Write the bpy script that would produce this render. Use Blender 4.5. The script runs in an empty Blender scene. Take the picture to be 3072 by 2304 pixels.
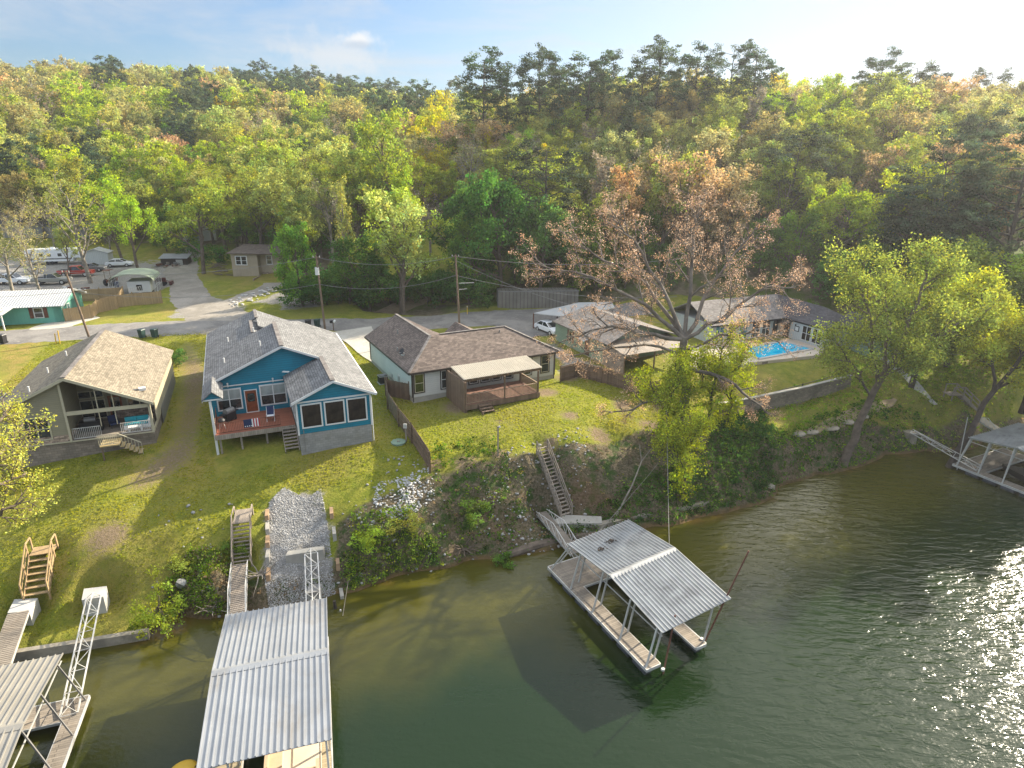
import bpy, math, random
import numpy as np
from mathutils import Vector, Matrix
from mathutils.geometry import delaunay_2d_cdt
random.seed(7); rng = np.random.default_rng(7)
S = bpy.context.scene; COL = S.collection; R = math.radians
HAZE = .00026
# ------------------------------------------------------------------ camera (surveyed)
FOC, TH, RO, H = 632.5, .337, .0099, 28.0
vF = np.array([0, math.cos(TH), -math.sin(TH)]); vX = np.array([1., 0, 0]); vD = np.array([0, -math.sin(TH), -math.cos(TH)])
vr = math.cos(RO)*vX - math.sin(RO)*vD; vd = math.sin(RO)*vX + math.cos(RO)*vD
def U(sx, sy, z):
    d = vF + (sx-1536)/3/FOC*vr + (sy-1152)/3/FOC*vd
    t = (z-H)/d[2]; return (float(d[0]*t), float(d[1]*t), z)
def PJ(x, y, z):
    p = np.array([x, y, z-H]); D = p@vF
    return (1536+3*FOC*(p@vr)/D, 1152+3*FOC*(p@vd)/D, D)
cam = bpy.data.cameras.new('camera'); co = bpy.data.objects.new('camera', cam); COL.objects.link(co)
cam.sensor_width = 36; cam.lens = 36*FOC/1024; cam.clip_end = 4000; cam.clip_start = .5
m = Matrix.Identity(4)
for i in range(3): m[i][0] = vr[i]; m[i][1] = -vd[i]; m[i][2] = -vF[i]
m[2][3] = H; co.matrix_world = m; S.camera = co
# ------------------------------------------------------------------ materials
def newmat(name):
    m = bpy.data.materials.new(name); m.use_nodes = True; nt = m.node_tree; nt.nodes.clear()
    o = nt.nodes.new('ShaderNodeOutputMaterial'); return m, nt, o
class G:
    def __init__(s, nt): s.nt = nt
    def n(s, t, **k):
        x = s.nt.nodes.new('ShaderNode'+t)
        for a, b in k.items(): setattr(x, a, b)
        return x
    def put(s, sock, v):
        if hasattr(v, 'is_linked') or isinstance(v, bpy.types.NodeSocket): s.nt.links.new(v, sock)
        else: sock.default_value = v
    def math(s, op, a, b=0., c=None):
        x = s.n('Math', operation=op); s.put(x.inputs[0], a); s.put(x.inputs[1], b)
        if c is not None: s.put(x.inputs[2], c)
        return x.outputs[0]
    def mix(s, f, a, b, mode='MIX'):
        x = s.n('MixRGB', blend_type=mode); s.put(x.inputs[0], f)
        for i, v in ((1, a), (2, b)):
            if isinstance(v, (tuple, list)): v = tuple(v)+(1,) if len(v) == 3 else v
            s.put(x.inputs[i], v)
        return x.outputs[0]
    def noise(s, vec, scale, detail=4, rough=.55, dist=0):
        x = s.n('TexNoise'); s.put(x.inputs['Vector'], vec); x.inputs['Scale'].default_value = scale
        x.inputs['Detail'].default_value = detail; x.inputs['Roughness'].default_value = rough; x.inputs['Distortion'].default_value = dist
        return x.outputs['Fac']
    def ramp(s, f, lo, hi):
        x = s.n('MapRange'); x.interpolation_type = 'SMOOTHSTEP'; s.put(x.inputs[0], f); x.inputs[1].default_value = lo; x.inputs[2].default_value = hi
        return x.outputs[0]
    def bump(s, h, strength, dist, nrm=None):
        x = s.n('Bump'); x.inputs['Strength'].default_value = strength; x.inputs['Distance'].default_value = dist; s.put(x.inputs['Height'], h)
        if nrm is not None: s.put(x.inputs['Normal'], nrm)
        return x.outputs[0]
MATS = {}
def M(name, col, rough=.85, var=.12, vs=.8, metal=0, pat=None, bump=.0, bs=12., spec=.4, dirt=None):
    """pat=(cell_u, cell_v, variation, gap fraction u, gap fraction v, gap darkness, stagger)"""
    if name in MATS: return MATS[name]
    m, nt, o = newmat(name); g = G(nt); b = g.n('BsdfPrincipled'); nt.links.new(b.outputs[0], o.inputs[0])
    tc = g.n('TexCoord'); ob = tc.outputs['Object']
    nz = g.noise(ob, vs, 5, .6)
    c = g.mix(g.ramp(nz, .3, .7), tuple(x*(1-var) for x in col), tuple(min(1, x*(1+var)) for x in col))
    if dirt: c = g.mix(g.math('MULTIPLY', g.ramp(g.noise(ob, vs*.6, 6, .7, .6), .5, .72), dirt[1]), c, dirt[0])
    fine = g.noise(ob, bs, 3, .6)
    nrm = None
    if pat:
        a, bb, pv, gu, gv, gd, stg = pat
        sep = g.n('SeparateXYZ'); nt.links.new(tc.outputs['UV'], sep.inputs[0])
        v = g.math('DIVIDE', sep.outputs[1], bb); fv = g.math('FLOOR', v)
        u = g.math('ADD', g.math('DIVIDE', sep.outputs[0], a), g.math('MULTIPLY', g.math('MODULO', fv, 2.), stg)); fu = g.math('FLOOR', u)
        cb = g.n('CombineXYZ'); nt.links.new(fu, cb.inputs[0]); nt.links.new(fv, cb.inputs[1])
        wn = g.n('TexWhiteNoise'); wn.noise_dimensions = '3D'; nt.links.new(cb.outputs[0], wn.inputs['Vector'])
        k = g.math('ADD', g.math('MULTIPLY', wn.outputs['Value'], 2*pv), 1-pv)
        gap = g.math('MAXIMUM', g.math('LESS_THAN', g.math('SUBTRACT', u, fu), gu), g.math('LESS_THAN', g.math('SUBTRACT', v, fv), gv))
        k = g.math('MULTIPLY', k, g.math('SUBTRACT', 1., g.math('MULTIPLY', gap, 1-gd)))
        kk = g.n('CombineXYZ'); [nt.links.new(k, kk.inputs[i]) for i in range(3)]
        c = g.mix(1., c, kk.outputs[0], 'MULTIPLY')
        nrm = g.bump(g.math('SUBTRACT', 1., gap), .35, .01)
    if bump: nrm = g.bump(fine, bump, .02, nrm)
    nt.links.new(c, b.inputs['Base Color'])
    b.inputs['Roughness'].default_value = rough; b.inputs['Metallic'].default_value = metal; b.inputs['Specular IOR Level'].default_value = spec
    if nrm is not None: nt.links.new(nrm, b.inputs['Normal'])
    MATS[name] = m; return m
M('shingle_tan', (.205,.175,.13), .9, .12, .5, pat=(.3,.16,.28,.04,.16,.6,.5), spec=.2)
M('shingle_grey', (.165,.165,.165), .9, .12, .5, pat=(.3,.2,.28,.04,.2,.5,.5), spec=.2)
M('shingle_brown', (.145,.115,.098), .9, .12, .5, pat=(.3,.18,.3,.04,.18,.55,.5), spec=.2)
M('shingle_dark', (.085,.08,.085), .9, .15, .5, pat=(.3,.145,.2,.04,.1,.75,.5), spec=.2)
M('shingle_weathered', (.17,.155,.145), .9, .2, .6, pat=(.3,.145,.25,.04,.12,.7,.5), spec=.2, dirt=((.1,.08,.07), .5))
M('siding_blue', (.005,.17,.25), .7, .14, .5, pat=(40,.2,.03,.0,.1,.55,0))
M('siding_white', (.55,.535,.50), .7, .05, .4, pat=(40,.2,.02,.0,.08,.75,0), dirt=((.4,.4,.36), .3))
M('siding_tan', (.26,.235,.16), .8, .06, .4, pat=(40,.15,.03,.0,.1,.7,0))
M('siding_green', (.20,.275,.205), .8, .08, .4, pat=(40,.2,.04,.0,.1,.6,0), dirt=((.16,.22,.16), .4))
M('siding_teal', (.14,.40,.31), .75, .05, .4, pat=(.4,40,.02,.05,.0,.8,0))
M('siding_beige', (.34,.28,.20), .85, .08, .5, pat=(.3,40,.05,.06,.0,.75,0), dirt=((.3,.25,.18), .4))
M('ribbed_tan', (.42,.37,.25), .6, .06, .5, pat=(.3,40,.05,.22,.0,.45,0))
M('board_white', (.5,.52,.51), .7, .05, .5, pat=(.3,40,.03,.08,.0,.6,0))
M('trim_white', (.62,.62,.60), .5, .04)
M('trim_tan', (.42,.38,.27), .6, .05)
M('trim_brown', (.05,.038,.03), .6, .1)
M('trim_black', (.02,.02,.022), .5, .1)
M('stone_veneer', (.33,.25,.19), .9, .3, 3, pat=(.35,.12,.4,.08,.14,.5,.5), bump=.4)
M('block_grey', (.27,.265,.25), .95, .1, .7, pat=(.4,.2,.1,.05,.09,.7,.5), bump=.3, dirt=((.2,.19,.16), .4))
M('block_brown', (.22,.18,.14), .95, .15, .7, pat=(.4,.2,.18,.05,.1,.6,.5), bump=.3, dirt=((.1,.09,.06), .5))
M('concrete', (.33,.31,.27), .9, .12, .9, bump=.3, dirt=((.25,.22,.18), .5))
M('concrete_pale', (.40,.39,.36), .85, .08, .9, bump=.2, dirt=((.35,.33,.28), .35))
M('concrete_old', (.26,.23,.18), .95, .25, 1.2, bump=.6, bs=5, dirt=((.10,.10,.05), .7))
M('wood_grey', (.30,.25,.20), .85, .12, .8, pat=(.14,3.,.16,.1,.01,.45,.3), bump=.2)
M('wood_brown', (.17,.115,.078), .85, .15, .8, pat=(.14,3.,.2,.09,.0,.5,0), bump=.2)
M('wood_new', (.36,.25,.13), .75, .1, .8, pat=(.14,3.,.12,.07,.0,.6,0))
M('wood_yellow', (.42,.32,.16), .75, .1, .8, pat=(3.,.14,.1,.0,.1,.6,0))
M('wood_red', (.30,.10,.055), .6, .12, .8, pat=(3.,.14,.14,.0,.1,.5,0))
M('deck_grey', (.24,.205,.165), .85, .14, .9, pat=(3.,.14,.18,.01,.12,.4,.37), bump=.2, dirt=((.16,.12,.08), .4))
M('deck_tan', (.34,.28,.18), .8, .1, .9, pat=(3.,.14,.12,.01,.1,.5,.37), bump=.2)
M('ply_tan', (.55,.47,.36), .85, .08, .9, dirt=((.4,.33,.24), .4))
M('door_wood', (.20,.055,.02), .4, .25, 4)
M('patio_metal', (.25,.21,.17), .6, .2, .8, pat=(.2,40,.1,.3,.0,.5,0))
M('metal_roof_tan', (.26,.245,.215), .5, .08, .7, metal=.2, dirt=((.26,.24,.2), .5))
M('timber', (.33,.22,.13), .9, .2, 2)
M('metal_roof', (.29,.30,.31), .42, .1, .5, metal=.35, dirt=((.22,.19,.15), .55), spec=.5)
M('metal_roof_old', (.33,.335,.33), .5, .16, .8, metal=.3, dirt=((.12,.115,.115), .6), spec=.5)
M('metal_roof_white', (.42,.43,.43), .5, .06, .5, metal=.1, dirt=((.5,.47,.4), .3))
M('metal_roof_cream', (.48,.43,.34), .5, .05, .5, metal=.1)
M('wood_rail', (.29,.215,.15), .85, .15, .8)
M('deck_red', (.19,.10,.07), .8, .15, .8, pat=(.14,3.,.16,.1,.01,.45,.3))
M('steel_pale', (.52,.51,.48), .5, .12, 2, metal=.3)
M('steel_white', (.5,.49,.46), .5, .1, 2, dirt=((.35,.22,.12), .3))
M('steel_grey', (.22,.215,.21), .5, .1, 2, metal=.4)
M('rust', (.13,.055,.035), .9, .3, 3)
M('plastic_black', (.02,.02,.022), .45, .1)
M('plastic_green', (.02,.05,.045), .5, .1)
M('float_black', (.05,.055,.065), .6, .3, 2, dirt=((.12,.1,.07), .5))
M('plastic_white', (.75,.75,.74), .4, .03)
M('plastic_red', (.45,.06,.05), .5, .05)
M('plastic_yellow', (.62,.38,.03), .5, .08)
M('fabric_teal', (.02,.30,.36), .8, .1)
M('fabric_navy', (.015,.03,.09), .8, .1)
M('fabric_white', (.7,.7,.7), .8, .05)
M('fabric_red', (.42,.03,.04), .8, .05)
M('fabric_tan', (.48,.36,.24), .8, .12)
M('container_grey', (.20,.185,.155), .75, .12, .5, pat=(.55,40,.08,.2,.0,.6,0), dirt=((.12,.1,.08), .4))
M('rubber', (.02,.02,.02), .8, .1)
M('pole_wood', (.17,.12,.085), .9, .15, 2)
M('rock_white', (.46,.45,.43), .9, .2, 2, bump=.4)
M('rock_grey', (.30,.29,.275), .9, .3, 2, bump=.5)
M('bark', (.13,.10,.075), .95, .3, 2, bump=.6)
M('bark_pale', (.23,.20,.16), .9, .35, 1.5, bump=.4)
M('bark_syc', (.15,.125,.10), .9, .4, 1.2, bump=.4)
M('bark_dark', (.06,.047,.038), .95, .3, 2, bump=.6)
M('green_house_door', (.10,.045,.035), .5, .2, 3)
M('canopy_green', (.28,.33,.23), .6, .12, .6, pat=(.9,40,.08,.05,.0,.6,0))
M('pool_tile', (.5,.42,.33), .7, .1)
M('paint_white', (.75,.76,.77), .25, .03, spec=.6)
M('paint_red', (.38,.035,.02), .3, .06, spec=.6)
M('paint_silver', (.30,.30,.29), .3, .05, metal=.5, spec=.6)
M('paint_maroon', (.09,.02,.018), .5, .2, 4)
def glass(name, col, rough=.08, spec=.8):
    m, nt, o = newmat(name); g = G(nt); b = g.n('BsdfPrincipled'); nt.links.new(b.outputs[0], o.inputs[0])
    tc = g.n('TexCoord'); c = g.mix(g.ramp(g.noise(tc.outputs['Object'], 1.3, 4, .6), .35, .65), tuple(x*(.5 if col[0] < .2 else .85) for x in col), tuple(x*(1.5 if col[0] < .2 else 1.12) for x in col))
    nt.links.new(c, b.inputs['Base Color']); b.inputs['Roughness'].default_value = rough; b.inputs['Specular IOR Level'].default_value = spec
    MATS[name] = m; return m
glass('glass', (.03,.035,.035)); glass('glass_blind', (.28,.32,.31), .2); glass('glass_screen', (.025,.018,.014), .35, .3); glass('glass_teal', (.06,.14,.14)); glass('glass_green', (.05,.06,.015))
def leafmat(name, trans=.45, white=False):
    m, nt, o = newmat(name); g = G(nt)
    oi = g.n('ObjectInfo'); at = g.n('Attribute'); at.attribute_name = 'tint'
    c = g.mix(1., oi.outputs['Color'], at.outputs['Color'], 'MULTIPLY')
    d = g.n('BsdfDiffuse'); t = g.n('BsdfTranslucent'); mx = g.n('MixShader'); mx.inputs[0].default_value = trans
    nt.links.new(c, d.inputs[0]); hs = g.n('HueSaturation'); hs.inputs['Saturation'].default_value = 1.15; hs.inputs['Value'].default_value = 1.25
    nt.links.new(c, hs.inputs['Color']); nt.links.new(hs.outputs[0], t.inputs[0])
    nt.links.new(d.outputs[0], mx.inputs[1]); nt.links.new(t.outputs[0], mx.inputs[2]); nt.links.new(mx.outputs[0], o.inputs[0])
    MATS[name] = m; return m
leafmat('leaf', .45); leafmat('needle', .3)
# ------------------------------------------------------------------ mesh builder
class MB:
    def __init__(s): s.v = []; s.f = []
    def box(s, c, d, rot=0., top=None):
        """c = centre of base, d = size; optional top scale (sx, sy)"""
        hx, hy = d[0]/2, d[1]/2; tx, ty = top if top else (1, 1); cr, sr = math.cos(rot), math.sin(rot); n = len(s.v)
        for z, kx, ky in ((0, 1, 1), (d[2], tx, ty)):
            for a, b in ((-1, -1), (1, -1), (1, 1), (-1, 1)):
                x, y = a*hx*kx, b*hy*ky; s.v.append((c[0]+x*cr-y*sr, c[1]+x*sr+y*cr, c[2]+z))
        s.f += [(n+3, n+2, n+1, n), (n+4, n+5, n+6, n+7)]+[(n+i, n+(i+1) % 4, n+4+(i+1) % 4, n+4+i) for i in range(4)]
        return s
    def bx(s, x0, x1, y0, y1, z0, z1):
        return s.box(((x0+x1)/2, (y0+y1)/2, z0), (abs(x1-x0), abs(y1-y0), z1-z0))
    def bar(s, p0, p1, w=.1, h=None, up=(0, 0, 1)):
        h = h or w; a = Vector(p0); b = Vector(p1); d = (b-a)
        if d.length < 1e-6: return s
        d.normalize(); u = Vector(up)
        if abs(d.dot(u)) > .98: u = Vector((0, 1, 0))
        sd = d.cross(u).normalized(); u = sd.cross(d).normalized(); n = len(s.v)
        for p in (a, b):
            for i, j in ((-1, -1), (1, -1), (1, 1), (-1, 1)): s.v.append(tuple(p+sd*(i*w/2)+u*(j*h/2)))
        s.f += [(n, n+1, n+2, n+3), (n+7, n+6, n+5, n+4)]+[(n+4+i, n+4+(i+1) % 4, n+(i+1) % 4, n+i) for i in range(4)]
        return s
    def tube(s, pts, r, n=8, cap=True):
        pts = [Vector(p) for p in pts]
        if not isinstance(r, (list, tuple)): r = [r]*len(pts)
        base = len(s.v)
        for i, p in enumerate(pts):
            d = (pts[min(i+1, len(pts)-1)]-pts[max(i-1, 0)]).normalized()
            u = Vector((0, 0, 1)) if abs(d.z) < .9 else Vector((1, 0, 0))
            a = d.cross(u).normalized(); b = d.cross(a)
            for k in range(n):
                t = 2*math.pi*k/n; s.v.append(tuple(p+(a*math.cos(t)+b*math.sin(t))*r[i]))
        for i in range(len(pts)-1):
            for k in range(n):
                q = base+i*n; s.f.append((q+k, q+n+k, q+n+(k+1) % n, q+(k+1) % n))
        if cap: s.f += [tuple(base+k for k in range(n)), tuple(base+(len(pts)-1)*n+k for k in range(n-1, -1, -1))]
        return s
    def cyl(s, c, r, h, n=14, r2=None): return s.tube([c, (c[0], c[1], c[2]+h)], [r, r if r2 is None else r2], n)
    def poly(s, pts, t=0., d=(0, 0, -1)):
        n = len(s.v); k = len(pts); s.v += [tuple(p) for p in pts]; s.f.append(tuple(range(n, n+k)))
        if t:
            s.v += [(p[0]+d[0]*t, p[1]+d[1]*t, p[2]+d[2]*t) for p in pts]; s.f.append(tuple(range(n+2*k-1, n+k-1, -1)))
            s.f += [(n+i, n+k+i, n+k+(i+1) % k, n+(i+1) % k) for i in range(k)]
        return s
    def blob(s, c, r, seed=0, sub=1, j=.25):
        import bmesh
        bm = bmesh.new(); bmesh.ops.create_icosphere(bm, subdivisions=sub, radius=1); rr = random.Random(seed); n = len(s.v)
        r = r if isinstance(r, (tuple, list)) else (r, r, r)
        for v in bm.verts:
            k = 1+rr.uniform(-j, j); s.v.append((c[0]+v.co.x*r[0]*k, c[1]+v.co.y*r[1]*k, c[2]+v.co.z*r[2]*k))
        s.f += [tuple(n+v.index for v in f.verts) for f in bm.faces]; bm.free(); return s
    def build(s, name, mat, parent=None, smooth=False, loc=None, rot=None):
        me = bpy.data.meshes.new(name); me.from_pydata(s.v, [], s.f); me.validate(); me.update()
        V = np.array([v.co[:] for v in me.vertices]) if len(me.vertices) else np.zeros((0, 3))
        uv = me.uv_layers.new(name='UVMap').data
        for p in me.polygons:
            nn = p.normal; t = Vector((0, 0, 1)).cross(nn)
            t = t.normalized() if t.length > .05 else Vector((1, 0, 0)); b = nn.cross(t)
            for li in p.loop_indices:
                c = me.vertices[me.loops[li].vertex_index].co; uv[li].uv = (c.dot(t), c.dot(b))
        if smooth: me.shade_smooth()
        me.materials.append(MATS[mat] if isinstance(mat, str) else mat)
        o = bpy.data.objects.new(name, me); COL.objects.link(o)
        if parent is not None: o.parent = parent
        if loc: o.location = loc
        if rot is not None: o.rotation_euler = (0, 0, rot)
        return o
def tag(o, label=None, cat=None, group=None, kind=None):
    if label: o['label'] = label
    if cat: o['category'] = cat
    if group: o['group'] = group
    if kind: o['kind'] = kind
    return o
def thing(name, label, cat, loc=(0, 0, 0), rot=0., group=None):
    o = bpy.data.objects.new(name, None); COL.objects.link(o); o.empty_display_size = .3
    o.location = loc; o.rotation_euler = (0, 0, rot); return tag(o, label, cat, group)
def dup(root, loc=None, rot=None, scale=None, label=None, group=None):
    r = root.copy(); COL.objects.link(r)
    for ch in list(root.children):
        c = ch.copy(); COL.objects.link(c); c.parent = r
        for gch in list(ch.children):
            d = gch.copy(); COL.objects.link(d); d.parent = c
    if loc is not None: r.location = loc
    if rot is not None: r.rotation_euler = (0, 0, rot)
    if scale is not None: r.scale = scale
    if label: r['label'] = label
    if group: r['group'] = group
    return r
# ------------------------------------------------------------------ terrain heights
shore = [U(a, b, 0)[:2] for a, b in ((-420,2030),(-60,1975),(30,1968),(230,1935),(445,1903),(482,1904),(541,1832),(609,1850),(668,1841),(766,1823),(879,1805),(1003,1774),(1044,1761),(1116,1743),(1168,1723),(1219,1707),(1280,1683),(1389,1673),(1518,1668),(1683,1638),(1747,1618),(1921,1583),(1971,1573),(2095,1548),(2220,1521),(2294,1504),(2331,1474),(2333,1455),(2430,1417),(2476,1425),(2531,1407),(2588,1395),(2643,1359),(2704,1359),(2780,1343),(2841,1348),(2901,1350),(2960,1310),(3072,1273),(3300,1215))]
shore[0] = (-60, 25); shore.insert(0, (-140, 18)); shore += [(90, 62), (160, 58), (400, 40)]
pts = []; 
for i in range(len(shore)-1):                       # waterline and the lake bed in front of it
    (x0, y0), (x1, y1) = shore[i], shore[i+1]; n = max(1, int(math.hypot(x1-x0, y1-y0)/2.5))
    for k in range(n):
        t = k/n; x, y = x0+(x1-x0)*t, y0+(y1-y0)*t; pts.append((x, y, 0.0)); dx, dy = (y1-y0), -(x1-x0); L = math.hypot(dx, dy)
        pts.append((x+dx/L*.3-0, y+dy/L*1.3, -.45)); pts.append((x+dx/L*1, y+dy/L*5, -1.8))
for x in (-400, -200, -100, -60, -30, 0, 30, 60, 100, 200, 400): pts += [(x, 8, -4), (x, -60, -5)]
def ups(L): pts.extend([U(a, b, z) for a, b, z in L])
ups([(30,1950,.55),(230,1918,.55),(445,1887,.55),(-60,1955,.55)])
ups([(541,1800,.7),(609,1805,.9),(668,1800,.9),(560,1740,1.7),(640,1745,2.0),(700,1750,1.7),(560,1660,2.5),(660,1650,2.9)])      # left bank
ups([(766,1790,.9),(879,1770,.7),(1003,1735,.7),(800,1670,2.3),(880,1650,2.3),(960,1640,2.2),(790,1540,3.7),(880,1530,3.7),(980,1525,3.7)])
ups([(1044,1715,1.2),(1116,1690,1.3),(1219,1660,1.3),(1060,1630,2.6),(1150,1600,3.0),(1230,1560,3.4),(1290,1600,2.4),(1060,1560,3.3),(1160,1530,3.7),(1270,1470,4.3)])
ups([(1280,1640,1.0),(1389,1635,.9),(1518,1635,.7),(1640,1605,.7),(1305,1409,5.1),(1400,1392,5.2),(1494,1374,5.25),(1608,1347,5.25),(1737,1325,5.2),(1896,1290,5.1),(1971,1275,5.0)])
ups([(1350,1520,2.9),(1500,1500,2.9),(1640,1560,1.3),(1640,1480,2.6),(1750,1440,3.0),(1850,1400,3.2)])
ups([(1700,1575,.75),(1800,1560,.75),(1900,1555,.8),(2000,1530,.85),(2100,1505,.9),(2220,1480,.9),(2300,1462,.8)])
ups([(1850,1500,1.6),(2000,1450,2.2),(2100,1420,2.6),(2200,1400,2.6),(2060,1300,4.6),(2150,1320,4.0),(2250,1330,3.6),(2330,1345,3.0),(2330,1410,1.2),(2420,1380,1.4),(2400,1320,2.8),(2520,1365,1.3),(2520,1290,3.0),(2600,1260,3.2),(2620,1340,1.0),(2700,1330,.9),(2700,1260,2.6),(2800,1300,1.2),(2900,1310,1.0),(2800,1230,3.0),(2950,1250,1.6),(3050,1220,1.8)])
pts += [(-39.5,43.2,5.0),(-34,45.2,5.5),(-28.8,47.4,5.85),(-36,40,4.4),(-30,40,4.6),(-44,38,3.8),(-52,36,3.4),(-70,34,3.5),(-40,34,2.8),(-31,36.2,3.4),(-29,34.6,2.6),(-27,36,3.6),(-36,31,.9),(-48,30,1),(-60,32,1.8),(-24,38,4.0),(-20.5,40.5,4.0),(-18.5,40.7,4.0),(-21,44,4.9),(-16,44.8,5.1),(-11,46.5,5.5),(-22,48,5.9),(-17,47,5.8),(-11,49,5.9),(-14.5,42.2,4.3),(-12,43,4.5)]
pts += [(-6,44.6,4.9),(-9,50.5,5.8),(-12,57,6.2),(-11,60,6.3),(-3,47,5.3),(-5,52,6.0),(5,50,5.6),(0,56,6.3),(8,55,6.0),(12,60,6.2),(16,56,5.6),(20,62,6.2),(22,57,4.9),(28,60.5,4.5),(34,64,4.6),(38.5,67.5,4.9),(24.5,58.9,4.5),(24,60.3,5.9),(30,62.8,5.9),(37,67,6.0),(34,70,6.4),(28,66,6.3)]
pts += [(42,69,5.6),(45,64.5,5.2),(48,63.5,5.0),(44,61,3.6),(52,66,4.6),(58,62,3.0),(60,72,6.0),(70,66,4.0),(46,76,6.4),(50,84,7.0)]
for x, y, z in ((-70,50,5),(-60,55,5.6),(-50,55,6),(-40,60,6.2),(-60,68,6.6),(-30,65,6.3),(-20,70,6.4),(-10,70,6.4),(0,70,6.4),(10,72,6.5),(20,72,6.6),(30,74,6.7),(40,78,6.7),(-80,66,6.8),(-66,74,7),(-50,79,7),(-40,81.5,7),(-30,82.5,7),(-20,82.5,7),(-7,85,7),(3,87,7),(12,92,7.1),(24,94,7.4),(36,93,7.5),(46,92,7.8),(-66,84,7.2),(-50,90,7.2),(-40,89,7.1),(-30,90,7.3),(-15,90,7.1),(-60,96,7.5),(-45,98,7.8),(-30,97,8),(-15,94,7.3),(0,98,7.3),(10,98.5,7.4)): pts.append((x, y, z))
pts += [(-75,95,7.5),(-70,110,7.8),(-85,105,7.8),(-80,125,8.4),(-95,130,9),(-60,118,8.2),(-100,110,8.2),(-130,100,8.5),(-55,110,8.3),(-47,104,8.2),(-40,108,8.6),(-60,135,9.5),(-80,142,10),(-30,106,9.5),(-20,100,9),(-22,115,12),(-32,120,11.5),(-45,125,10.5),(-10,104,10)]
pts += [(-100,70,7),(-150,60,8),(-200,60,10),(-100,90,7.8),(-160,100,10),(-50,150,14),(-40,150,15),(-40,200,24),(-40,290,38),(-40,400,30),(-100,150,11.5),(-100,205,24),(-100,330,49),(-100,450,48),(-200,140,14),(-200,200,26),(-200,330,55),(-200,450,50),(-320,120,14),(-320,200,28),(-320,330,57),(-320,450,50),(-70,260,34)]
pts += [(0,104,9.2),(0,118,13.5),(0,140,21),(0,170,28),(0,200,31),(0,300,40),(30,100,9.5),(38,112,14),(38,130,21.5),(38,160,32),(40,182,35),(40,260,30),(60,90,9.5),(75,80,8.5),(90,95,13),(90,120,20),(90,150,30),(90,175,32),(90,260,28),(150,70,9),(150,92,14),(150,140,25),(150,180,31),(150,260,28),(250,60,9),(250,140,26),(260,190,30),(260,300,26),(90,72,5),(120,66,4.5),(400,70,8),(400,180,26)]
for x in (-700, -400, -150, 0, 150, 400, 700): pts += [(x, 700, 25), (x, 1100, 15)]
pts += [(-700,200,40),(700,200,25),(-700,20,2),(-700,-60,-3),(700,40,.5),(700,-60,-5),(-700,1100,10),(700,1100,10)]
_v = [Vector((p[0], p[1])) for p in pts]
_vo, _e, _fo, _ov, _, _ = delaunay_2d_cdt(_v, [], [], 0, 1e-4)
_z = [0.]*len(_vo)
for i, src in enumerate(_ov): _z[i] = pts[src[0]][2] if src else 0.
def axis(lo, hi, step, far_lo, far_hi):
    a = list(np.arange(lo, hi+1e-6, step)); s = step; x = hi
    while x < far_hi: s = min(s*1.18, 25); x += s; a.append(x)
    s = step; x = lo
    while x > far_lo: s = min(s*1.18, 25); x -= s; a.insert(0, x)
    return np.array(a)
GX = axis(-72, 64, .5, -650, 650); GY = axis(20, 104, .5, -50, 1050)
Zg = np.full((len(GY), len(GX)), np.nan)
for f in _fo:
    for a, b, c in [(f[0], f[k], f[k+1]) for k in range(1, len(f)-1)]:
        A, B, C = _vo[a], _vo[b], _vo[c]
        x0, x1 = min(A.x, B.x, C.x), max(A.x, B.x, C.x); y0, y1 = min(A.y, B.y, C.y), max(A.y, B.y, C.y)
        i0, i1 = np.searchsorted(GX, x0-1e-9), np.searchsorted(GX, x1+1e-9); j0, j1 = np.searchsorted(GY, y0-1e-9), np.searchsorted(GY, y1+1e-9)
        if i1 <= i0 or j1 <= j0: continue
        X, Y = np.meshgrid(GX[i0:i1], GY[j0:j1]); d = (B.y-C.y)*(A.x-C.x)+(C.x-B.x)*(A.y-C.y)
        if abs(d) < 1e-9: continue
        w0 = ((B.y-C.y)*(X-C.x)+(C.x-B.x)*(Y-C.y))/d; w1 = ((C.y-A.y)*(X-C.x)+(A.x-C.x)*(Y-C.y))/d; w2 = 1-w0-w1
        mk = (w0 > -1e-6) & (w1 > -1e-6) & (w2 > -1e-6); zz = w0*_z[a]+w1*_z[b]+w2*_z[c]
        sub = Zg[j0:j1, i0:i1]; sub[mk] = zz[mk]
Zg = np.where(np.isnan(Zg), 5., Zg)
for _ in range(3):
    Zp = np.pad(Zg, 1, mode='edge'); Zg = (Zp[1:-1, 1:-1]*4+Zp[:-2, 1:-1]+Zp[2:, 1:-1]+Zp[1:-1, :-2]+Zp[1:-1, 2:])/8
def vnoise(X, Y, sc, seed):
    r = np.random.default_rng(seed).random((256, 256)); x = X/sc+500; y = Y/sc+500; xi = np.floor(x).astype(int); yi = np.floor(y).astype(int); fx = x-xi; fy = y-yi
    fx = fx*fx*(3-2*fx); fy = fy*fy*(3-2*fy); g = lambda a, b: r[b % 256, a % 256]
    return (g(xi, yi)*(1-fx)+g(xi+1, yi)*fx)*(1-fy)+(g(xi, yi+1)*(1-fx)+g(xi+1, yi+1)*fx)*fy-.5
XX, YY = np.meshgrid(GX, GY)
def pip(X, Y, poly):
    ins = np.zeros(X.shape, bool); n = len(poly)
    for i in range(n):
        x0, y0 = poly[i][:2]; x1, y1 = poly[(i+1) % n][:2]
        c = ((y0 > Y) != (y1 > Y)) & (X < (x1-x0)*(Y-y0)/((y1-y0) or 1e-9)+x0); ins ^= c
    return ins
def UP(L, z): return [U(a, b, z)[:2] for a, b in L]
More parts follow.
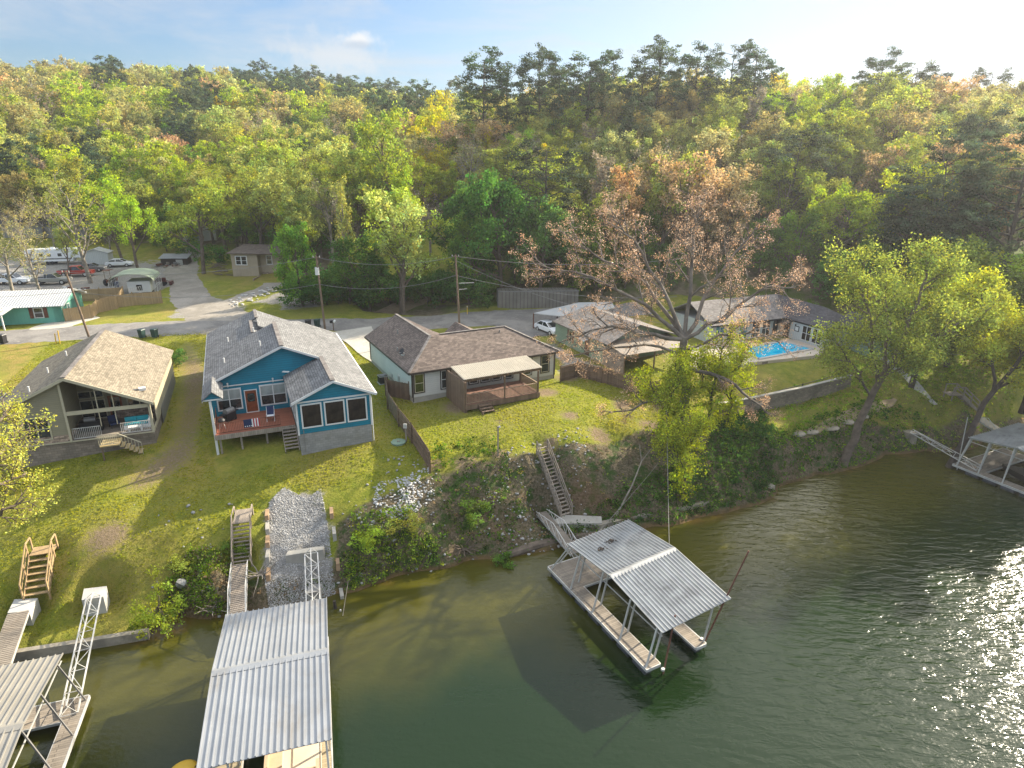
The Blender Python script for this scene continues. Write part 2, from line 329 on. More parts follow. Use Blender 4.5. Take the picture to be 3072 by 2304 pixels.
bankp = [(U(430,1860,.8)), (U(490,1760,1.6)), (U(580,1700,2.4)), (U(690,1700,2.5)), (U(760,1720,2)), (U(1000,1700,1.6)), (U(1010,1560,3.4)), (U(1250,1440,4.7)), (U(1305,1412,5.1)), (U(1494,1377,5.2)), (U(1608,1350,5.2)), (U(1737,1328,5.2)), (U(1971,1278,5)), (U(2060,1260,4.8)), (U(2250,1300,4)), (U(2330,1310,3.4)), (U(2420,1300,3.2)), (U(2600,1262,3.2)), (U(2700,1270,2.6)), (U(2850,1290,1.5)), (U(3072,1230,1.6))]
wildp = [(p[0], p[1]) for p in bankp] + [(s[0], s[1]-2) for s in reversed(shore[5:-3])]
hillp = [(-700,150),(-130,150),(-95,144),(-62,138),(-48,118),(-36,112),(-36,101),(-27,99),(-22,92),(-12,89.5),(0,95),(12,97),(24,99),(40,96),(50,90),(60,80),(70,74),(95,64),(700,50),(700,1100),(-700,1100)]
wild = pip(XX, YY, wildp).astype(float); hill = pip(XX, YY, hillp).astype(float)
def blur(A, n):
    for _ in range(n):
        p = np.pad(A, 1, mode='edge'); A = (p[1:-1, 1:-1]*2+p[:-2, 1:-1]+p[2:, 1:-1]+p[1:-1, :-2]+p[1:-1, 2:])/6
    return A
wild = blur(wild, 3); hill = blur(hill, 3)
land = np.clip(Zg, 0, 1)
Zg += wild*land*(vnoise(XX, YY, 1.1, 1)*.5+vnoise(XX, YY, 2.7, 2)*.5) + hill*(vnoise(XX, YY, 6, 3)*1.2+vnoise(XX, YY, 22, 4)*2.4) + land*vnoise(XX, YY, 1.3, 5)*.05

CARVE = [((20.6,56.2,4.6),(24.9,58.0,4.6),1.0),((24.9,58.0,4.6),(31.0,61.1,4.6),1.0),((31,61.1,4.6),(37.9,65.1,4.9),1.0),((-30.9,35.6,3.3),(-30.2,33.4,1.6),1.1),((-18.9,40.4,3.95),(-18.85,38.4,3.9),.9),((-18.85,38.5,3.9),(-18.3,36.5,1.9),.9),((-18.45,36.6,1.8),(-16.5,31.0,.4),.9),((2.5,48.9,5.2),(4.6,45.0,.8),.9),((47.7,63.7,4.9),(50.1,63.8,3.2),.9),((-26.7,32.2,.7),(-26.2,33.4,.9),1.3),((-30.0,31.4,.5),(-30.4,32.5,.8),1.2),((2.5,45.3,.8),(4.9,40.2,.4),.9),((3.2,44.6,.7),(7.2,44.6,.7),1.0),((-13.7,37.2,1.9),(-12.2,32.3,.4),.9),((-30.35,32.1,1.2),(-27.6,27,.3),.9)]
for (x0,y0,z0),(x1,y1,z1),w_ in CARVE:
    L2 = (x1-x0)**2+(y1-y0)**2; t_ = np.clip(((XX-x0)*(x1-x0)+(YY-y0)*(y1-y0))/L2, 0, 1); dd_ = np.hypot(XX-x0-t_*(x1-x0), YY-y0-t_*(y1-y0)); k_ = np.clip((w_*1.6-dd_)/(w_*.6), 0, 1); tgt = z0+(z1-z0)*t_-.25
    Zg = np.where(Zg > tgt, Zg*(1-k_)+tgt*k_, Zg)
def tz(x, y):
    i = int(np.clip(np.searchsorted(GX, x)-1, 0, len(GX)-2)); j = int(np.clip(np.searchsorted(GY, y)-1, 0, len(GY)-2))
    fx = (x-GX[i])/(GX[i+1]-GX[i]); fy = (y-GY[j])/(GY[j+1]-GY[j])
    return float((Zg[j, i]*(1-fx)+Zg[j, i+1]*fx)*(1-fy)+(Zg[j+1, i]*(1-fx)+Zg[j+1, i+1]*fx)*fy)
def tzv(x, y):
    i = np.clip(np.searchsorted(GX, x)-1, 0, len(GX)-2); j = np.clip(np.searchsorted(GY, y)-1, 0, len(GY)-2)
    fx = (x-GX[i])/(GX[i+1]-GX[i]); fy = (y-GY[j])/(GY[j+1]-GY[j])
    return (Zg[j, i]*(1-fx)+Zg[j, i+1]*fx)*(1-fy)+(Zg[j+1, i]*(1-fx)+Zg[j+1, i+1]*fx)*fy
def ray(sx, sy, far=600):
    """first terrain point seen through this photo position"""
    d = vF + (sx-1536)/3/FOC*vr + (sy-1152)/3/FOC*vd; t = 15.
    while t < far:
        p = d*t; 
        if p[2]+H < tz(p[0], p[1]): return (float(p[0]), float(p[1]), tz(p[0], p[1]))
        t += .25 if t < 120 else 1.
    return None
def V(a, b): return ray(a*1.3888, b*1.3888)
# ground masks: gravel, bare, dry, moss
def soft(polys, n=2):
    A = np.zeros(XX.shape)
    for p in polys: A = np.maximum(A, pip(XX, YY, p))
    return blur(A.astype(float), n)
def circ(x, y, r, a=1.): return a*np.clip(1.3-np.hypot((XX-x), (YY-y))/r, 0, 1)
bare = soft([UP([(555,1040),(590,1040),(640,1150),(615,1250),(600,1350),(540,1390),(450,1430),(360,1450),(340,1430),(440,1370),(520,1330),(535,1230)], 5.8)], 10)*.8
for sx, sy, z, r in ((1370,1220,6.2,2.2),(1640,1180,6.2,1.8),(1700,1135,6.2,2),(1710,1255,5.7,1.3),(1870,1225,5.6,1.5),(1300,1400,5,1.2),(700,1590,3.2,.1),(1500,1270,5.7,.6),(1180,1030,6.3,1.2),(590,1150,5.9,2),(330,1640,3,2.0),(1400,1390,5.1,1.6),(1500,1370,5.1,1.4),(1650,1335,5.1,1.2),(1800,1305,5,1.6),(1950,1280,5,1.6),(2390,1160,6.2,1.5),(2330,1385,2.6,1.6),(160,990,7,.1)):
    x, y, _ = U(sx, sy, z); bare = np.maximum(bare, circ(x, y, r*1.0, .8))
gravel = soft([UP([(820,1555),(860,1530),(930,1550),(970,1530),(985,1600),(1005,1700),(995,1760),(900,1790),(800,1800),(785,1700),(800,1620)], 2.4)], 5)*.95
gravel = np.maximum(gravel, soft([[(-70,96),(-58,98),(-56,110),(-62,124),(-90,132),(-115,120),(-110,100)], [(1,77),(5,76.5),(9,69),(11.5,66.5),(9.5,64),(5,64.5),(6,70),(1,74)], [(3,79),(6,80),(10,90),(2,90)]], 5)*.9)
gravel = np.maximum(gravel, soft([[(-48,86),(-36,85.5),(-40,93),(-47,98),(-52,100)], [(-37,97),(-30,98),(-28,92),(-34,90.5)], [(-40,94),(-36,103),(-32,102),(-34,93)]], 4)*.75)
dry = np.clip(vnoise(XX, YY, 5, 11)*2+.1, 0, 1)*.6
dry = np.maximum(dry, soft([UP([(0,1330),(120,1290),(160,1240),(0,1240)], 7), UP([(0,1000),(170,985),(60,1070),(0,1075)], 7), UP([(30,1060),(120,1050),(60,1150),(25,1160)], 6)], 4)*.9)
clear = soft([[(-27,98),(-6,95),(0,106),(-8,128),(-24,132),(-33,112)]], 5)
print('terrain', Zg.shape)
# ------------------------------------------------------------------ ground
def grid_mesh(name, X, Y, Z, attrs):
    ny, nx = X.shape; me = bpy.data.meshes.new(name); me.vertices.add(nx*ny)
    me.vertices.foreach_set('co', np.stack([X, Y, Z], -1).astype(np.float32).ravel())
    idx = np.arange(nx*ny).reshape(ny, nx); q = np.stack([idx[:-1, :-1], idx[:-1, 1:], idx[1:, 1:], idx[1:, :-1]], -1).reshape(-1, 4)
    me.loops.add(q.size); me.loops.foreach_set('vertex_index', q.astype(np.int32).ravel()); me.polygons.add(len(q))
    me.polygons.foreach_set('loop_start', np.arange(0, q.size, 4, dtype=np.int32)); me.update(calc_edges=True); me.shade_smooth()
    for k, A in attrs.items():
        a = me.attributes.new(k, 'FLOAT', 'POINT'); a.data.foreach_set('value', A.astype(np.float32).ravel())
    o = bpy.data.objects.new(name, me); COL.objects.link(o); return o
m, nt, o_ = newmat('ground'); g = G(nt); b = g.n('BsdfPrincipled'); nt.links.new(b.outputs[0], o_.inputs[0])
ob = g.n('TexCoord').outputs['Object']
def att(n): a = g.n('Attribute'); a.attribute_name = n; return a.outputs['Fac']
n1 = g.noise(ob, .12, 6, .6); n2 = g.noise(ob, .9, 5, .65); n3 = g.noise(ob, 5., 4, .7); n4 = g.noise(ob, 14., 3, .6)
grass = g.mix(g.ramp(n2, .35, .68), (.17,.20,.018), (.30,.285,.042)); grass = g.mix(g.ramp(n1, .42, .62), grass, (.22,.21,.04))
grass = g.mix(g.math('MULTIPLY', g.ramp(n3, .45, .75), .65), grass, (.06,.105,.010)); grass = g.mix(g.math('MULTIPLY', g.ramp(n4, .5, .8), .5), grass, (.26,.24,.07))
dryc = g.mix(g.ramp(n3, .3, .7), (.28,.19,.05), (.36,.27,.09)); c = g.mix(g.math('MULTIPLY', att('dry'), g.ramp(n2, .25, .6)), grass, dryc)
barec = g.mix(g.ramp(n3, .35, .7), (.17,.12,.075), (.27,.205,.125)); c = g.mix(g.ramp(g.math('ADD', att('bare'), g.math('MULTIPLY', g.math('SUBTRACT', n3, .5), 1.3)), .35, .8), c, barec)
gvc = g.mix(g.ramp(n4, .3, .7), (.19,.175,.15), (.38,.36,.33)); c = g.mix(g.ramp(g.math('ADD', att('gravel'), g.math('MULTIPLY', g.math('SUBTRACT', n2, .5), 1.6)), .35, .7), c, gvc)
wc = g.mix(g.ramp(n3, .35, .65), (.08,.07,.035), (.19,.15,.10)); wc = g.mix(g.ramp(n2, .48, .62), wc, (.05,.085,.02)); wc = g.mix(g.math('MULTIPLY', g.ramp(n1, .5, .7), .4), wc, (.17,.075,.04))
c = g.mix(g.ramp(g.math('ADD', att('wild'), g.math('MULTIPLY', g.math('SUBTRACT', n2, .5), .6)), .35, .65), c, wc)
fl = g.mix(g.ramp(n2, .4, .65), (.13,.11,.065), (.21,.17,.11)); fl = g.mix(g.ramp(n1, .45, .6), fl, (.09,.13,.02)); c = g.mix(g.ramp(att('hill'), .3, .7), c, fl)
mud = g.mix(g.ramp(n2, .4, .6), (.10,.07,.03), (.17,.11,.05)); sepz = g.n('SeparateXYZ'); nt.links.new(g.n('NewGeometry').outputs['Position'], sepz.inputs[0])
c = g.mix(g.ramp(sepz.outputs[2], .35, .05), c, mud)
nt.links.new(c, b.inputs['Base Color']); b.inputs['Roughness'].default_value = .95; b.inputs['Specular IOR Level'].default_value = .15
nt.links.new(g.bump(n4, .8, .12, g.bump(n3, .8, .25)), b.inputs['Normal']); MATS['ground'] = m
for t in nt.nodes:
    if t.type == 'MAP_RANGE' and t.inputs[1].default_value > t.inputs[2].default_value:      # falling ramp
        t.inputs[1].default_value, t.inputs[2].default_value, t.inputs[3].default_value, t.inputs[4].default_value = t.inputs[2].default_value, t.inputs[1].default_value, 1., 0.
gr = grid_mesh('ground', XX, YY, Zg, {'wild': wild, 'hill': hill*(1-clear), 'bare': bare, 'gravel': gravel, 'dry': dry*(1-hill)})
gr.data.materials.append(MATS['ground']); tag(gr, kind='structure')
# ------------------------------------------------------------------ water: cloudy green lake, brown in the shallows
WX = axis(-60, 75, 1., -600, 600); WY = axis(8, 62, 1., -300, 70); wx, wy = np.meshgrid(WX, WY)
dsh = np.full(wx.shape, 1e9)
for i in range(len(shore)-1):
    ax, ay = shore[i][:2]; bx_, by_ = shore[i+1][:2]; L2 = (bx_-ax)**2+(by_-ay)**2+1e-9
    t = np.clip(((wx-ax)*(bx_-ax)+(wy-ay)*(by_-ay))/L2, 0, 1); dsh = np.minimum(dsh, np.hypot(wx-ax-t*(bx_-ax), wy-ay-t*(by_-ay)))
m, nt, o_ = newmat('water'); g = G(nt); b = g.n('BsdfPrincipled'); nt.links.new(b.outputs[0], o_.inputs[0]); ob = g.n('TexCoord').outputs['Object']
d = att('depth'); nn = g.noise(ob, .25, 4, .6)
dd = g.math('ADD', d, g.math('MULTIPLY', g.math('SUBTRACT', nn, .5), 5.))
c = g.mix(g.ramp(dd, 4., 13.), (.055,.052,.007), (.007,.018,.005)); c = g.mix(g.ramp(g.math('ADD', d, g.math('MULTIPLY', g.math('SUBTRACT', nn, .5), 7.)), -.8, 1.1), (.085,.055,.013), c)
nt.links.new(c, b.inputs['Base Color']); b.inputs['Roughness'].default_value = .13; b.inputs['IOR'].default_value = 1.33; b.inputs['Specular IOR Level'].default_value = .5
mp = g.n('Mapping'); mp.inputs['Rotation'].default_value = (0, 0, R(46)); mp.inputs['Scale'].default_value = (.55, 1.7, 1); nt.links.new(ob, mp.inputs[0])
w1 = g.noise(mp.outputs[0], 1.15, 3, .55, .35); w2 = g.noise(ob, 3.5, 3, .6)
calm = att('calm')
hgt = g.math('ADD', g.math('MULTIPLY', w1, g.math('ADD', g.math('MULTIPLY', calm, .9), .14)), g.math('MULTIPLY', w2, .12))
nt.links.new(g.bump(hgt, 1., .12), b.inputs['Normal']); MATS['water'] = m
calmv = np.clip((wx*.75+ (wy-30)*.25-2)/16, 0.0, 1)
wo = grid_mesh('water', wx, wy, np.zeros(wx.shape), {'depth': dsh, 'calm': calmv}); wo.data.materials.append(m); tag(wo, kind='structure')
# ------------------------------------------------------------------ roads and paths laid on the ground
def strip(name, pts, widths, mat, dz=.05, jit=.25, kind='structure', seed=0):
    rr = random.Random(seed); P = []
    for i in range(len(pts)-1):
        n = max(1, int(math.hypot(pts[i+1][0]-pts[i][0], pts[i+1][1]-pts[i][1])/.8))
        for k in range(n):
            t = k/n; P.append((pts[i][0]+(pts[i+1][0]-pts[i][0])*t, pts[i][1]+(pts[i+1][1]-pts[i][1])*t, widths[i]+(widths[i+1]-widths[i])*t))
    P.append((*pts[-1][:2], widths[-1])); mb = MB(); NC = 9
    for _ in range(2): P = [P[0]]+[tuple((P[i-1][j]+2*P[i][j]+P[i+1][j])/4 for j in range(3)) for i in range(1, len(P)-1)]+[P[-1]]
    for i, (x, y, w) in enumerate(P):
        a, c = P[max(0, i-1)], P[min(len(P)-1, i+1)]; dx, dy = c[0]-a[0], c[1]-a[1]; L = math.hypot(dx, dy) or 1; nx, ny = -dy/L, dx/L
        j0, j1 = rr.uniform(-jit, jit), rr.uniform(-jit, jit)
        for k in range(NC):
            s = (k/(NC-1)-.5)*w; s += j0 if k == 0 else j1 if k == NC-1 else 0
            px, py = x+nx*s, y+ny*s; mb.v.append((px, py, tz(px, py)+dz-(.06 if k in (0, NC-1) and dz < .08 else 0)))
    for i in range(len(P)-1):
        for k in range(NC-1): q = i*NC+k; mb.f.append((q, q+NC, q+NC+1, q+1))
    o = mb.build(name, mat, smooth=True); return tag(o, kind=kind)
def surf(name, c0, c1, c2, s1=.25, s2=3.):
    m, nt, o_ = newmat(name); g2 = G(nt); b = g2.n('BsdfPrincipled'); nt.links.new(b.outputs[0], o_.inputs[0]); ob = g2.n('TexCoord').outputs['Object']
    c = g2.mix(g2.ramp(g2.noise(ob, s1, 6, .65, .5), .35, .65), c0, c1); c = g2.mix(g2.ramp(g2.noise(ob, s2, 5, .7), .5, .8), c, c2)
    nt.links.new(c, b.inputs['Base Color']); b.inputs['Roughness'].default_value = .95; b.inputs['Specular IOR Level'].default_value = .2
    nt.links.new(g2.bump(g2.noise(ob, 9, 4, .7), .5, .05), b.inputs['Normal']); MATS[name] = m
surf('road_asphalt', (.15,.14,.13), (.23,.215,.195), (.31,.29,.26)); surf('road_gravel', (.21,.19,.16), (.31,.28,.24), (.15,.13,.09)); surf('drive_concrete', (.38,.35,.30), (.46,.43,.37), (.3,.27,.23)); surf('dirt', (.22,.16,.10), (.32,.25,.16), (.14,.12,.05))
strip('gravel_lane', [(-38,82.5),(-43,89),(-49.5,96),(-54,104),(-58.5,112),(-62,118),(-66,128),(-68,138)], [11,8,6,5.5,5,6.5,5,4], 'road_gravel', .045)
strip('driveway', [(-58,86),(-60.5,81.5),(-60,78),(-58,75)], [2,4.5,5.5,6], 'drive_concrete', .06, .05)
strip('gravel_driveway', [(-44,86.5),(-43.5,92),(-42,98),(-40,103),(-40,106)], [4,3.2,3.2,3.5,4], 'road_gravel', .05)
strip('road', [(-110,66),(-80,70.5),(-66,74.5),(-55,78.5),(-47,80.5),(-40,81.8),(-30,83.2),(-20,83.8),(-10,86),(0,89),(9,91),(20,94)], [6,6,6.5,7,7.5,7,5.5,6,7.5,8,8,6], 'road_asphalt', .07)
strip('parking_lot', [(-1,82),(3,85),(9,88)], [9,10,6], 'road_asphalt', .085)
strip('driveway', [(-21.5,81),(-19,77),(-16,72.8),(-13.5,69.5)], [6,4,5,5], 'drive_concrete', .09, .03)
strip('dirt_track', [(-21,91),(-15,97),(-11,101),(-7,103.5),(-2,105)], [3,3.5,4,3.5,2], 'dirt', .08)
strip('dirt_path', [U(2400,1296,3.4)[:2], U(2500,1272,3.4)[:2], U(2590,1240,3.4)[:2], U(2680,1212,3.4)[:2]], [.8,1.1,1.3,.7], 'dirt', .1)
strip('footpath', [(44.6,73.5),(44.9,70),(45.3,66.8),(45.9,64.4)], [1.1,1.1,1.2,1.2], 'concrete_pale', .1, .02)
# ------------------------------------------------------------------ sky and sun
SAZ, SEL = R(50), R(27.5)
w = bpy.data.worlds.new('World'); S.world = w; w.use_nodes = True; nt = w.node_tree; nt.nodes.clear(); g = G(nt)
wo_ = nt.nodes.new('ShaderNodeOutputWorld'); bg = nt.nodes.new('ShaderNodeBackground'); nt.links.new(bg.outputs[0], wo_.inputs[0])
sky = g.n('TexSky'); sky.sky_type = 'NISHITA'; sky.sun_disc = False; sky.sun_elevation = SEL; sky.sun_rotation = SAZ; sky.air_density = 1.2; sky.dust_density = 1.5; sky.ozone_density = 1.5
geo = g.n('TexCoord').outputs['Generated']
def dirv(sx, sy): d = vF+(sx-1536)/3/FOC*vr+(sy-1152)/3/FOC*vd; d = d/np.linalg.norm(d); return tuple(d)
def near(dv, r0, r1, sz=1., n=None, amp=0.):
    mp = g.n('VectorMath', operation='SUBTRACT'); g.put(mp.inputs[0], geo); mp.inputs[1].default_value = dv
    sc = g.n('VectorMath', operation='MULTIPLY'); nt.links.new(mp.outputs[0], sc.inputs[0]); sc.inputs[1].default_value = (1, 1, sz)
    ln = g.n('VectorMath', operation='LENGTH'); nt.links.new(sc.outputs[0], ln.inputs[0]); v = ln.outputs['Value']
    if n is not None: v = g.math('ADD', v, g.math('MULTIPLY', g.math('SUBTRACT', n, .5), amp))
    x = g.n('MapRange'); x.interpolation_type = 'SMOOTHSTEP'; nt.links.new(v, x.inputs[0]); x.inputs[1].default_value = r0; x.inputs[2].default_value = r1; x.inputs[3].default_value = 1; x.inputs[4].default_value = 0
    return x.outputs[0]
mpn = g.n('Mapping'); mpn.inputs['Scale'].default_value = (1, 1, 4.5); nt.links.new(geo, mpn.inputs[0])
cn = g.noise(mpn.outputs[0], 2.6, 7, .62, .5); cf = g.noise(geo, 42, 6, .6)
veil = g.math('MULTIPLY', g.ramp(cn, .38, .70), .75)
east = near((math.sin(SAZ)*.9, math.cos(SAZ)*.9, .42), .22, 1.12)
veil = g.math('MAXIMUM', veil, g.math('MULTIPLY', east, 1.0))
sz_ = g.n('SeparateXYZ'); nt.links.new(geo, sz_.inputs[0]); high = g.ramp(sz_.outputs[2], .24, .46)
veil = g.math('MAXIMUM', veil, g.math('MULTIPLY', high, g.math('ADD', .45, g.math('MULTIPLY', cn, .6))))  # unseen bright veil added overhead, above the frame, for fill light
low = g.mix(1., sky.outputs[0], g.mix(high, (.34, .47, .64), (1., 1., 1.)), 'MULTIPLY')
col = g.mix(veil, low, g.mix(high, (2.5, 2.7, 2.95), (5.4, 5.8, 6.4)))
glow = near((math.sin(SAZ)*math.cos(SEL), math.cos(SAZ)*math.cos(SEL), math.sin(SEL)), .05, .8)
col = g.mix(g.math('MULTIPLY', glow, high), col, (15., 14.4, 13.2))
c1 = near(dirv(1085, 128), .004, .05, 2.6, cf, .07); c2 = near(dirv(1010, 175), .01, .09, 2.2, cf, .16)
c3 = near(dirv(1080, 118), .004, .036, 2.8, cf, .045)
col = g.mix(g.math('MULTIPLY', c2, .6), col, (3.0,3.05,3.1)); col = g.mix(g.math('MULTIPLY', c3, .85), col, (3.5,3.5,3.5)); 
c4 = near(dirv(1075, 134), .004, .030, 4., cf, .02); col = g.mix(g.math('MULTIPLY', c4, .6), col, (1.5,2.0,2.6))
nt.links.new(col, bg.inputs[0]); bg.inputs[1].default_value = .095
sl = bpy.data.lights.new('sun', 'SUN'); so = bpy.data.objects.new('sun', sl); COL.objects.link(so); sl.energy = 5.0; sl.angle = R(.55); sl.color = (1., .885, .70)
so.rotation_euler = Vector((math.sin(SAZ)*math.cos(SEL), math.cos(SAZ)*math.cos(SEL), math.sin(SEL))).to_track_quat('Z', 'Y').to_euler(); so.location = (60, 60, 60)
S.view_settings.view_transform = 'Standard'; S.view_settings.look = 'None'; S.view_settings.exposure = 1.48; S.view_settings.gamma = 1
S.cycles.max_bounces = 8; S.cycles.diffuse_bounces = 5; S.cycles.transparent_max_bounces = 8; S.cycles.use_denoising = True
# ------------------------------------------------------------------ building kit
def window(par, x, y, z, w, h, face=0, frame='trim_white', pane='glass', mv=(), mh=(), fw=.09, dep=.06, name='window', label=None, fr2=None):
    """x,y,z = middle of the sill on the wall face; face 0 = -y, 1 = -x, 2 = +x, 3 = +y"""
    mb = MB(); mb.bx(-w/2, w/2, -dep, 0, 0, fw).bx(-w/2, w/2, -dep, 0, h-fw, h).bx(-w/2, -w/2+fw, -dep, 0, fw, h-fw).bx(w/2-fw, w/2, -dep, 0, fw, h-fw)
    for v in mv: mb.bx(v-.04, v+.04, -dep+.012, -.002, fw, h-fw)
    for q in mh: mb.bx(-w/2+fw, w/2-fw, -dep+.018, -.004, q-.03, q+.03)
    if fr2:                                  # inner sash of another colour
        pass
    rot = {0: 0, 1: -math.pi/2, 2: math.pi/2, 3: math.pi}[face]
    f = mb.build(name, frame, par, loc=(x, y, z), rot=rot)
    if label: f['label'] = label
    MB().bx(-w/2+fw*.8, w/2-fw*.8, -.022, -.008, fw*.8, h-fw*.8).build('pane', pane, f)
    if fr2:
        k = MB(); a = w/2-fw; k.bx(-a, a, -dep-.0, -.024, fw, fw+.06).bx(-a, a, -dep, -.024, h-fw-.06, h-fw).bx(-a, -a+.06, -dep, -.024, fw+.06, h-fw-.06).bx(a-.06, a, -dep, -.024, fw+.06, h-fw-.06).bx(-a+.06, a-.06, -dep, -.024, h/2-.03, h/2+.03).build('sash', fr2, f)
    return f
def roofpoly(mb, pts, t=.14): mb.poly(pts, t)
def gable_wall(mb, x0, x1, y0, y1, z0, ze, xr=None, zr=None):
    """solid box with gabled ends (ridge along y)"""
    n = len(mb.v); xr = (x0+x1)/2 if xr is None else xr
    if zr is None: mb.bx(x0, x1, y0, y1, z0, ze); return
    for y in (y0, y1): mb.v += [(x0, y, z0), (x1, y, z0), (x1, y, ze), (xr, y, zr), (x0, y, ze)]
    mb.f += [(n, n+1, n+2, n+3, n+4), (n+9, n+8, n+7, n+6, n+5), (n, n+5, n+6, n+1), (n+1, n+6, n+7, n+2), (n+2, n+7, n+8, n+3), (n+3, n+8, n+9, n+4), (n+4, n+9, n+5, n)]
def rail(mb, p0, p1, h=.95, step=.13, bw=.04, top=.08):
    a, b = Vector(p0), Vector(p1); L = (b-a).length; up = Vector((0, 0, 1))
    mb.bar(a+up*h, b+up*h, top, .04); mb.bar(a+up*.1, b+up*.1, .05, .05); n = max(1, int(L/step))
    for i in range(n+1): q = a+(b-a)*(i/n); mb.bar(q+up*.1, q+up*h, bw)
def vent(par, x, y, z, mat='trim_white', h=.45, name='roof_vent'): return MB().cyl((x, y, z-.1), .06, h, 8).cyl((x, y, z-.1+h), .075, .05, 8).build(name, mat, par)
# ------------------------------------------------------------------ blue house
t = thing('house', 'blue lap sided house with grey shingle roof, rear deck and screened sunroom', 'house', (-16.973, 45.695, 0), .414)
PT = .443; ZE = 10.23; zr = lambda x: ZE+(6.43-abs(x))*PT
wl = MB(); gable_wall(wl, -6.03, 6.03, 7.2, 15.4, 7.2, zr(6.03)-.2, 0, zr(0)-.2); wl.bx(-6.03, 6.03, 15.4, 20.1, 7.2, 10.05)
wl.bx(-6.03, 3.2, 20.1, 24.6, 7.2, 10.0)
gable_wall(wl, .25, 6.03, .35, 7.2, 7.4, zr(6.03)-.2, 3.14, zr(3.14)-.2)
wl.build('wall', 'siding_blue', t)
fd = MB(); fd.bx(.28, 6.0, .38, 7.2, 4.9, 7.4).bx(-6.0, 6.0, 7.23, 24.5, 5.4, 7.2); fd.build('foundation', 'block_grey', t)
rf = MB(); E_ = 6.43
roofpoly(rf, [(-E_, 6.75, ZE), (0, 6.75, zr(0)), (0, 15.7, zr(0)), (-2, 15.7, zr(2)), (-2, 21.2, zr(2)), (-1.4, 21.2, zr(1.4)), (-1.4, 25.2, zr(1.4)), (-E_, 25.2, ZE)])
roofpoly(rf, [(3.14, 0, zr(3.14)), (E_, 0, ZE), (E_, 20.56, ZE), (2.6, 20.56, zr(2.6)), (0, 15.7, zr(0)), (0, 6.75, zr(0)), (3.14, 6.75, zr(3.14))])
roofpoly(rf, [(-.15, 0, ZE), (3.14, 0, zr(3.14)), (3.14, 6.75, zr(3.14)), (3.14, 7.2, zr(3.14)), (-.15, 7.2, ZE)])
zw = lambda x: zr(2)-(x+2)*PT
roofpoly(rf, [(-2, 15.5, zw(-2)), (2.0, 15.5, zw(2.0)), (2.0, 21.2, zw(2.0)), (-2, 21.2, zw(-2))])
zv = lambda x: zr(1.4)-(x+1.4)*PT
roofpoly(rf, [(-1.4, 17.5, zv(-1.4)), (3.7, 17.5, zv(3.7)), (3.7, 25.2, zv(3.7)), (-1.4, 25.2, zv(-1.4))])
rf.build('roof', 'shingle_grey', t)
cp = MB(); cp.bar((0, 6.7, zr(0)+.03), (0, 15.75, zr(0)+.03), .34, .07).bar((3.14, -.02, zr(3.14)+.03), (3.14, 6.9, zr(3.14)+.03), .34, .07).bar((-2, 15.8, zr(2)+.03), (-2, 21.2, zr(2)+.03), .3, .07).bar((-1.4, 21.1, zr(1.4)+.03), (-1.4, 25.2, zr(1.4)+.03), .3, .07); cp.build('ridge_cap', 'shingle_weathered', t)
ga = MB()  # gable behind the notch and small porch gable
ga.poly([(-6.35, 3.35, 10.2), (-5.05, 3.35, 10.2), (-5.7, 3.35, 10.75)], .12, (0, 1, 0)); ga.bx(-6.3, -5.1, 3.45, 7.2, 10.02, 10.2); ga.build('porch_gable', 'siding_blue', t)
pr = MB(); roofpoly(pr, [(-6.5, 3.2, 10.2), (-5.7, 3.2, 10.86), (-5.7, 7.0, 10.86), (-6.5, 7.0, 10.2)], .08); roofpoly(pr, [(-5.7, 3.2, 10.86), (-4.95, 3.2, 10.2), (-4.95, 7.3, 10.2), (-5.7, 7.3, 10.86)], .08); pr.build('porch_roof', 'shingle_grey', t)
tr = MB()
def rake(mb, x0, z0, x1, z1, y, h=.2): mb.poly([(x0, y, z0), (x1, y, z1), (x1, y, z1-h), (x0, y, z0-h)], .05, (0, 1, 0))
rake(tr, -5.9, zr(5.9), 0, zr(0), 6.70); rake(tr, 0, zr(0), 3.2, zr(3.2), 6.70); rake(tr, -.15, ZE, 3.14, zr(3.14), -.05); rake(tr, 3.14, zr(3.14), E_, ZE, -.05)
tr.bx(.2, 6.08, .27, .35, 10.02, 10.14).bx(-5.0, -.15, 7.12, 7.2, 9.86, 9.94).bx(E_, E_+.05, 0, 20.5, ZE-.22, ZE-.02).bx(-E_-.05, -E_, 3.3, 25, ZE-.24, ZE-.04).bx(-6.4, -5.0, 3.28, 3.35, 10.1, 10.2)
tr.bx(.17, .3, .24, .36, 7.35, 10.1).bx(5.95, 6.08, .24, .36, 7.35, 10.1).bx(.17, .25, 6.9, 7.2, 7.35, 10.1); tr.build('trim', 'trim_white', t)
MB().bx(-6.0, -5.82, 3.2, 3.38, 5.2, 10.05).build('post', 'trim_white', t)
MB().bx(6.43, 6.55, 0, 20.5, 10.08, 10.2).build('gutter', 'trim_white', t); MB().tube([(6.45, .3, 10.1), (6.1, .32, 9.9), (6.1, .3, 5.9)], .04, 6).build('downspout', 'trim_white', t)
for x in (1.34, 3.13, 4.90): window(t, x, .35, 7.85, 1.62, 2.05, pane='glass_screen', fw=.11)
for y in (1.5, 3.2, 4.9): window(t, .25, y, 7.85, 1.3, 1.95, 1, pane='glass_screen', fw=.1)
for x, w_, mv in ((-4.62, 2.0, (0,)), (-1.08, 2.2, (0,))):
    f = window(t, x, 7.2, 7.72, w_, 1.92, mv=mv, mh=(.96,), fw=.11)
    MB().bx(-w_/2+.12, w_/2-.12, -.045, -.024, .99, 1.8).build('blind', 'glass_blind', f)
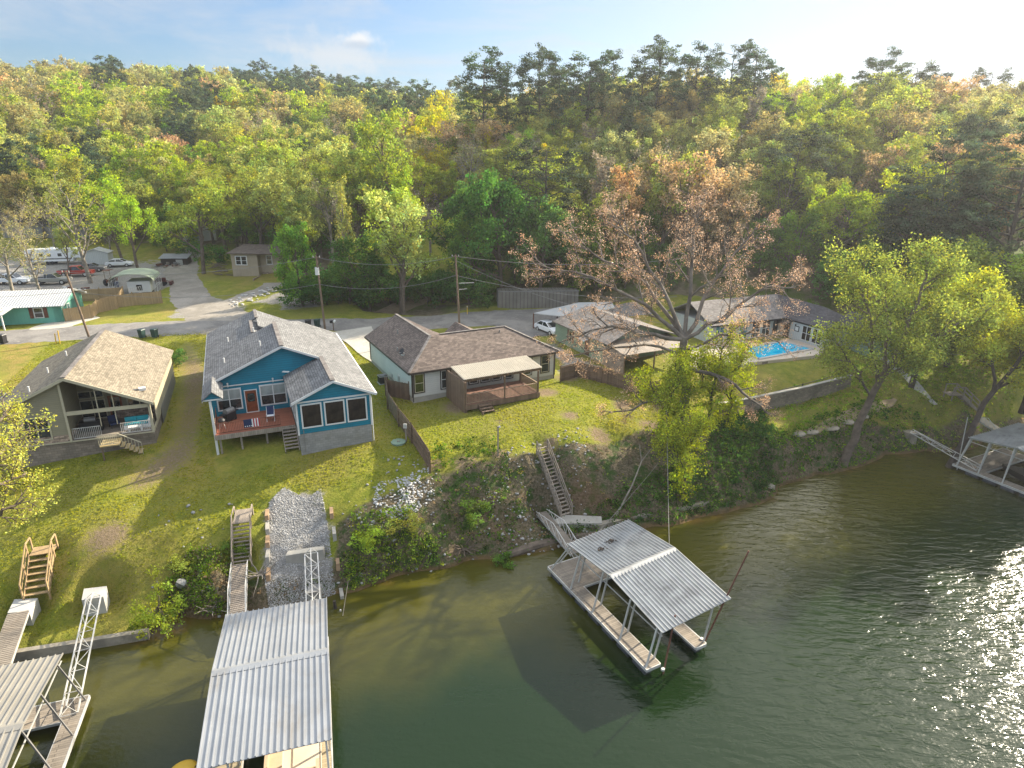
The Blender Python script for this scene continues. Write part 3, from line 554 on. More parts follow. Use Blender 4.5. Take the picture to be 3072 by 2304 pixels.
d = window(t, -2.9, 7.2, 7.27, 1.04, 2.08, pane='door_wood', fw=.07, name='door'); MB().bx(-.28, .28, -.045, -.024, 1.0, 1.75).build('door_glass', 'glass', d); MB().tube([(.02, -.07, 1.35+.27*math.sin(a)) if False else (.27*math.cos(a), -.07, 1.35+.27*math.sin(a)) for a in np.linspace(0, 6.28, 13)], .06, 6).build('wreath', 'plastic_green', d)
dk = MB().bx(-5.87, .2, 3.0, 7.2, 7.12, 7.27); dk.build('deck', 'wood_red', t)
MB().bx(-5.95, .2, 2.93, 3.0, 6.85, 7.24).bx(-5.95, -5.87, 3.0, 7.2, 6.85, 7.24).build('deck_skirt', 'wood_grey', t)
for x in (-4.05, -2.1, -5.6): MB().bx(x-.07, x+.07, 3.2, 3.34, 5.2, 6.86).build('deck_post', 'wood_grey', t)
rl = MB(); rail(rl, (-5.75, 3.12, 7.27), (-.95, 3.12, 7.27), .92, .12, .022, .045); rail(rl, (-5.78, 3.2, 7.27), (-5.78, 7.0, 7.27), .92, .12, .022, .045); rl.build('deck_railing', 'rust', t)
st = MB()
for i in range(7): st.bx(-.85, .18, 2.72-i*.26, 2.98-i*.26, 7.05-i*.185, 7.09-i*.185)
st.bar((-.88, 3.0, 7.05), (-.88, 1.05, 5.7), .05, .25).bar((.2, 3.0, 7.05), (.2, 1.05, 5.7), .05, .25); st.build('steps', 'wood_grey', t)
for x, y in ((-4.7, 10.5), (-1.6, 10.0), (-4.3, 17.2), (-1.9, 15.9)): vent(t, x, y, zr(x)+.05)
vent(t, -4.6, 7.05, 9.95, h=.3, name='floodlight'); vent(t, -1.0, 7.05, 9.95, h=.3, name='floodlight')
MB().box((0.1, 6.6, 10.75), (.55, .28, .05), -.5).build('splash_guard', 'trim_white', t)
MB().tube([(.6, .28, 7.75), (.6, .28, 5.9), (1.1, .1, 5.75)], .03, 6).build('conduit', 'steel_grey', t)
def at_house(o, a, b, z):
    ox, oy, rot = o; return (ox+a*math.cos(rot)-b*math.sin(rot), oy+a*math.sin(rot)+b*math.cos(rot), z)
HB, HG, HT = (-16.973, 45.695, .414), (-9.606, 55.864, .494), (-34.1, 45.304, .377)
# things on the deck
def grill(label, loc, rot, kind):
    t = thing('grill', label, 'grill', loc, rot)
    if kind == 0:
        MB().bx(-.5, .5, -.25, .25, .1, .75).build('cabinet', 'plastic_black', t); mb = MB(); mb.tube([(-.42, 0, .85), (.42, 0, .85)], .27, 12); mb.build('lid', 'steel_grey', t); MB().bx(-.85, -.5, -.22, .22, .72, .76).bx(.5, .85, -.22, .22, .72, .76).build('side_shelf', 'plastic_black', t)
        for x in (-.4, .4): MB().tube([(x, -.27, .1), (x, -.22, .1)], .1, 10).build('wheel', 'rubber', t)
    else:
        MB().tube([(0, 0, .55), (0, 0, .62), (0, 0, .75), (0, 0, .9), (0, 0, .98)], [.12, .25, .29, .2, .04], 14).build('kettle', 'plastic_black', t)
        for k in range(3): a = k*2.1; MB().bar((.12*math.cos(a), .12*math.sin(a), .6), (.3*math.cos(a), .3*math.sin(a), 0), .03).build('leg', 'steel_pale', t)
grill('large black gas grill standing by the left post of the blue house deck', at_house(HB, -4.75, 5.9, 7.27), 1.2, 0)
grill('small round black kettle grill at the front left corner of the red deck', at_house(HB, -5.35, 4.2, 7.27), 0, 1)
t = thing('lawn_chair', 'navy folding lawn chair with white frame on the red deck', 'chair', at_house(HB, -1.6, 4.6, 7.27), .3)
MB().bx(-.28, .28, -.25, .25, .42, .45).build('seat', 'fabric_white', t); MB().poly([(-.28, .25, .45), (.28, .25, .45), (.28, .5, 1.1), (-.28, .5, 1.1)], .03, (0, 1, 0)).build('backrest', 'fabric_navy', t)
for s in (-1, 1): MB().tube([(s*.3, -.3, 0), (s*.3, .25, .45), (s*.3, .5, 1.12)], .018, 6).build('side_frame', 'plastic_white', t); MB().tube([(s*.3, .3, 0), (s*.3, -.25, .42), (s*.3, -.25, .62), (s*.3, .3, .66)], .018, 6).build('leg', 'plastic_white', t)
t = thing('flag_towel', 'red white and blue flag towel hanging over the deck railing', 'towel', at_house(HB, -3.1, 3.05, 7.3), .414)
f = lambda x0, x1, m_, y=-.02: MB().bx(x0, x1, y, y+.015, .25, .95).build('stripe' if 'navy' not in m_ else 'blue_field', m_, t)
f(-.62, .0, 'fabric_navy')
for k in range(6): f(.0+k*.1, .1+k*.1, 'fabric_red' if k % 2 else 'fabric_white')
for i in range(4): MB().bx(-.55+i*.16, -.47+i*.16, -.026, -.02, .32, .4).build('star', 'fabric_white', t)
# ------------------------------------------------------------------ white house with the brown roof
t = thing('house', 'white sided house with brown hipped roof and covered rear porch', 'house', (-9.606, 55.864, 0), .494)
ze, zr_ = 9.37, 11.55; W = 16.6
rf = MB(); hy = 4.33
roofpoly(rf, [(0, 0, ze), (W, 0, ze), (12.27, hy, zr_), (4.9, hy, zr_), (3.75, 4.0, zr_)])
roofpoly(rf, [(W, 0, ze), (W, 8.66, ze), (12.27, hy, zr_)]); roofpoly(rf, [(W, 8.66, ze), (7.45, 8.66, ze), (4.9, hy, zr_), (12.27, hy, zr_)])
roofpoly(rf, [(0, 0, ze), (3.75, 4.0, zr_), (3.75, 14.8, zr_), (0, 14.8, ze)]); roofpoly(rf, [(3.75, 4.0, zr_), (4.9, hy, zr_), (7.5, 6.0, ze+.9), (7.5, 14.8, ze), (3.75, 14.8, zr_)])
roofpoly(rf, [(8.3, 11.6, 9.6), (9.7, 11.6, 10.75), (9.7, 4.4, 10.75), (8.3, 4.4, 9.6)]); roofpoly(rf, [(9.7, 11.6, 10.75), (12.2, 11.6, 9.5), (12.2, 4.4, 9.5), (9.7, 4.4, 10.75)])
rf.build('roof', 'shingle_brown', t)
cp = MB(); 
for a, b_ in (((0, -.02, ze+.05), (3.75, 4, zr_+.03)), ((4.9, hy, zr_+.03), (12.27, hy, zr_+.03)), ((12.27, hy, zr_+.03), (W, 0, ze+.05)), ((3.75, 4.0, zr_+.03), (3.75, 14.8, zr_+.03))): cp.bar(a, b_, .26, .05)
cp.build('ridge_cap', 'shingle_weathered', t)
wl = MB(); wl.bx(.42, W-.4, .4, 8.3, 6.75, 9.2).bx(.42, 7.1, 8.3, 14.4, 6.75, 9.2); n = len(wl.v)
gable_wall(wl, .42, 7.1, 13.9, 14.42, 9.2, 9.21, 3.75, zr_-.15); wl.bx(8.6, 11.9, 8.3, 11.4, 6.75, 9.3)
wl.build('wall', 'siding_white', t)
MB().bx(.45, W-.43, .43, 8.27, 5.2, 6.75).bx(.45, 7.07, 8.27, 14.37, 5.7, 6.75).bx(8.65, 11.8, 8.3, 11.3, 5.7, 6.75).build('foundation', 'concrete', t)
tr = MB().bx(0, W, -.06, 0, ze-.2, ze-.01).bx(-.06, 0, 0, 14.8, ze-.2, ze-.01).bx(W, W+.06, 0, 8.6, ze-.2, ze-.01).bx(.36, .5, .34, .4, 6.75, 9.2).bx(W-.5, W-.34, .34, .4, 6.75, 9.2).bx(.36, .42, .4, .52, 6.75, 9.2).bx(.36, .42, 14.2, 14.4, 6.75, 9.2)
tr.build('trim', 'trim_brown', t)
for x in (1.1, 3.8, 6.76, 8.08, 9.32, 10.68, 12.9, 15.02): window(t, x, .4, 7.1, 1.12, 2.02, frame='trim_brown', pane='glass_green' if x == 1.1 else 'glass', fr2='trim_tan' if x in (1.1, 15.02) else 'trim_white', fw=.1)
pm = MB(); N = 46
xs = np.linspace(3.95, 12.2, N*2+1)
for i in range(N*2):
    z = .035*(1 if i % 2 else 0); x0, x1 = xs[i], xs[i+1]
    pm.poly([(x0, -.55, 9.62+z), (x1, -.55, 9.62+z), (x1+.0, -3.75, 9.28+z), (x0+.0, -3.75, 9.28+z)], .02)
pm.build('porch_roof', 'metal_roof_cream', t)
bm_ = MB(); bm_.bx(4.0, 12.15, -3.6, -3.45, 8.98, 9.22).bx(4.0, 12.1, -1.9, -1.8, 9.2, 9.4)
for i in range(14): bm_.bar((4.1+i*.61, -.3, 9.52), (4.1+i*.61, -3.85, 9.2), .05, .14)
bm_.build('beam', 'wood_brown', t)
MB().bx(3.9, 11.75, -4.05, -.1, 6.72, 6.9).build('deck', 'deck_red', t); MB().bx(3.86, 11.8, -4.1, -4.05, 6.4, 6.88).bx(11.75, 11.8, -4.05, -.2, 6.4, 6.88).build('deck_skirt', 'wood_brown', t)
MB().bx(3.8, 3.88, -4.05, .3, 6.0, 9.15).build('side_wall', 'wood_brown', t)
for x, y in ((4.0, -3.95), (8.0, -3.95), (11.65, -3.95), (11.65, -.4)): MB().bx(x-.07, x+.07, y-.07, y+.07, 5.9, 9.1).build('post', 'wood_brown', t)
rl = MB(); rail(rl, (4.1, -3.95, 6.9), (11.6, -3.95, 6.9), .95, .14, .04, .12); rail(rl, (11.65, -3.9, 6.9), (11.65, -.5, 6.9), .95, .14, .04, .12); rl.build('deck_railing', 'wood_rail', t)
st = MB()
for i in range(3): st.bx(5.2, 6.4, -4.45-i*.3, -4.12-i*.3, 6.65-i*.17, 6.7-i*.17)
st.bar((5.2, -4.1, 6.6), (5.2, -5.2, 6.1), .05, .2).bar((6.4, -4.1, 6.6), (6.4, -5.2, 6.1), .05, .2); st.build('steps', 'wood_brown', t)
vent(t, 2.2, 9.6, 10.7, 'steel_grey'); vent(t, .9, 5.9, 9.95, 'steel_grey', .35); vent(t, 11.3, 3.6, 11.2, 'steel_grey', .3)
MB().bx(.3, .42, 4.2, 4.6, 7.2, 7.8).build('meter_box', 'steel_pale', t); MB().bx(.32, .42, 6.5, 6.75, 7, 7.3).build('meter_box', 'steel_pale', t)
for x_ in (.45, 16.15): MB().tube([(x_, .34, 9.2), (x_, .34, 6.3)], .04, 6).build('downspout', 'trim_brown', t)
t = thing('satellite_dish', 'dark satellite dish mounted on the brown roof edge', 'antenna', at_house(HG, .95, 4.0, 9.9), .2)
MB().tube([(0, 0, 0), (0, 0, .3), (-.1, -.1, .42)], .03, 6).build('mast', 'steel_pale', t); k = MB(); k.tube([(-.1, -.1, .42), (-.18, -.16, .46), (-.24, -.2, .5)], [.06, .22, .32], 14); k.build('dish', 'plastic_black', t); MB().bar((-.1, -.1, .3), (-.5, -.4, .45), .03).bar((0, 0, .02), (.4, .1, .0), .05).bar((0, 0, .02), (-.3, .3, .0), .05).build('arm', 'steel_pale', t)
# ------------------------------------------------------------------ tan house
t = thing('house', 'tan sided house with tall gable, beige shingle roof and tall open porch', 'house', (-34.1, 45.304, 0), .377)
W, L, ze, zr_ = 11.32, 15.72, 9.57, 12.26; sl_ = (zr_-ze)/(W/2); zt = lambda x: zr_-abs(x)*sl_; Q = W/2
rf = MB(); roofpoly(rf, [(-Q, 0, ze), (0, 0, zr_), (0, L, zr_), (-Q, L, ze)]); roofpoly(rf, [(0, 0, zr_), (Q, 0, ze), (Q, L, ze), (0, L, zr_)]); rf.build('roof', 'shingle_tan', t)
MB().bar((0, -.02, zr_+.03), (0, L, zr_+.03), .34, .06).build('ridge_cap', 'shingle_weathered', t)
wl = MB(); gable_wall(wl, -Q+.35, Q-.35, 4.5, L-.3, 6.95, zt(Q-.35)-.16, 0, zr_-.16)
n = len(wl.v); x0, x1 = -Q+.35, -.45
for y in (.4, 4.5): wl.v += [(x0, y, 7.5), (x1, y, 7.5), (x1, y, zt(x1)-.16), (x0, y, zt(x0)-.16)]
wl.f += [(n, n+1, n+2, n+3), (n, n+4, n+5, n+1), (n+1, n+5, n+6, n+2), (n+2, n+6, n+7, n+3), (n+3, n+7, n+4, n)]
wl.build('wall', 'siding_tan', t)
MB().bx(-Q+.32, -.42, .36, 4.5, 6.95, 7.5).bx(2.0, Q-.36, 4.42, 4.5, 6.95, 7.6).build('stone_wainscot', 'stone_veneer', t)
MB().bx(-Q+.38, Q-.38, .43, L-.35, 4.3, 6.9).build('foundation', 'block_brown', t)
MB().bx(Q-.35, Q-.27, 2.2, L-.3, 7.2, ze-.2).bx(Q-.35, Q-.3, .45, L-.3, 6.9, 7.2).build('side_siding', 'ribbed_tan', t)
MB().bx(Q-.28, Q-.25, 4.6, L-.4, 6.0, 7.4).build('shade_strip', 'steel_grey', t)  # dark grey strip standing in for shade on the lower side wall
tr = MB(); rake(tr, -Q, ze, 0, zr_, -.05, .24); rake(tr, 0, zr_, Q, ze, -.05, .24); tr.bx(-.5, 5.3, .3, .42, 9.08, 9.38).bx(-.55, -.4, .28, .4, 6.95, zt(.5)-.2).bx(5.18, 5.36, .3, .45, 6.95, 9.4).bx(5.2, 5.34, 4.3, 4.45, 6.95, 9.3).bx(-Q+.3, Q-.33, .3, .36, 6.86, 6.95)
for x in (1.75, 2.85): tr.bx(x-.03, x+.03, .34, .4, 7.9, zt(x)-.2)
tr.bar((5.25, .5, 9.1), (5.25, 1.6, 7.2), .05).build('trim', 'trim_tan', t)
MB().bx(-.4, 5.3, .43, 4.42, 6.9, 6.95).build('porch_floor', 'deck_grey', t)
window(t, -2.5, .4, 7.26, 1.75, 1.95, frame='trim_tan', mv=(0,), mh=(.95,), fw=.1)
for x, w_, z, h in ((.45, 1.9, 7.1, 1.75), (.45, 1.9, 8.95, .7), (3.9, 1.9, 7.65, 1.3), (3.0, 1.1, 9.15, .8), (4.4, .9, 9.15, .5)): window(t, x, 4.5, z, w_, h, frame='trim_tan', mv=(0,), fw=.09)
window(t, 2.1, 4.5, 6.97, 1.0, 2.05, frame='door_wood', fw=.14, name='door')
rl = MB(); rail(rl, (-.3, .46, 6.95), (1.6, .46, 6.95), .95, .12, .025, .05); rl.build('railing', 'steel_white', t); rl = MB(); rail(rl, (3.0, .46, 6.95), (5.1, .46, 6.95), .95, .12, .025, .05); rl.build('railing', 'steel_white', t)
pf = MB().bx(1.65, 3.0, -1.1, .3, 6.65, 6.75)
for i in range(5): pf.bx(3.02+i*.28, 3.3+i*.28, -1.1, -.1, 6.48-i*.19, 6.53-i*.19)
pf.build('steps', 'wood_yellow', t); MB().bx(1.7, 1.8, -1.0, -.9, 4.6, 6.65).build('post', 'wood_brown', t)
rl = MB(); rail(rl, (1.65, -1.08, 6.75), (3.0, -1.08, 6.75), .9, .12, .03, .06)
for i in range(8): a = i/7; rl.bar((3.0+1.5*a, -1.08, 6.6-1.0*a), (3.0+1.5*a, -1.08, 7.6-1.0*a), .03)
rl.bar((3.0, -1.08, 7.65), (4.5, -1.08, 6.65), .06); rl.build('step_railing', 'trim_tan', t)
for x, y in ((-2.6, 6.2), (-2.7, 1.4), (-2.2, 10.6)): vent(t, x, y, zt(x)+.05)
MB().box((4.75, 1.9, zt(4.75)+.05), (.5, .45, .22), .2).build('flue_cap', 'trim_white', t); MB().box((4.35, 1.5, zt(4.35)), (.35, .1, .12), .2).build('cable_box', 'steel_grey', t)
MB().tube([(0, 0, 0), (0, 0, .25)], [.04, .04], 6).build('ceiling_fan_rod', 'plastic_black', t).location = (2.3, 2.5, zt(2.3)-.5); MB().bx(-.6, .6, -.06, .06, 0, .02).bx(-.06, .06, -.6, .6, 0.02, .04).build('ceiling_fan', 'wood_brown', t).location = (2.3, 2.5, zt(2.3)-.55)
t = thing('outdoor_sofa', 'white outdoor sofa with bright teal cushions on the tan house porch', 'sofa', at_house(HT, 3.9, 1.8, 6.95), .377)
MB().bx(-.9, .9, -.4, .4, 0, .32).bx(.9, 1.0, -.4, .4, 0, .65).bx(-.9, .9, .4, .48, 0, .75).build('frame', 'plastic_white', t); MB().bx(-.85, .85, -.38, .38, .33, .48).build('seat_cushion', 'fabric_teal', t); MB().bx(-.85, .0, .2, .38, .49, .85).bx(.03, .85, .2, .38, .49, .85).build('back_cushion', 'fabric_teal', t)
t = thing('coffee_table', 'low white table in front of the teal sofa', 'table', at_house(HT, 3.9, .95, 6.95), .377)
MB().bx(-.5, .5, -.25, .25, .36, .4).build('tabletop', 'plastic_white', t)
for x in (-.45, .45): MB().bx(x-.03, x+.03, -.2, .2, 0, .36).build('leg', 'plastic_white', t)
t = thing('patio_chair', 'dark navy cushioned chair left of the teal sofa', 'chair', at_house(HT, 2.2, 2.4, 6.95), .8)
MB().bx(-.35, .35, -.35, .35, .3, .45).build('seat', 'fabric_navy', t); MB().bx(-.35, .35, .3, .4, .45, .95).build('backrest', 'fabric_navy', t)
for x in (-.33, .33):
    for y in (-.33, .33): MB().bx(x-.02, x+.02, y-.02, y+.02, 0, .3).build('leg', 'plastic_black', t)
t = thing('grill', 'long dark covered grill beside the porch wall of the tan house', 'grill', at_house(HT, .6, 2.2, 6.95), .377)
MB().bx(-.8, .8, -.3, .3, 0, .85).build('cabinet', 'plastic_black', t); MB().tube([(-.4, 0, .95), (.4, 0, .95)], .25, 10).build('lid', 'steel_grey', t)
# small white building at the left frame edge
t = thing('shed', 'white board sided outbuilding with low grey roof left of the tan house', 'shed', (-45.2, 48.0, 0), .4)
MB().bx(-3.2, 1.4, -3, 4.5, 5.0, 8.0).build('wall', 'board_white', t); rf = MB(); roofpoly(rf, [(-3.6, -3.4, 8.6), (1.8, -3.4, 8.05), (1.8, 4.9, 8.05), (-3.6, 4.9, 8.6)], .15); rf.build('roof', 'shingle_dark', t); MB().bx(1.8, 1.86, -3.4, 4.9, 7.88, 8.06).bx(-3.6, 1.8, -3.46, -3.4, 7.9, 8.06).build('trim', 'trim_white', t)
window(t, 0, -3, 6.2, .9, 1.1)
# ------------------------------------------------------------------ green house behind the wooden fence
GR = math.atan2(64.5-78.1, 10.3-5.0)  # long side runs front to back
t = thing('house', 'pale green lap sided house with weathered shingle roof beside the white car', 'house', (10.46, 67.23, 6.3), .468)
# local x along the near side wall (short, to the right), y back along the long left wall
L = 12.0
wl = MB(); gable_wall(wl, .45, 9.75, 1.4, L, .35, 2.85, 5.1, 4.15); wl.build('wall', 'siding_green', t); MB().bx(.5, 9.7, 1.45, L-.05, -.8, .35).build('foundation', 'concrete_old', t)
rf = MB(); roofpoly(rf, [(0, 0, 2.85), (5.1, 1.0, 4.35), (5.1, L+.2, 4.35), (0, L+.2, 2.85)], .12); roofpoly(rf, [(5.1, 1.0, 4.35), (10.2, 0, 2.85), (10.2, L+.2, 2.85), (5.1, L+.2, 4.35)], .12); rf.build('roof', 'shingle_weathered', t)
f = window(t, .45, 8.3, 1.05, .8, 1.35, 1, frame='trim_tan', mh=(.68,)); MB().bx(-.72, -.42, -.05, 0, -.05, 1.4).bx(.42, .72, -.05, 0, -.05, 1.4).build('shutter', 'rust', f)
window(t, .45, 4.6, .4, .95, 2.1, 1, frame='trim_brown', pane='green_house_door', name='door'); MB().poly([(-.5, 3.9, 2.3), (-.5, 5.3, 2.3), (.45, 5.3, 2.6), (.45, 3.9, 2.6)], .04).build('awning', 'metal_roof_white', t)
pc = MB(); roofpoly(pc, [(.5, -2.6, 2.25), (9.6, -2.6, 2.25), (9.6, 1.4, 2.8), (.5, 1.4, 2.8)], .06)
pc.build('patio_roof', 'patio_metal', t)
for x in (.6, 4.7, 9.4): MB().bx(x-.06, x+.06, -2.5, -2.38, -.6, 2.2).build('post', 'wood_brown', t)
MB().bx(.45, .53, -2.5, 1.4, -.3, 2.35).build('patio_screen', 'patio_metal', t); vent(t, 2.0, 6.6, 3.4); vent(t, 1.2, 3.4, 3.15, 'plastic_black', .3)
MB().bx(.3, 10, -3.0, 1.3, -.45, -.1).build('patio_slab', 'concrete', t)
t = thing('carport', 'flat white roofed carport sheltering the white car', 'carport', (2.8, 82.8, 6.6), .415)
rf = MB(); roofpoly(rf, [(-.2, -.4, 2.55), (3.6, -4.4, 2.55), (11.6, -1.6, 2.6), (13.2, 1.6, 2.65), (8.5, 3.0, 2.65)], .1); rf.build('roof', 'metal_roof_white', t)
for x, y in ((0, 0), (9.3, 2.4), (4.2, 1.2)): MB().bx(x-.06, x+.06, y-.06, y+.06, -.2, 2.46).build('post', 'rust', t)
# ------------------------------------------------------------------ pool house (two wings), pool, terrace
t = thing('pool_house', 'white house with dark roofed wings around the turquoise swimming pool', 'house', (35.3, 81.0, 6.8), .415)
# wing A runs to the left (-x), wing B comes forward (-y) on the right
wl = MB(); wl.bx(-11.5, 0, 0, 8, 0, 2.5); wl.bx(0, 5.5, -6.6, 8, 0, 2.5); wl.build('wall', 'board_white', t)
rf = MB(); roofpoly(rf, [(-12.2, -.6, 2.5), (-.1, -.6, 2.5), (2.6, 4, 4.6), (-12.2, 4, 4.6)], .15); roofpoly(rf, [(-12.2, 4, 4.6), (2.6, 4, 4.6), (6, 8.6, 2.5), (-12.2, 8.6, 2.5)], .15); rf.build('roof', 'shingle_weathered', t)
rf = MB(); roofpoly(rf, [(-.1, -.6, 2.5), (-.1, -7.2, 2.5), (2.6, -4, 4.4), (2.6, 4, 4.6)], .15); roofpoly(rf, [(2.6, 4, 4.6), (2.6, -4, 4.4), (6.0, -7.2, 2.5), (6, 8.6, 2.5)], .15); roofpoly(rf, [(-.1, -7.2, 2.5), (6, -7.2, 2.5), (2.6, -4, 4.4)], .15); rf.build('side_roof', 'shingle_dark', t)
tr = MB().bx(-12.2, -.1, -.66, -.6, 2.3, 2.5).bx(-.16, -.1, -7.2, -.6, 2.3, 2.5); tr.build('fascia', 'trim_black', t)
for i, x in enumerate((-10.3, -8.4, -6.5, -4.4, -2.7)): window(t, x, 0, .15, 1.45, 2.1, frame='trim_white', pane='glass_teal' if i < 3 else 'glass', mv=(0,), mh=(1.1,))
window(t, -1.1, 0, .3, .8, 1.9, frame='trim_black'); window(t, 0, -.9, 0, 1.0, 2.1, 1, frame='trim_black', pane='plastic_black', name='door')
for y in (-4.1, -5.7): window(t, 0, y, .3, 1.45, 1.9, 1, mv=(0,), mh=(.95,), pane='glass_screen')
MB().poly([(-1.2, -.1, 2.0), (-1.2, -1.7, 2.0), (0, -1.7, 2.3), (0, -.1, 2.3)], .08).build('door_canopy', 'trim_black', t)
f = MB().bx(-.05, -.01, -2.9, -2.2, 1.15, 1.85).build('wall_sign', 'trim_black', t); MB().bx(-.07, -.05, -2.8, -2.3, 1.25, 1.75).build('sign_face', 'trim_white', f)
MB().bar((-.1, -2.5, 2.1), (-.3, -2.5, 2.15), .04).cyl((-.32, -2.5, 1.95), .09, .15, 8).build('wall_lamp', 'trim_black', t)
t = thing('terrace', 'pale brown stone terrace around the pool', 'terrace', (0, 0, 0)); tp = UP([(2040,1065),(2150,1010),(2320,985),(2480,1045),(2452,1062),(2275,1088),(2190,1095),(2080,1115)], 6.8)
tb = MB(); P_ = [(x, y, 6.82) for x, y in (U(2150,1012,6.8)[:2], U(2350,1003,6.8)[:2], U(2480,1042,6.8)[:2], U(2452,1066,6.8)[:2], U(2270,1086,6.8)[:2], U(2215,1096,6.8)[:2], U(2060,1100,6.8)[:2], U(2080,1040,6.8)[:2])]
P_ = P_[::-1] if sum((P_[i][0]*P_[(i+1) % 8][1]-P_[(i+1) % 8][0]*P_[i][1]) for i in range(8)) < 0 else P_
pool = [U(a/3.386+2050, c_/3.386+800, 6.84)[:2] for a, c_ in ((600,838),(1000,760),(1318,836),(760,940))]
tb.poly(P_, 1.3); tb.build('paving', 'pool_tile', t)
t = thing('swimming_pool', 'turquoise swimming pool in front of the white pool house', 'pool', (pool[0][0], pool[0][1], 6.84)); o0 = pool[0]
pl = [(p[0]-o0[0], p[1]-o0[1]) for p in pool]; cx_, cy_ = sum(p[0] for p in pl)/4, sum(p[1] for p in pl)/4
m, nt, oo = newmat('pool_water'); g = G(nt); b = g.n('BsdfPrincipled'); nt.links.new(b.outputs[0], oo.inputs[0]); ob = g.n('TexCoord').outputs['Object']
nt.links.new(g.mix(g.ramp(g.noise(ob, .9, 3, .5), .3, .7), (.0,.36,.62), (.02,.52,.72)), b.inputs['Base Color']); b.inputs['Roughness'].default_value = .05; b.inputs['IOR'].default_value = 1.33; nt.links.new(g.bump(g.noise(ob, 3, 2, .5), .3, .05), b.inputs['Normal']); MATS['pool_water'] = m
MB().poly([(x, y, .02) for x, y in pl] if True else [], .02).build('water_surface', 'pool_water', t)
cpm = MB()
for i in range(4):
    a, b_ = pl[i], pl[(i+1) % 4]; cpm.bar((a[0], a[1], .03), (b_[0], b_[1], .03), .4, .1)
cpm.build('coping', 'concrete_pale', t)
x, y, _ = U(2222, 1062, 6.85); t = thing('parasol', 'closed red and white striped parasol at the left end of the pool', 'parasol', (x, y, 6.84))
MB().cyl((0, 0, 0), .03, 2.5, 8).build('pole', 'steel_pale', t)
for k in range(8): MB().tube([(0, 0, .75+k*.2), (0, 0, .95+k*.2)], [.27-k*.028, .27-(k+1)*.028], 10).build('canopy_band', 'fabric_red' if k % 2 else 'fabric_white', t)
MB().cyl((0, 0, 0), .28, .12, 12).build('base', 'concrete', t)
x, y, _ = U(2430, 1022, 6.85); t = thing('hot_tub', 'dark square tub with a bright blue cover by the right end of the pool', 'hot tub', (x, y, 6.82), .415)
MB().bx(-1.1, 1.1, -.7, .7, 0, .75).build('tub', 'door_wood', t); MB().box((0, 0, .76), (1.5, 1, .14), .1, (.8, .8)).build('cover', 'fabric_teal', t)
x, y, _ = U(2390, 1010, 6.85); t = thing('potted_shrub', 'round green shrub in a pot beside the black door of the pool house', 'potted plant', (x, y, 6.82)); MB().cyl((0, 0, 0), .3, .5, 12, .38).build('pot', 'plastic_white', t)
POT = t
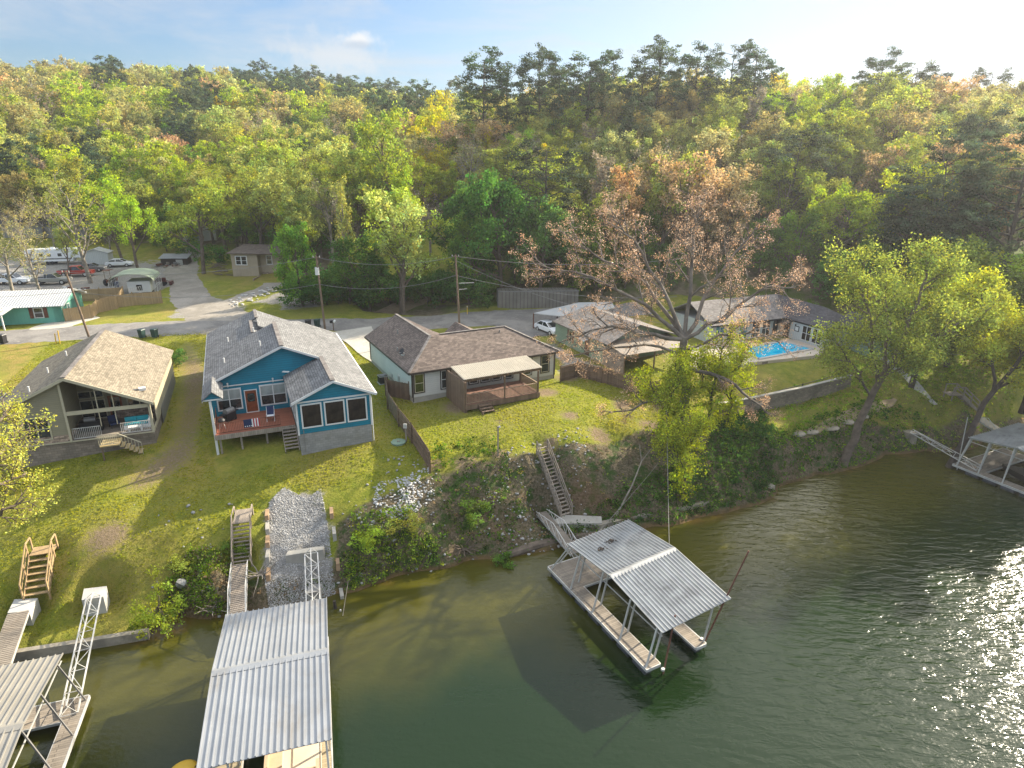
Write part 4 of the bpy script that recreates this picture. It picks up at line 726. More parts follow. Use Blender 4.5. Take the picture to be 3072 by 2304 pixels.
# ------------------------------------------------------------------ docks
def ribbed(mb, c00, c10, c11, c01, n, h=.045, t=.03):
    """sheet metal with raised ribs: c00-c10 is the ridge edge, c01-c11 the eave edge"""
    A, B, C_, D = map(Vector, (c00, c10, c11, c01)); nn = (B-A).cross(D-A).normalized(); nn = nn if nn.z > 0 else -nn
    mb.poly([A, B, C_, D] if (B-A).cross(D-A).z > 0 else [D, C_, B, A], t)
    for i in range(n+1):
        s = i/n; p, q = A.lerp(B, s), D.lerp(C_, s); mb.bar(p+nn*.03, q+nn*.03, .05, h*1.7, nn)
def dock(label, x, y, rot, w, l, roofmat, z_e=(3.2, 3.2), z_r=.6, off=(0, 0), deck=(-.1, .1), walk=1.0, plat=3.0, post_x=None, finger=True, nribs=17, deckmat='deck_grey', lean=(0, 0), front=0., pm='steel_pale', inset=0.):
    """x,y = centre of the roof, local y towards the bank"""
    t = thing('boat_dock', label, 'dock', (x, y, 0), rot); W2, L2 = w/2, l/2
    za = lambda a: z_e[0]+(z_e[1]-z_e[0])*(a+W2)/w
    for k, s in enumerate((1, -1)):
        mb = MB(); ribbed(mb, (-W2, 0, za(-W2)+z_r), (W2, 0, za(W2)+z_r), (W2, s*L2, za(W2)), (-W2, s*L2, za(-W2)), nribs); mb.build('roof', roofmat, t)
    MB().poly([(-W2, .26, za(-W2)+z_r+.0), (W2, .26, za(W2)+z_r+.0), (W2, 0, za(W2)+z_r+.09), (-W2, 0, za(-W2)+z_r+.09)], .02).poly([(W2, -.26, za(W2)+z_r+.0), (-W2, -.26, za(-W2)+z_r+.0), (-W2, 0, za(-W2)+z_r+.09), (W2, 0, za(W2)+z_r+.09)], .02).build('ridge_cap', roofmat, t)
    x0, x1 = deck; y1, y0 = L2-.1+off[1], -L2+front
    dk = MB(); dk.bx(x0, x0+walk, y0, y1-plat, .47, .55).bx(x0, x1, y1-plat, y1, .47, .55)
    dk.build('deck', deckmat, t)
    if finger: MB().bx(x1-walk*.8, x1, y0, y1-plat, .47, .55).build('finger_deck', deckmat, t)
    fr = MB(); fr.bx(x0-.06, x0, y0, y1, .36, .56).bx(x0, x1, y1, y1+.06, .36, .56).bx(x0+walk, x0+walk+.05, y0, y1-plat-.05, .38, .54).bx(x0-.06, x0+walk, y0-.06, y0, .36, .56).bx(x0+walk, x1, y1-plat-.05, y1-plat, .38, .54)
    if finger: fr.bx(x1, x1+.06, y0, y1, .36, .56).bx(x1-walk*.8-.05, x1-walk*.8, y0, y1-plat, .38, .54).bx(x1-walk*.8, x1, y0-.06, y0, .36, .56)
    fr.bar((x0-.12, y0, .78), (x0-.12, y1, .78), .04) if front < 0 else None
    fr.build('deck_frame', 'steel_pale', t)
    ks = [y0+.7+i*1.55 for i in range(int((y1-y0)/1.55))]
    for i, yy in enumerate(ks):
        for xx in ([x0+.26]+([x1-walk*.4] if finger else [])):
            MB().tube([(xx, yy-.55, .17), (xx, yy+.55, .17)], .31, 10).build('float', 'float_black', t)
    ys = [y0+.15, y0+(y1-y0)*.24, y0+(y1-y0)*.5, y0+(y1-y0)*.74, y1-.3]
    for yy in ys:
        for s, xx in ((0, x0+.06), (1, (x1-.06) if finger else W2-.1)):
            for q in ((0, .0), (1, walk-.12)):
                if s == 1 and q[0] == 1: continue
                bxx = xx+q[1]; yr = max(min(yy, L2-.1), -L2+.1); xt = min(max(bxx+lean[s], -W2+.12), W2-.12); zt_ = za(xt)+z_r*(1-abs(yr)/L2)-.06
                MB().bar((bxx, yy+(.35 if q[0] else 0), .5), (xt, yr*.98, zt_), .09 if inset == 0 else .07).build('post', pm, t)
    tr = MB()
    for xx in (max(x0+.06+lean[0], -W2+.12), min(x1-.06+lean[1], W2-.12)):
        tr.bar((xx, -L2+.1, za(xx)-.08), (xx, 0, za(xx)+z_r-.08), .07).bar((xx, L2-.1, za(xx)-.08), (xx, 0, za(xx)+z_r-.08), .07).bar((xx, -L2+.1, za(xx)-.35), (xx, L2-.1, za(xx)-.35), .05)
    for i in range(6):
        yy = -L2+.12+i*(l-.24)/5; z = z_r*(1-abs(yy)/L2)-.09; tr.bar((-W2+.1, yy, za(-W2)+z), (W2-.1, yy, za(W2)+z), .06)
    tr.build('truss', 'steel_pale', t)
    return t
dM = dock('weathered floating boat dock with streaked metal roof moored in the middle cove', 8.55, 34.55, .49, 5.2, 9.9, 'metal_roof_old', (3.1, 3.55), .55, off=(0, 1.5), deck=(-3.2, 1.35), walk=1.0, plat=3.0, lean=(.25, .6), nribs=20, front=.3)
dC = dock('large boat dock with pale ribbed metal roof beside the gravel bank', -12.15, 25.75, .293, 5.55, 10.25, 'metal_roof', (3.3, 3.3), .55, deck=(-2.7, 2.6), walk=1.15, plat=1.6, nribs=19, deckmat='deck_tan', front=-.6)
dL = dock('boat dock with grey ribbed roof cut off by the lower left corner', -24.55, 20.9, .325, 5.6, 10.4, 'metal_roof_tan', (3.3, 3.3), .55, off=(0, -.2), deck=(-2.6, 3.55), walk=1.0, plat=1.5, nribs=17, deckmat='deck_grey', pm='steel_grey', inset=.5)
dR = dock('boat dock with stained metal roof on the right edge by the leaning tree', 48.9, 53.0, -.1, 8.4, 8.2, 'metal_roof_old', (3.5, 3.5), .6, off=(0, .6), deck=(-4.6, 4.0), walk=1.0, plat=2.4, nribs=22)
dR.location = (49.4, 53.9, 0); dR.rotation_euler.z = .46; dR.scale = (1, 1, 1)
def at(o, a, b, z): c, s = math.cos(o.rotation_euler.z), math.sin(o.rotation_euler.z); return (o.location.x+a*c-b*s, o.location.y+a*s+b*c, z)
def mooring(label, p0, p1, r=.055, mat='rust'):
    t = thing('mooring_pole', label, 'pole', p0); d = Vector(p1)-Vector(p0); MB().tube([(0, 0, 0), tuple(d*.55), tuple(d)], [r, r, r*.9], 8).build('pipe', mat, t); MB().cyl((0, 0, .9), r*2.2, .12, 8).build('sleeve', 'steel_pale', t); return t
mooring('long rusty mooring pole leaning up through the middle dock roof', U(2100,1955,-.4), U(2246,1653,6.6))
mooring('rusty mooring pole at the near left corner of the middle dock', at(dM, -2.3, -5.0, -.5), at(dM, -1.2, -4.4, 3.4))
mooring('short pale mooring pole behind the right edge dock', at(dR, -4.2, 4.3, -.5), at(dR, -4.2, 4.6, 5.4), .04, 'steel_pale')
mooring('thin bare pole standing in the water right of the pale roofed dock', U(1025,1868,-.3), U(1045,1740,1.6), .025, 'bark_pale')
x, y, z = U(1005, 1825, 0); t = thing('stump', 'short dark stump of a post in the shallow water by the pale roofed dock', 'stump', (x, y, -.5)); MB().tube([(0, 0, 0), (.02, 0, .6), (.0, 0, 1.1)], [.13, .12, .1], 8).build('trunk', 'bark_dark', t)
# rust and dead leaves caught on the middle dock roof
t = thing('dead_leaves', 'small dark heaps of dead leaves lying on the middle dock roof near the bank', 'leaves', at(dM, 0, 0, 0), .49)
rr = random.Random(3)
for (a_, b_) in ((-1.2, 2.9), (-.2, 3.3)):
    mb = MB()
    for k in range(26):
        u_, v_ = a_+rr.gauss(0, .16), b_+rr.gauss(0, .1); z_ = 3.1+.45*(u_+2.6)/5.2+.55*(1-v_/4.95)+.07; mb.box((u_, v_, z_), (rr.uniform(.05, .14), rr.uniform(.03, .1), rr.uniform(.01, .06)), rr.uniform(0, 3))
    mb.build('leaf_heap', 'bark_dark', t)
# pontoon boat and things at the pale roofed dock
bp = at(dC, .9, -5.6, .35); t = thing('pontoon_boat', 'pontoon boat with tan seats and silver outboard motor under the pale roofed dock', 'boat', bp, .293)
MB().bx(-1.25, 1.25, -1.6, 6.0, .3, .38).build('deck', 'ply_tan', t)
for s in (-.95, .95): MB().tube([(s, -1.7, .02), (s, 5.6, .02), (s, 6.2, .2)], [.3, .3, .05], 12).build('pontoon', 'metal_roof', t)
MB().bx(-1.2, -.5, 0, 3, .38, .85).bx(-1.25, -1.1, 0, 3, .85, 1.2).build('seat', 'fabric_tan', t); MB().bx(.35, 1.2, -1.35, 1.2, .38, .8).bx(1.05, 1.22, -1.35, 1.2, .8, 1.25).build('lounge_seat', 'fabric_tan', t)
rl = MB(); rl.tube([(1.24, -1.5, .4), (1.24, -1.5, 1.15), (1.24, 5.8, 1.15), (-1.24, 5.8, 1.15), (-1.24, -1.5, 1.15), (-1.24, -1.5, .4)], .025, 6); rl.tube([(.4, -1.55, .4), (.4, -1.55, 1.2), (1.2, -1.55, 1.2), (1.2, -1.55, .4)], .03, 6); rl.bar((.4, -1.55, .8), (1.2, -1.55, .8), .03); rl.build('rail', 'plastic_black', t)
mt_ = MB(); mt_.blob((-.35, -1.95, 1.0), (.3, .42, .32), 3, 2, .04); mt_.build('motor_cowl', 'paint_silver', t, True); MB().bx(-.45, -.25, -2.05, -1.75, -.6, .75).build('motor_leg', 'paint_silver', t)
MB().bx(-1.0, -.6, -1.3, -.9, .38, .7).build('cooler', 'plastic_red', t)
p = U(548, 2312, .3); t = thing('float_tube', 'round yellow inflatable float in the water beside the pale roofed dock', 'float', (p[0], p[1], 0), .3)
MB().tube([(0, 0, -.05), (0, 0, .05), (0, 0, .2), (0, 0, .36), (0, 0, .42)], [.55, .68, .7, .5, .1], 20).build('tube', 'plastic_yellow', t, True); MB().tube([(.5, 0, .3), (.6, 0, .4), (.66, .1, .3)], .03, 6).build('handle', 'rubber', t)
t = thing('motorboat', 'motorboat lying in shade under the right edge dock', 'boat', at(dR, -.8, -.8, .1), .46)
hl = MB(); rings = [(-2.6, .85, .0), (-1, 1.0, 0), (1, .95, .05), (2.3, .5, .2), (3.0, .05, .45)]
n = len(hl.v)
for y_, wd, zz in rings: hl.v += [(-wd, y_, .75), (-wd*.7, y_, zz), (wd*.7, y_, zz), (wd, y_, .75)]
for i in range(4):
    for k in range(3): q = i*4+k; hl.f.append((q, q+1, q+5, q+4))
hl.f += [(0, 3, 2, 1)]+[(i*4+3, i*4, i*4+4, i*4+7) for i in range(4)]; hl.build('hull', 'plastic_black', t); MB().bx(-.6, .6, -1.0, -.5, .76, 1.2).build('seat', 'fabric_navy', t); MB().blob((0, -2.9, 1.0), (.25, .35, .35), 2, 2, .03).bx(-.1, .1, -3.0, -2.8, -.3, .8).build('outboard_motor', 'plastic_black', t, True)
# ------------------------------------------------------------------ anchor blocks, trusses, gangways
def block(label, quad, z1, z0, mat='concrete_pale', name='anchor_block', cat='concrete block'):
    cx, cy = sum(q[0] for q in quad)/4, sum(q[1] for q in quad)/4; t = thing(name, label, cat, (cx, cy, z0)); q = [(p[0]-cx, p[1]-cy) for p in quad]
    if sum(q[i][0]*q[(i+1) % 4][1]-q[(i+1) % 4][0]*q[i][1] for i in range(4)) < 0: q = q[::-1]
    MB().poly([(a, b, z1-z0) for a, b in q], z1-z0).build('body', mat, t); return t
block('pale concrete anchor block at the top of the long steel truss', [(-27.42,33.97),(-26.13,34.26),(-25.7,33.2),(-26.85,32.86)], 1.85, .5)
block('pale concrete landing block under the new wooden stairs', [(-31.49,33.31),(-30.1,33.45),(-29.75,32.2),(-30.96,32.03)], 1.5, .4)
block('long low concrete footing in the gravel below the blue house', [(-15.4,36.9),(-15.4,37.5),(-13.1,38.2),(-13.0,37.7)], 2.45, 1.5, 'concrete')
block('pale weathered concrete slab at the foot of the long bank stairs', [(2.9,43.9),(4.3,45.3),(7.4,45.1),(7.3,44.1)], .85, .2, 'concrete', 'slab', 'concrete slab')
block('rough leaning rock slab below the anchor truss in the gravel', [(-13.3,35.0),(-12.5,35.2),(-12.4,34.4),(-13.2,34.3)], 1.5, .8, 'rock_grey', 'slab', 'stone')
block('low pale concrete anchor block on the bank by the big leaning tree', [(41.0,61.3),(42.0,61.5),(42.3,60.5),(41.4,60.2)], 1.8, .4, 'concrete_old')
def truss(label, a, b, w=.75, h=.8, n=6, mat='steel_white', tri=True, name='anchor_truss'):
    a, b = Vector(a), Vector(b); t = thing(name, label, 'truss', tuple(a)); d = b-a; s = Vector((d.y, -d.x, 0)).normalized()*w/2; u = Vector((0, 0, h)); r = .035; k_ = .8 if mat == 'steel_pale' else 1.
    MB().bar(-s, d-s, .07).build('chord', mat, t); MB().bar(s, d+s, .07).build('chord', mat, t); MB().bar(u*.5, d+u, .06).build('top_chord', mat, t); lat = MB()
    for i in range(n+1):
        p = d*(i/n); q = d*(min(i+1, n)/n); uu = u*(.5+.5*i/n); lat.bar(p-s, p+s, .04*k_).bar(p-s, p+uu, .032*k_).bar(p+s, p+uu, .032*k_)
        if i < n: lat.bar(p-s if i % 2 else p+s, q+s if i % 2 else q-s, .035*k_).bar(p+s, q+uu*1.05, .03*k_)
    lat.build('lattice', mat, t); return t
truss('long white steel truss running from the concrete block to the lower left dock', (-26.3,33.2,1.85), (-22.9,25.3,.65), .8, .6, 6, 'steel_pale')
truss('short white steel truss above the gravel by the pale roofed dock', (-13.75,37.3,2.4), (-12.2,32.3,.9), .85, .8, 5)
truss('long pale steel truss sloping from the bank to the right edge dock', (41.8,60.7,1.9), (44.6,54.4,.75), .8, .5, 6, 'steel_pale')
def gangway(label, a, b, w=1.0, mat='deck_grey', railh=.0, side=(1, -1), name='gangway'):
    a, b = Vector(a), Vector(b); d = b-a; t = thing(name, label, 'gangway', tuple(a)); s = Vector((d.y, -d.x, 0)).normalized()*w/2
    ang = math.atan2(d.y, d.x); mb = MB(); n = int(d.length/.15)
    for i in range(n): p = d*((i+.5)/n); mb.bar(p-s, p+s, .135, .04)
    mb.build('deck_boards', mat, t); MB().bar(-s-Vector((0, 0, .1)), d-s-Vector((0, 0, .1)), .06, .14).build('stringer', 'steel_pale', t); MB().bar(s-Vector((0, 0, .1)), d+s-Vector((0, 0, .1)), .06, .14).build('stringer', 'steel_pale', t)
    if railh:
        for k in side:
            r = MB(); u = Vector((0, 0, railh)); r.bar(s*k*1.08+u*.2, d*.5+s*k*1.08+u, .045).bar(d*.5+s*k*1.08+u, d*.97+s*k*1.08+u*.35, .045)
            for i in range(6): q = d*(i/6+.08)+s*k*1.05; e = u*(1-abs(i/6+.08-.5)*1.3); r.bar(q, q+e, .03).bar(q+e, q+d*.16, .025)
            r.build('side_rail', 'steel_white', t)
    return t
gangway('plank gangway from the landing block down to the lower left dock', (-30.35,32.1,1.5), (-27.6,25.6,.65), 1.1, 'deck_grey')
gangway('plank gangway with white pipe rails from the grey stairs to the pale roofed dock', (-18.45,36.6,2.0), (-16.5,31.0,.65), .95, 'wood_grey', .9)
gangway('narrow gangway with white pipe rails down to the middle dock', (2.5,45.3,1.05), (4.9,40.2,.65), .9, 'deck_grey', .9)
gangway('flat pale footbridge below the right bank stairs', (50.2,63.0,2.6), (50.2,59.4,2.4), 1.0, 'ply_tan', .8, (1,))
truss('thin white pipe frame beside the far left gangway', (-31.2,31.0,1.3), (-29.6,26.5,.7), .25, .8, 5)
# ------------------------------------------------------------------ outdoor stairs
def stairs(label, top, bot, w, n, mat, plat=0., railh=.9, posts=3, rmat=None, rail_in=0., name='stairs'):
    a, b = Vector(top), Vector(bot); d = b-a; hd = Vector((d.x, d.y, 0)); hn = hd.normalized(); s = Vector((hn.y, -hn.x, 0))*w/2; t = thing(name, label, 'stairs', tuple(a)); rmat = rmat or mat
    mb = MB()
    for i in range(n):
        p = d*((i+.5)/n); p.z = d.z*(i+1)/n; mb.bar(p-s, p+s, abs(hd.length/n)*.72, .05)
    mb.build('treads', mat, t)
    for k in (-1, 1): MB().bar(s*k-Vector((0, 0, .12)), d+s*k-Vector((0, 0, .12)), .05, .26).build('stringer', rmat, t)
    if plat: 
        pm = MB(); m_ = int(plat/.15)
        for i in range(m_): p = -hn*(.07+i*.15); pm.bar(p-s, p+s, .135, .05)
        pm.build('platform', mat, t)
    if railh:
        for k in (-1, 1):
            r = MB(); o = s*k*1.05; u = Vector((0, 0, railh)); st = -hn*(plat*.75)
            if plat > .8: r.bar(o+st+u, o+u, .05, .11)
            r.bar(o+u, o+d+u, .05, .11); r.bar(o+u*.5, o+d+u*.5, .04, .09)
            for i in range(posts): q = d*(i/(posts-1)) ; r.bar(o+q-Vector((0, 0, .5)), o+q+u, .09)
            if plat > .8: r.bar(o+st-Vector((0, 0, .6)), o+st+u, .09)
            r.build('handrail', rmat, t)
    return t
stairs('new yellow pine stairs on the lawn above the landing block', (-30.9,35.5,3.35), (-30.2,33.5,1.7), 1.35, 6, 'wood_new', 1.1, .9, 3)
stairs('grey weathered wooden stairs beside the gravel below the blue house', (-18.85,38.5,4.0), (-18.35,36.75,2.05), 1.15, 10, 'wood_grey', 2.0, .55, 3)
stairs('long grey wooden stairs climbing the steep bank from the concrete slab', (2.6,48.7,5.2), (4.55,45.2,.95), 1.0, 18, 'wood_grey', .2, .75, 5)
stairs('short grey wooden stairs on the grassy right bank', (47.9,63.7,5.1), (49.9,63.8,3.5), 1.15, 8, 'wood_grey', 1.6, .9, 3)
# ------------------------------------------------------------------ walls
def wall(label, pts, w, mat, name='retaining_wall', cat='wall', cap=None):
    t = thing(name, label, cat, (pts[0][0], pts[0][1], 0)); o = pts[0]; mb = MB()
    for i in range(len(pts)-1):
        (x0, y0, a0, b0), (x1, y1, a1, b1) = pts[i], pts[i+1]; dx, dy = x1-x0, y1-y0; L = math.hypot(dx, dy); nx, ny = -dy/L*w/2, dx/L*w/2; n = len(mb.v)
        for (x, y, a, b) in ((x0, y0, a0, b0), (x1, y1, a1, b1)): mb.v += [(x-o[0]-nx, y-o[1]-ny, a), (x-o[0]+nx, y-o[1]+ny, a), (x-o[0]+nx, y-o[1]+ny, b), (x-o[0]-nx, y-o[1]-ny, b)]
        mb.f += [(n, n+1, n+2, n+3), (n+7, n+6, n+5, n+4), (n, n+4, n+5, n+1), (n+1, n+5, n+6, n+2), (n+2, n+6, n+7, n+3), (n+3, n+7, n+4, n)]
    mb.build('body', mat, t); 
    if cap:
        c = MB()
        for i in range(len(pts)-1): c.bar((pts[i][0]-o[0], pts[i][1]-o[1], pts[i][3]+.04), (pts[i+1][0]-o[0], pts[i+1][1]-o[1], pts[i+1][3]+.04), w+.08, .09)
        c.build('coping', cap, t)
    return t
a = U(-300,1990,.6); b = U(27,1957,.6); c_ = U(230,1925,.6); d = U(445,1889,.6)
wall('low old concrete wall holding the lawn above the lower left water', [(a[0],a[1],-1.5,.62),(b[0],b[1],-1.5,.62),(c_[0],c_[1],-1.5,.62),(d[0],d[1],-1.5,.6)], .35, 'concrete_old')
wall('long grey block retaining wall below the pool lawn', [(19.8,57.1,3.6,6.1),(24.3,59.2,3.6,6.1),(30.5,62.3,3.8,6.12),(37.4,66.3,4.2,6.15)], .3, 'block_brown', cap='concrete')
wall('low brown stone wall edging the pool terrace', [(28.6,69.2,5.9,6.75),(33.5,72,5.9,6.75),(38.3,74.6,5.9,6.75)], .3, 'block_brown')
a, b = U(695,1535,3.8), U(725,1672,2.1)
for lab, P0, P1, n in (('weathered timber edging post on the left side of the gravel', (-17.7,40.2,3.9), (-16.3,36.0,2.3), 5), ('weathered timber edging post on the right side of the gravel', (-13.2,40.8,3.9), (-11.5,36.0,2.3), 4)):
    for i in range(n):
        s = i/(n-1); p = Vector(P0).lerp(Vector(P1), s); q = Vector(P0).lerp(Vector(P1), min(1, s+.16)); z = tz(p.x, p.y)
        t = thing('edging_block', lab, 'block', (p.x, p.y, z-.35), math.atan2(P1[1]-P0[1], P1[0]-P0[0])-math.pi/2+random.uniform(-.06, .06), 'blocks edging the gravel'); MB().box((0, 0, 0), (.26, 1.0, random.uniform(.55, .75)), 0, (.95, .97)).build('body', 'concrete' if i % 2 else 'timber', t)
p = U(1525, 1660, .25); t = thing('driftwood_log', 'large weathered log lying along the waterline under the narrow gangway', 'log', (p[0], p[1], .15)); q = U(1700, 1612, .25)
MB().tube([(0, 0, 0), ((q[0]-p[0])*.4, (q[1]-p[1])*.4, .1), (q[0]-p[0], q[1]-p[1], .05), ((q[0]-p[0])*1.6, (q[1]-p[1])*1.3, .1)], [.3, .36, .3, .15], 9).build('trunk', 'bark', t)
# lower concrete ledge at the ivy bank
pl_ = [U(1790,1570,.8), U(1900,1545,.8), U(2060,1515,.8), U(2200,1482,.8), U(2320,1452,.8)]
wall('narrow old concrete ledge along the ivy covered bank', [(p[0],p[1],-.6,.75) for p in pl_], .5, 'concrete_old')
# ------------------------------------------------------------------ fences
def fence(label, pts, h, mat='wood_brown', rails=True, every=2.4, name='wooden_fence', z=None, side=1, gates=()):
    o = pts[0]; zz = [tz(p[0], p[1]) if z is None else z for p in pts]; t = thing(name, label, 'fence', (o[0], o[1], zz[0])); mb = MB(); rr_ = MB(); posts = []
    for i in range(len(pts)-1):
        (x0, y0), (x1, y1) = pts[i][:2], pts[i+1][:2]; L = math.hypot(x1-x0, y1-y0); n = max(1, int(L/.15)); ang = math.atan2(y1-y0, x1-x0); nx, ny = -math.sin(ang), math.cos(ang)
        for k in range(n):
            s = (k+.5)/n; x, y = x0+(x1-x0)*s, y0+(y1-y0)*s; g_ = tz(x, y) if z is None else z
            mb.box((x-o[0], y-o[1], g_-zz[0]-.1), (L/n*.93, .025, h+random.uniform(-.02, .02)), ang)
        m_ = max(1, int(L/every))
        for k in range(m_+1):
            s = k/m_; x, y = x0+(x1-x0)*s, y0+(y1-y0)*s; posts.append((x, y, ang, nx, ny))
            if k < m_:
                x2, y2 = x0+(x1-x0)*(k+1)/m_, y0+(y1-y0)*(k+1)/m_
                for q in (.35, h*.55, h-.25): rr_.bar((x-o[0]+nx*.05*side, y-o[1]+ny*.05*side, tz(x, y)-zz[0]+q), (x2-o[0]+nx*.05*side, y2-o[1]+ny*.05*side, tz(x2, y2)-zz[0]+q), .05, .09)
    mb.build('boards', mat, t)
    if rails: rr_.build('rails', mat, t)
    for (x, y, ang, nx, ny) in posts: MB().box((x-o[0]+nx*.1*side, y-o[1]+ny*.1*side, tz(x, y)-zz[0]-.2), (.1, .1, h+.3), ang).build('post', mat, t)
    return t
fence('dark weathered board fence between the blue house and the sloping yard', [(-9.95,57.2),(-12.3,58.3),(-11.5,55.0),(-9.9,51.5),(-8.3,48.6),(-6.3,44.6)], 1.8, 'wood_brown', side=-1)
fence('weathered board fence with gate beside the green house', [(5.0,62.8),(7.0,64.5),(9.4,62.8),(12.0,60.2),(14.6,59.2)], 1.75, 'wood_brown', side=-1)
fence('new golden board fence around the teal house yard', [(-60.2,83.0),(-57.9,85.1),(-59.0,88.2),(-57.7,90.6),(-60.0,96.5),(-66,94.3)], 1.9, 'wood_new', side=1)
fence('golden board fence panel in front of the arched carport', [(-59.0,89.0),(-58.4,91.0),(-56.4,92.6),(-52.9,94.0)], 1.9, 'wood_new', side=1)
def openfence(label, pts, h, mat, name='rail_fence', step=.35):
    o = pts[0]; t = thing(name, label, 'fence', (o[0], o[1], 0)); mb = MB(); n_ = MB()
    for i in range(len(pts)-1):
        a, b = pts[i], pts[i+1]; L = math.hypot(b[0]-a[0], b[1]-a[1]); m_ = max(1, int(L/2)); k_ = int(L/step)
        za, zb = tz(*a), tz(*b)
        for q in (h, h*.5, .15): mb.bar((a[0]-o[0], a[1]-o[1], za+q), (b[0]-o[0], b[1]-o[1], zb+q), .05, .05)
        for k in range(k_): s = k/k_; x, y = a[0]+(b[0]-a[0])*s, a[1]+(b[1]-a[1])*s; mb.bar((x-o[0], y-o[1], tz(x, y)), (x-o[0], y-o[1], tz(x, y)+h), .025)
        for k in range(m_+1): s = k/m_; x, y = a[0]+(b[0]-a[0])*s, a[1]+(b[1]-a[1])*s; MB().box((x-o[0], y-o[1], tz(x, y)-.2), (.09, .09, h+.3)).build('post', mat, t)
    mb.build('railing', mat, t); return t
openfence('dark wooden rail fence running downhill from the pool', [(38.3,74.8),(39.0,72.0),(38.6,69.5),(39.2,67.6)], 1.1, 'wood_brown', step=.16)
openfence('black metal fence along the front of the pool lawn wall', [(20.2,57.6),(24.5,59.6),(30.5,62.7),(37,66.4)], 1.0, 'trim_black', 'wire_fence', .9)
# ------------------------------------------------------------------ utility poles and wires
def upole(label, base, top, r=.15, extra=None):
    t = thing('utility_pole', label, 'utility pole', base); d = tuple(top[i]-base[i] for i in range(3)); MB().tube([(0, 0, -.5), tuple(x*.5 for x in d), d], [r, r*.85, r*.65], 9).build('shaft', 'pole_wood', t)
    k = MB(); k.bar((d[0]-.45, d[1], d[2]-.25), (d[0]+.45, d[1], d[2]-.25), .09); k.build('crossarm', 'pole_wood', t)
    for s in (-.4, 0.05, .4): MB().cyl((d[0]+s, d[1], d[2]-.2), .05, .2, 6).build('insulator', 'steel_pale', t)
    return t
def topat(base, sx, sy):          # height of a vertical pole whose tip shows at (sx, sy)
    best = min((abs(PJ(base[0], base[1], z)[1]-sy), z) for z in np.arange(base[2]+3, base[2]+16, .05)); return best[1]
B1 = (-52.3, 75.6, 7.0); B2 = (-24.4, 80.0, 7.0); B3 = (-6.9, 80.6, 7.0)
T1 = (B1[0]-1.2, B1[1], topat(B1, 138, 812)); T2 = (B2[0]-.3, B2[1], topat(B2, 952, 767)); T3 = (B3[0]-.4, B3[1], topat(B3, 1360, 764))
upole('leaning wooden utility pole in front of the teal house', B1, T1); p2 = upole('wooden utility pole with white transformer behind the blue house', B2, T2); p3 = upole('dark wooden utility pole behind the brown roofed white house', B3, T3)
MB().cyl((-.35, 0, T2[2]-7-2.4), .26, .9, 12).build('transformer', 'trim_white', p2); MB().bar((0, 0, T3[2]-7-3.6), (1.9, .2, T3[2]-7-3.55), .06).bar((0, 0, T3[2]-7-4.4), (1.0, .2, T3[2]-7-4.35), .05).build('lamp_arm', 'steel_white', p3)
def wire(label, pts, sag=1., r=.022):
    t = thing('power_line', label, 'wire', pts[0]); mb = MB(); o = Vector(pts[0])
    for i in range(len(pts)-1):
        a, b = Vector(pts[i]), Vector(pts[i+1]); mb.tube([a.lerp(b, k/10)-o-Vector((0, 0, sag*4*(k/10)*(1-k/10))) for k in range(11)], r, 4)
    mb.build('cable', 'steel_grey', t)
far = (-110, 73, 15.5); far2 = (24, 90, 15.5)
wire('upper power line along the road between the poles', [far, (T1[0], T1[1], T1[2]-.2), (T2[0], T2[1], T2[2]-.2), (T3[0], T3[1], T3[2]-.2), (far2[0], far2[1], far2[2])])
wire('lower cable along the road between the poles', [(far[0], far[1], 12.4), (T1[0]+.3, T1[1], T1[2]-2.6), (T2[0], T2[1], T2[2]-3.6), (T3[0], T3[1], T3[2]-2.6), (22, 84, 11.2)], 1.1)
wire('service wire from the dark pole to the green house roof', [(T3[0], T3[1], T3[2]-.7), (12, 76, 10.6)], .8)
wire('long thin wire crossing above the pool', [(12, 76, 10.4), (52, 62, 9.5)], .5, .015)
wire('thin stay cable from the big sycamore to the middle dock roof', [U(2000,1230,8), at(dM, 2.4, .3, 3.9)], .1, .015); wire('thin stay cable from the bank down to the far dock corner', [U(1975,1390,3.5), at(dM, -.2, 4.9, 3.2)], .1, .015)
# ------------------------------------------------------------------ small things
def bin_(label, p, rot, mat='plastic_green', group=None):
    t = thing('wheelie_bin', label, 'trash bin', p, rot, group); MB().box((0, 0, .06), (.5, .55, .95), 0, (1.2, 1.22)).build('body', mat, t); MB().box((0, 0, 1.01), (.66, .74, .1), 0, (.85, .8)).bar((-.25, .38, .98), (.25, .38, .98), .04).build('lid', mat, t)
    for x in (-.26, .26): MB().tube([(x-.03, .28, .12), (x+.03, .28, .12)], .12, 10).build('wheel', 'rubber', t)
    return t
for lab, sx, sy, mt in (('left dark green trash bin by the road edge behind the tan roof', 428, 1016, 0), ('right dark green trash bin by the road edge behind the tan roof', 466, 1014, 0), ('dark trash bin on the dry grass at the left frame edge', 12, 1032, 1), ('leftmost of three trash bins behind the grey shingle roof', 889, 990, 0), ('middle of three trash bins behind the grey shingle roof', 926, 985, 1), ('rightmost of three trash bins next to the transformer pole', 953, 984, 0)):
    x, y, z = ray(sx, sy); bin_(lab, (x, y, z+.05), random.uniform(-.4, .4), 'plastic_green' if mt == 0 else 'plastic_black')
x, y, z = ray(1001, 992); t = thing('mailbox', 'black mailbox with white newspaper tube beside the transformer pole', 'mailbox', (x, y, z)); MB().bx(-.05, .05, -.05, .05, 0, 1.1).build('post', 'wood_brown', t); MB().bx(-.35, -.02, -.25, .25, 1.05, 1.35).build('box', 'plastic_black', t); MB().tube([(.2, -.25, 1.25), (.2, .25, 1.25)], .14, 8).build('tube', 'plastic_white', t)
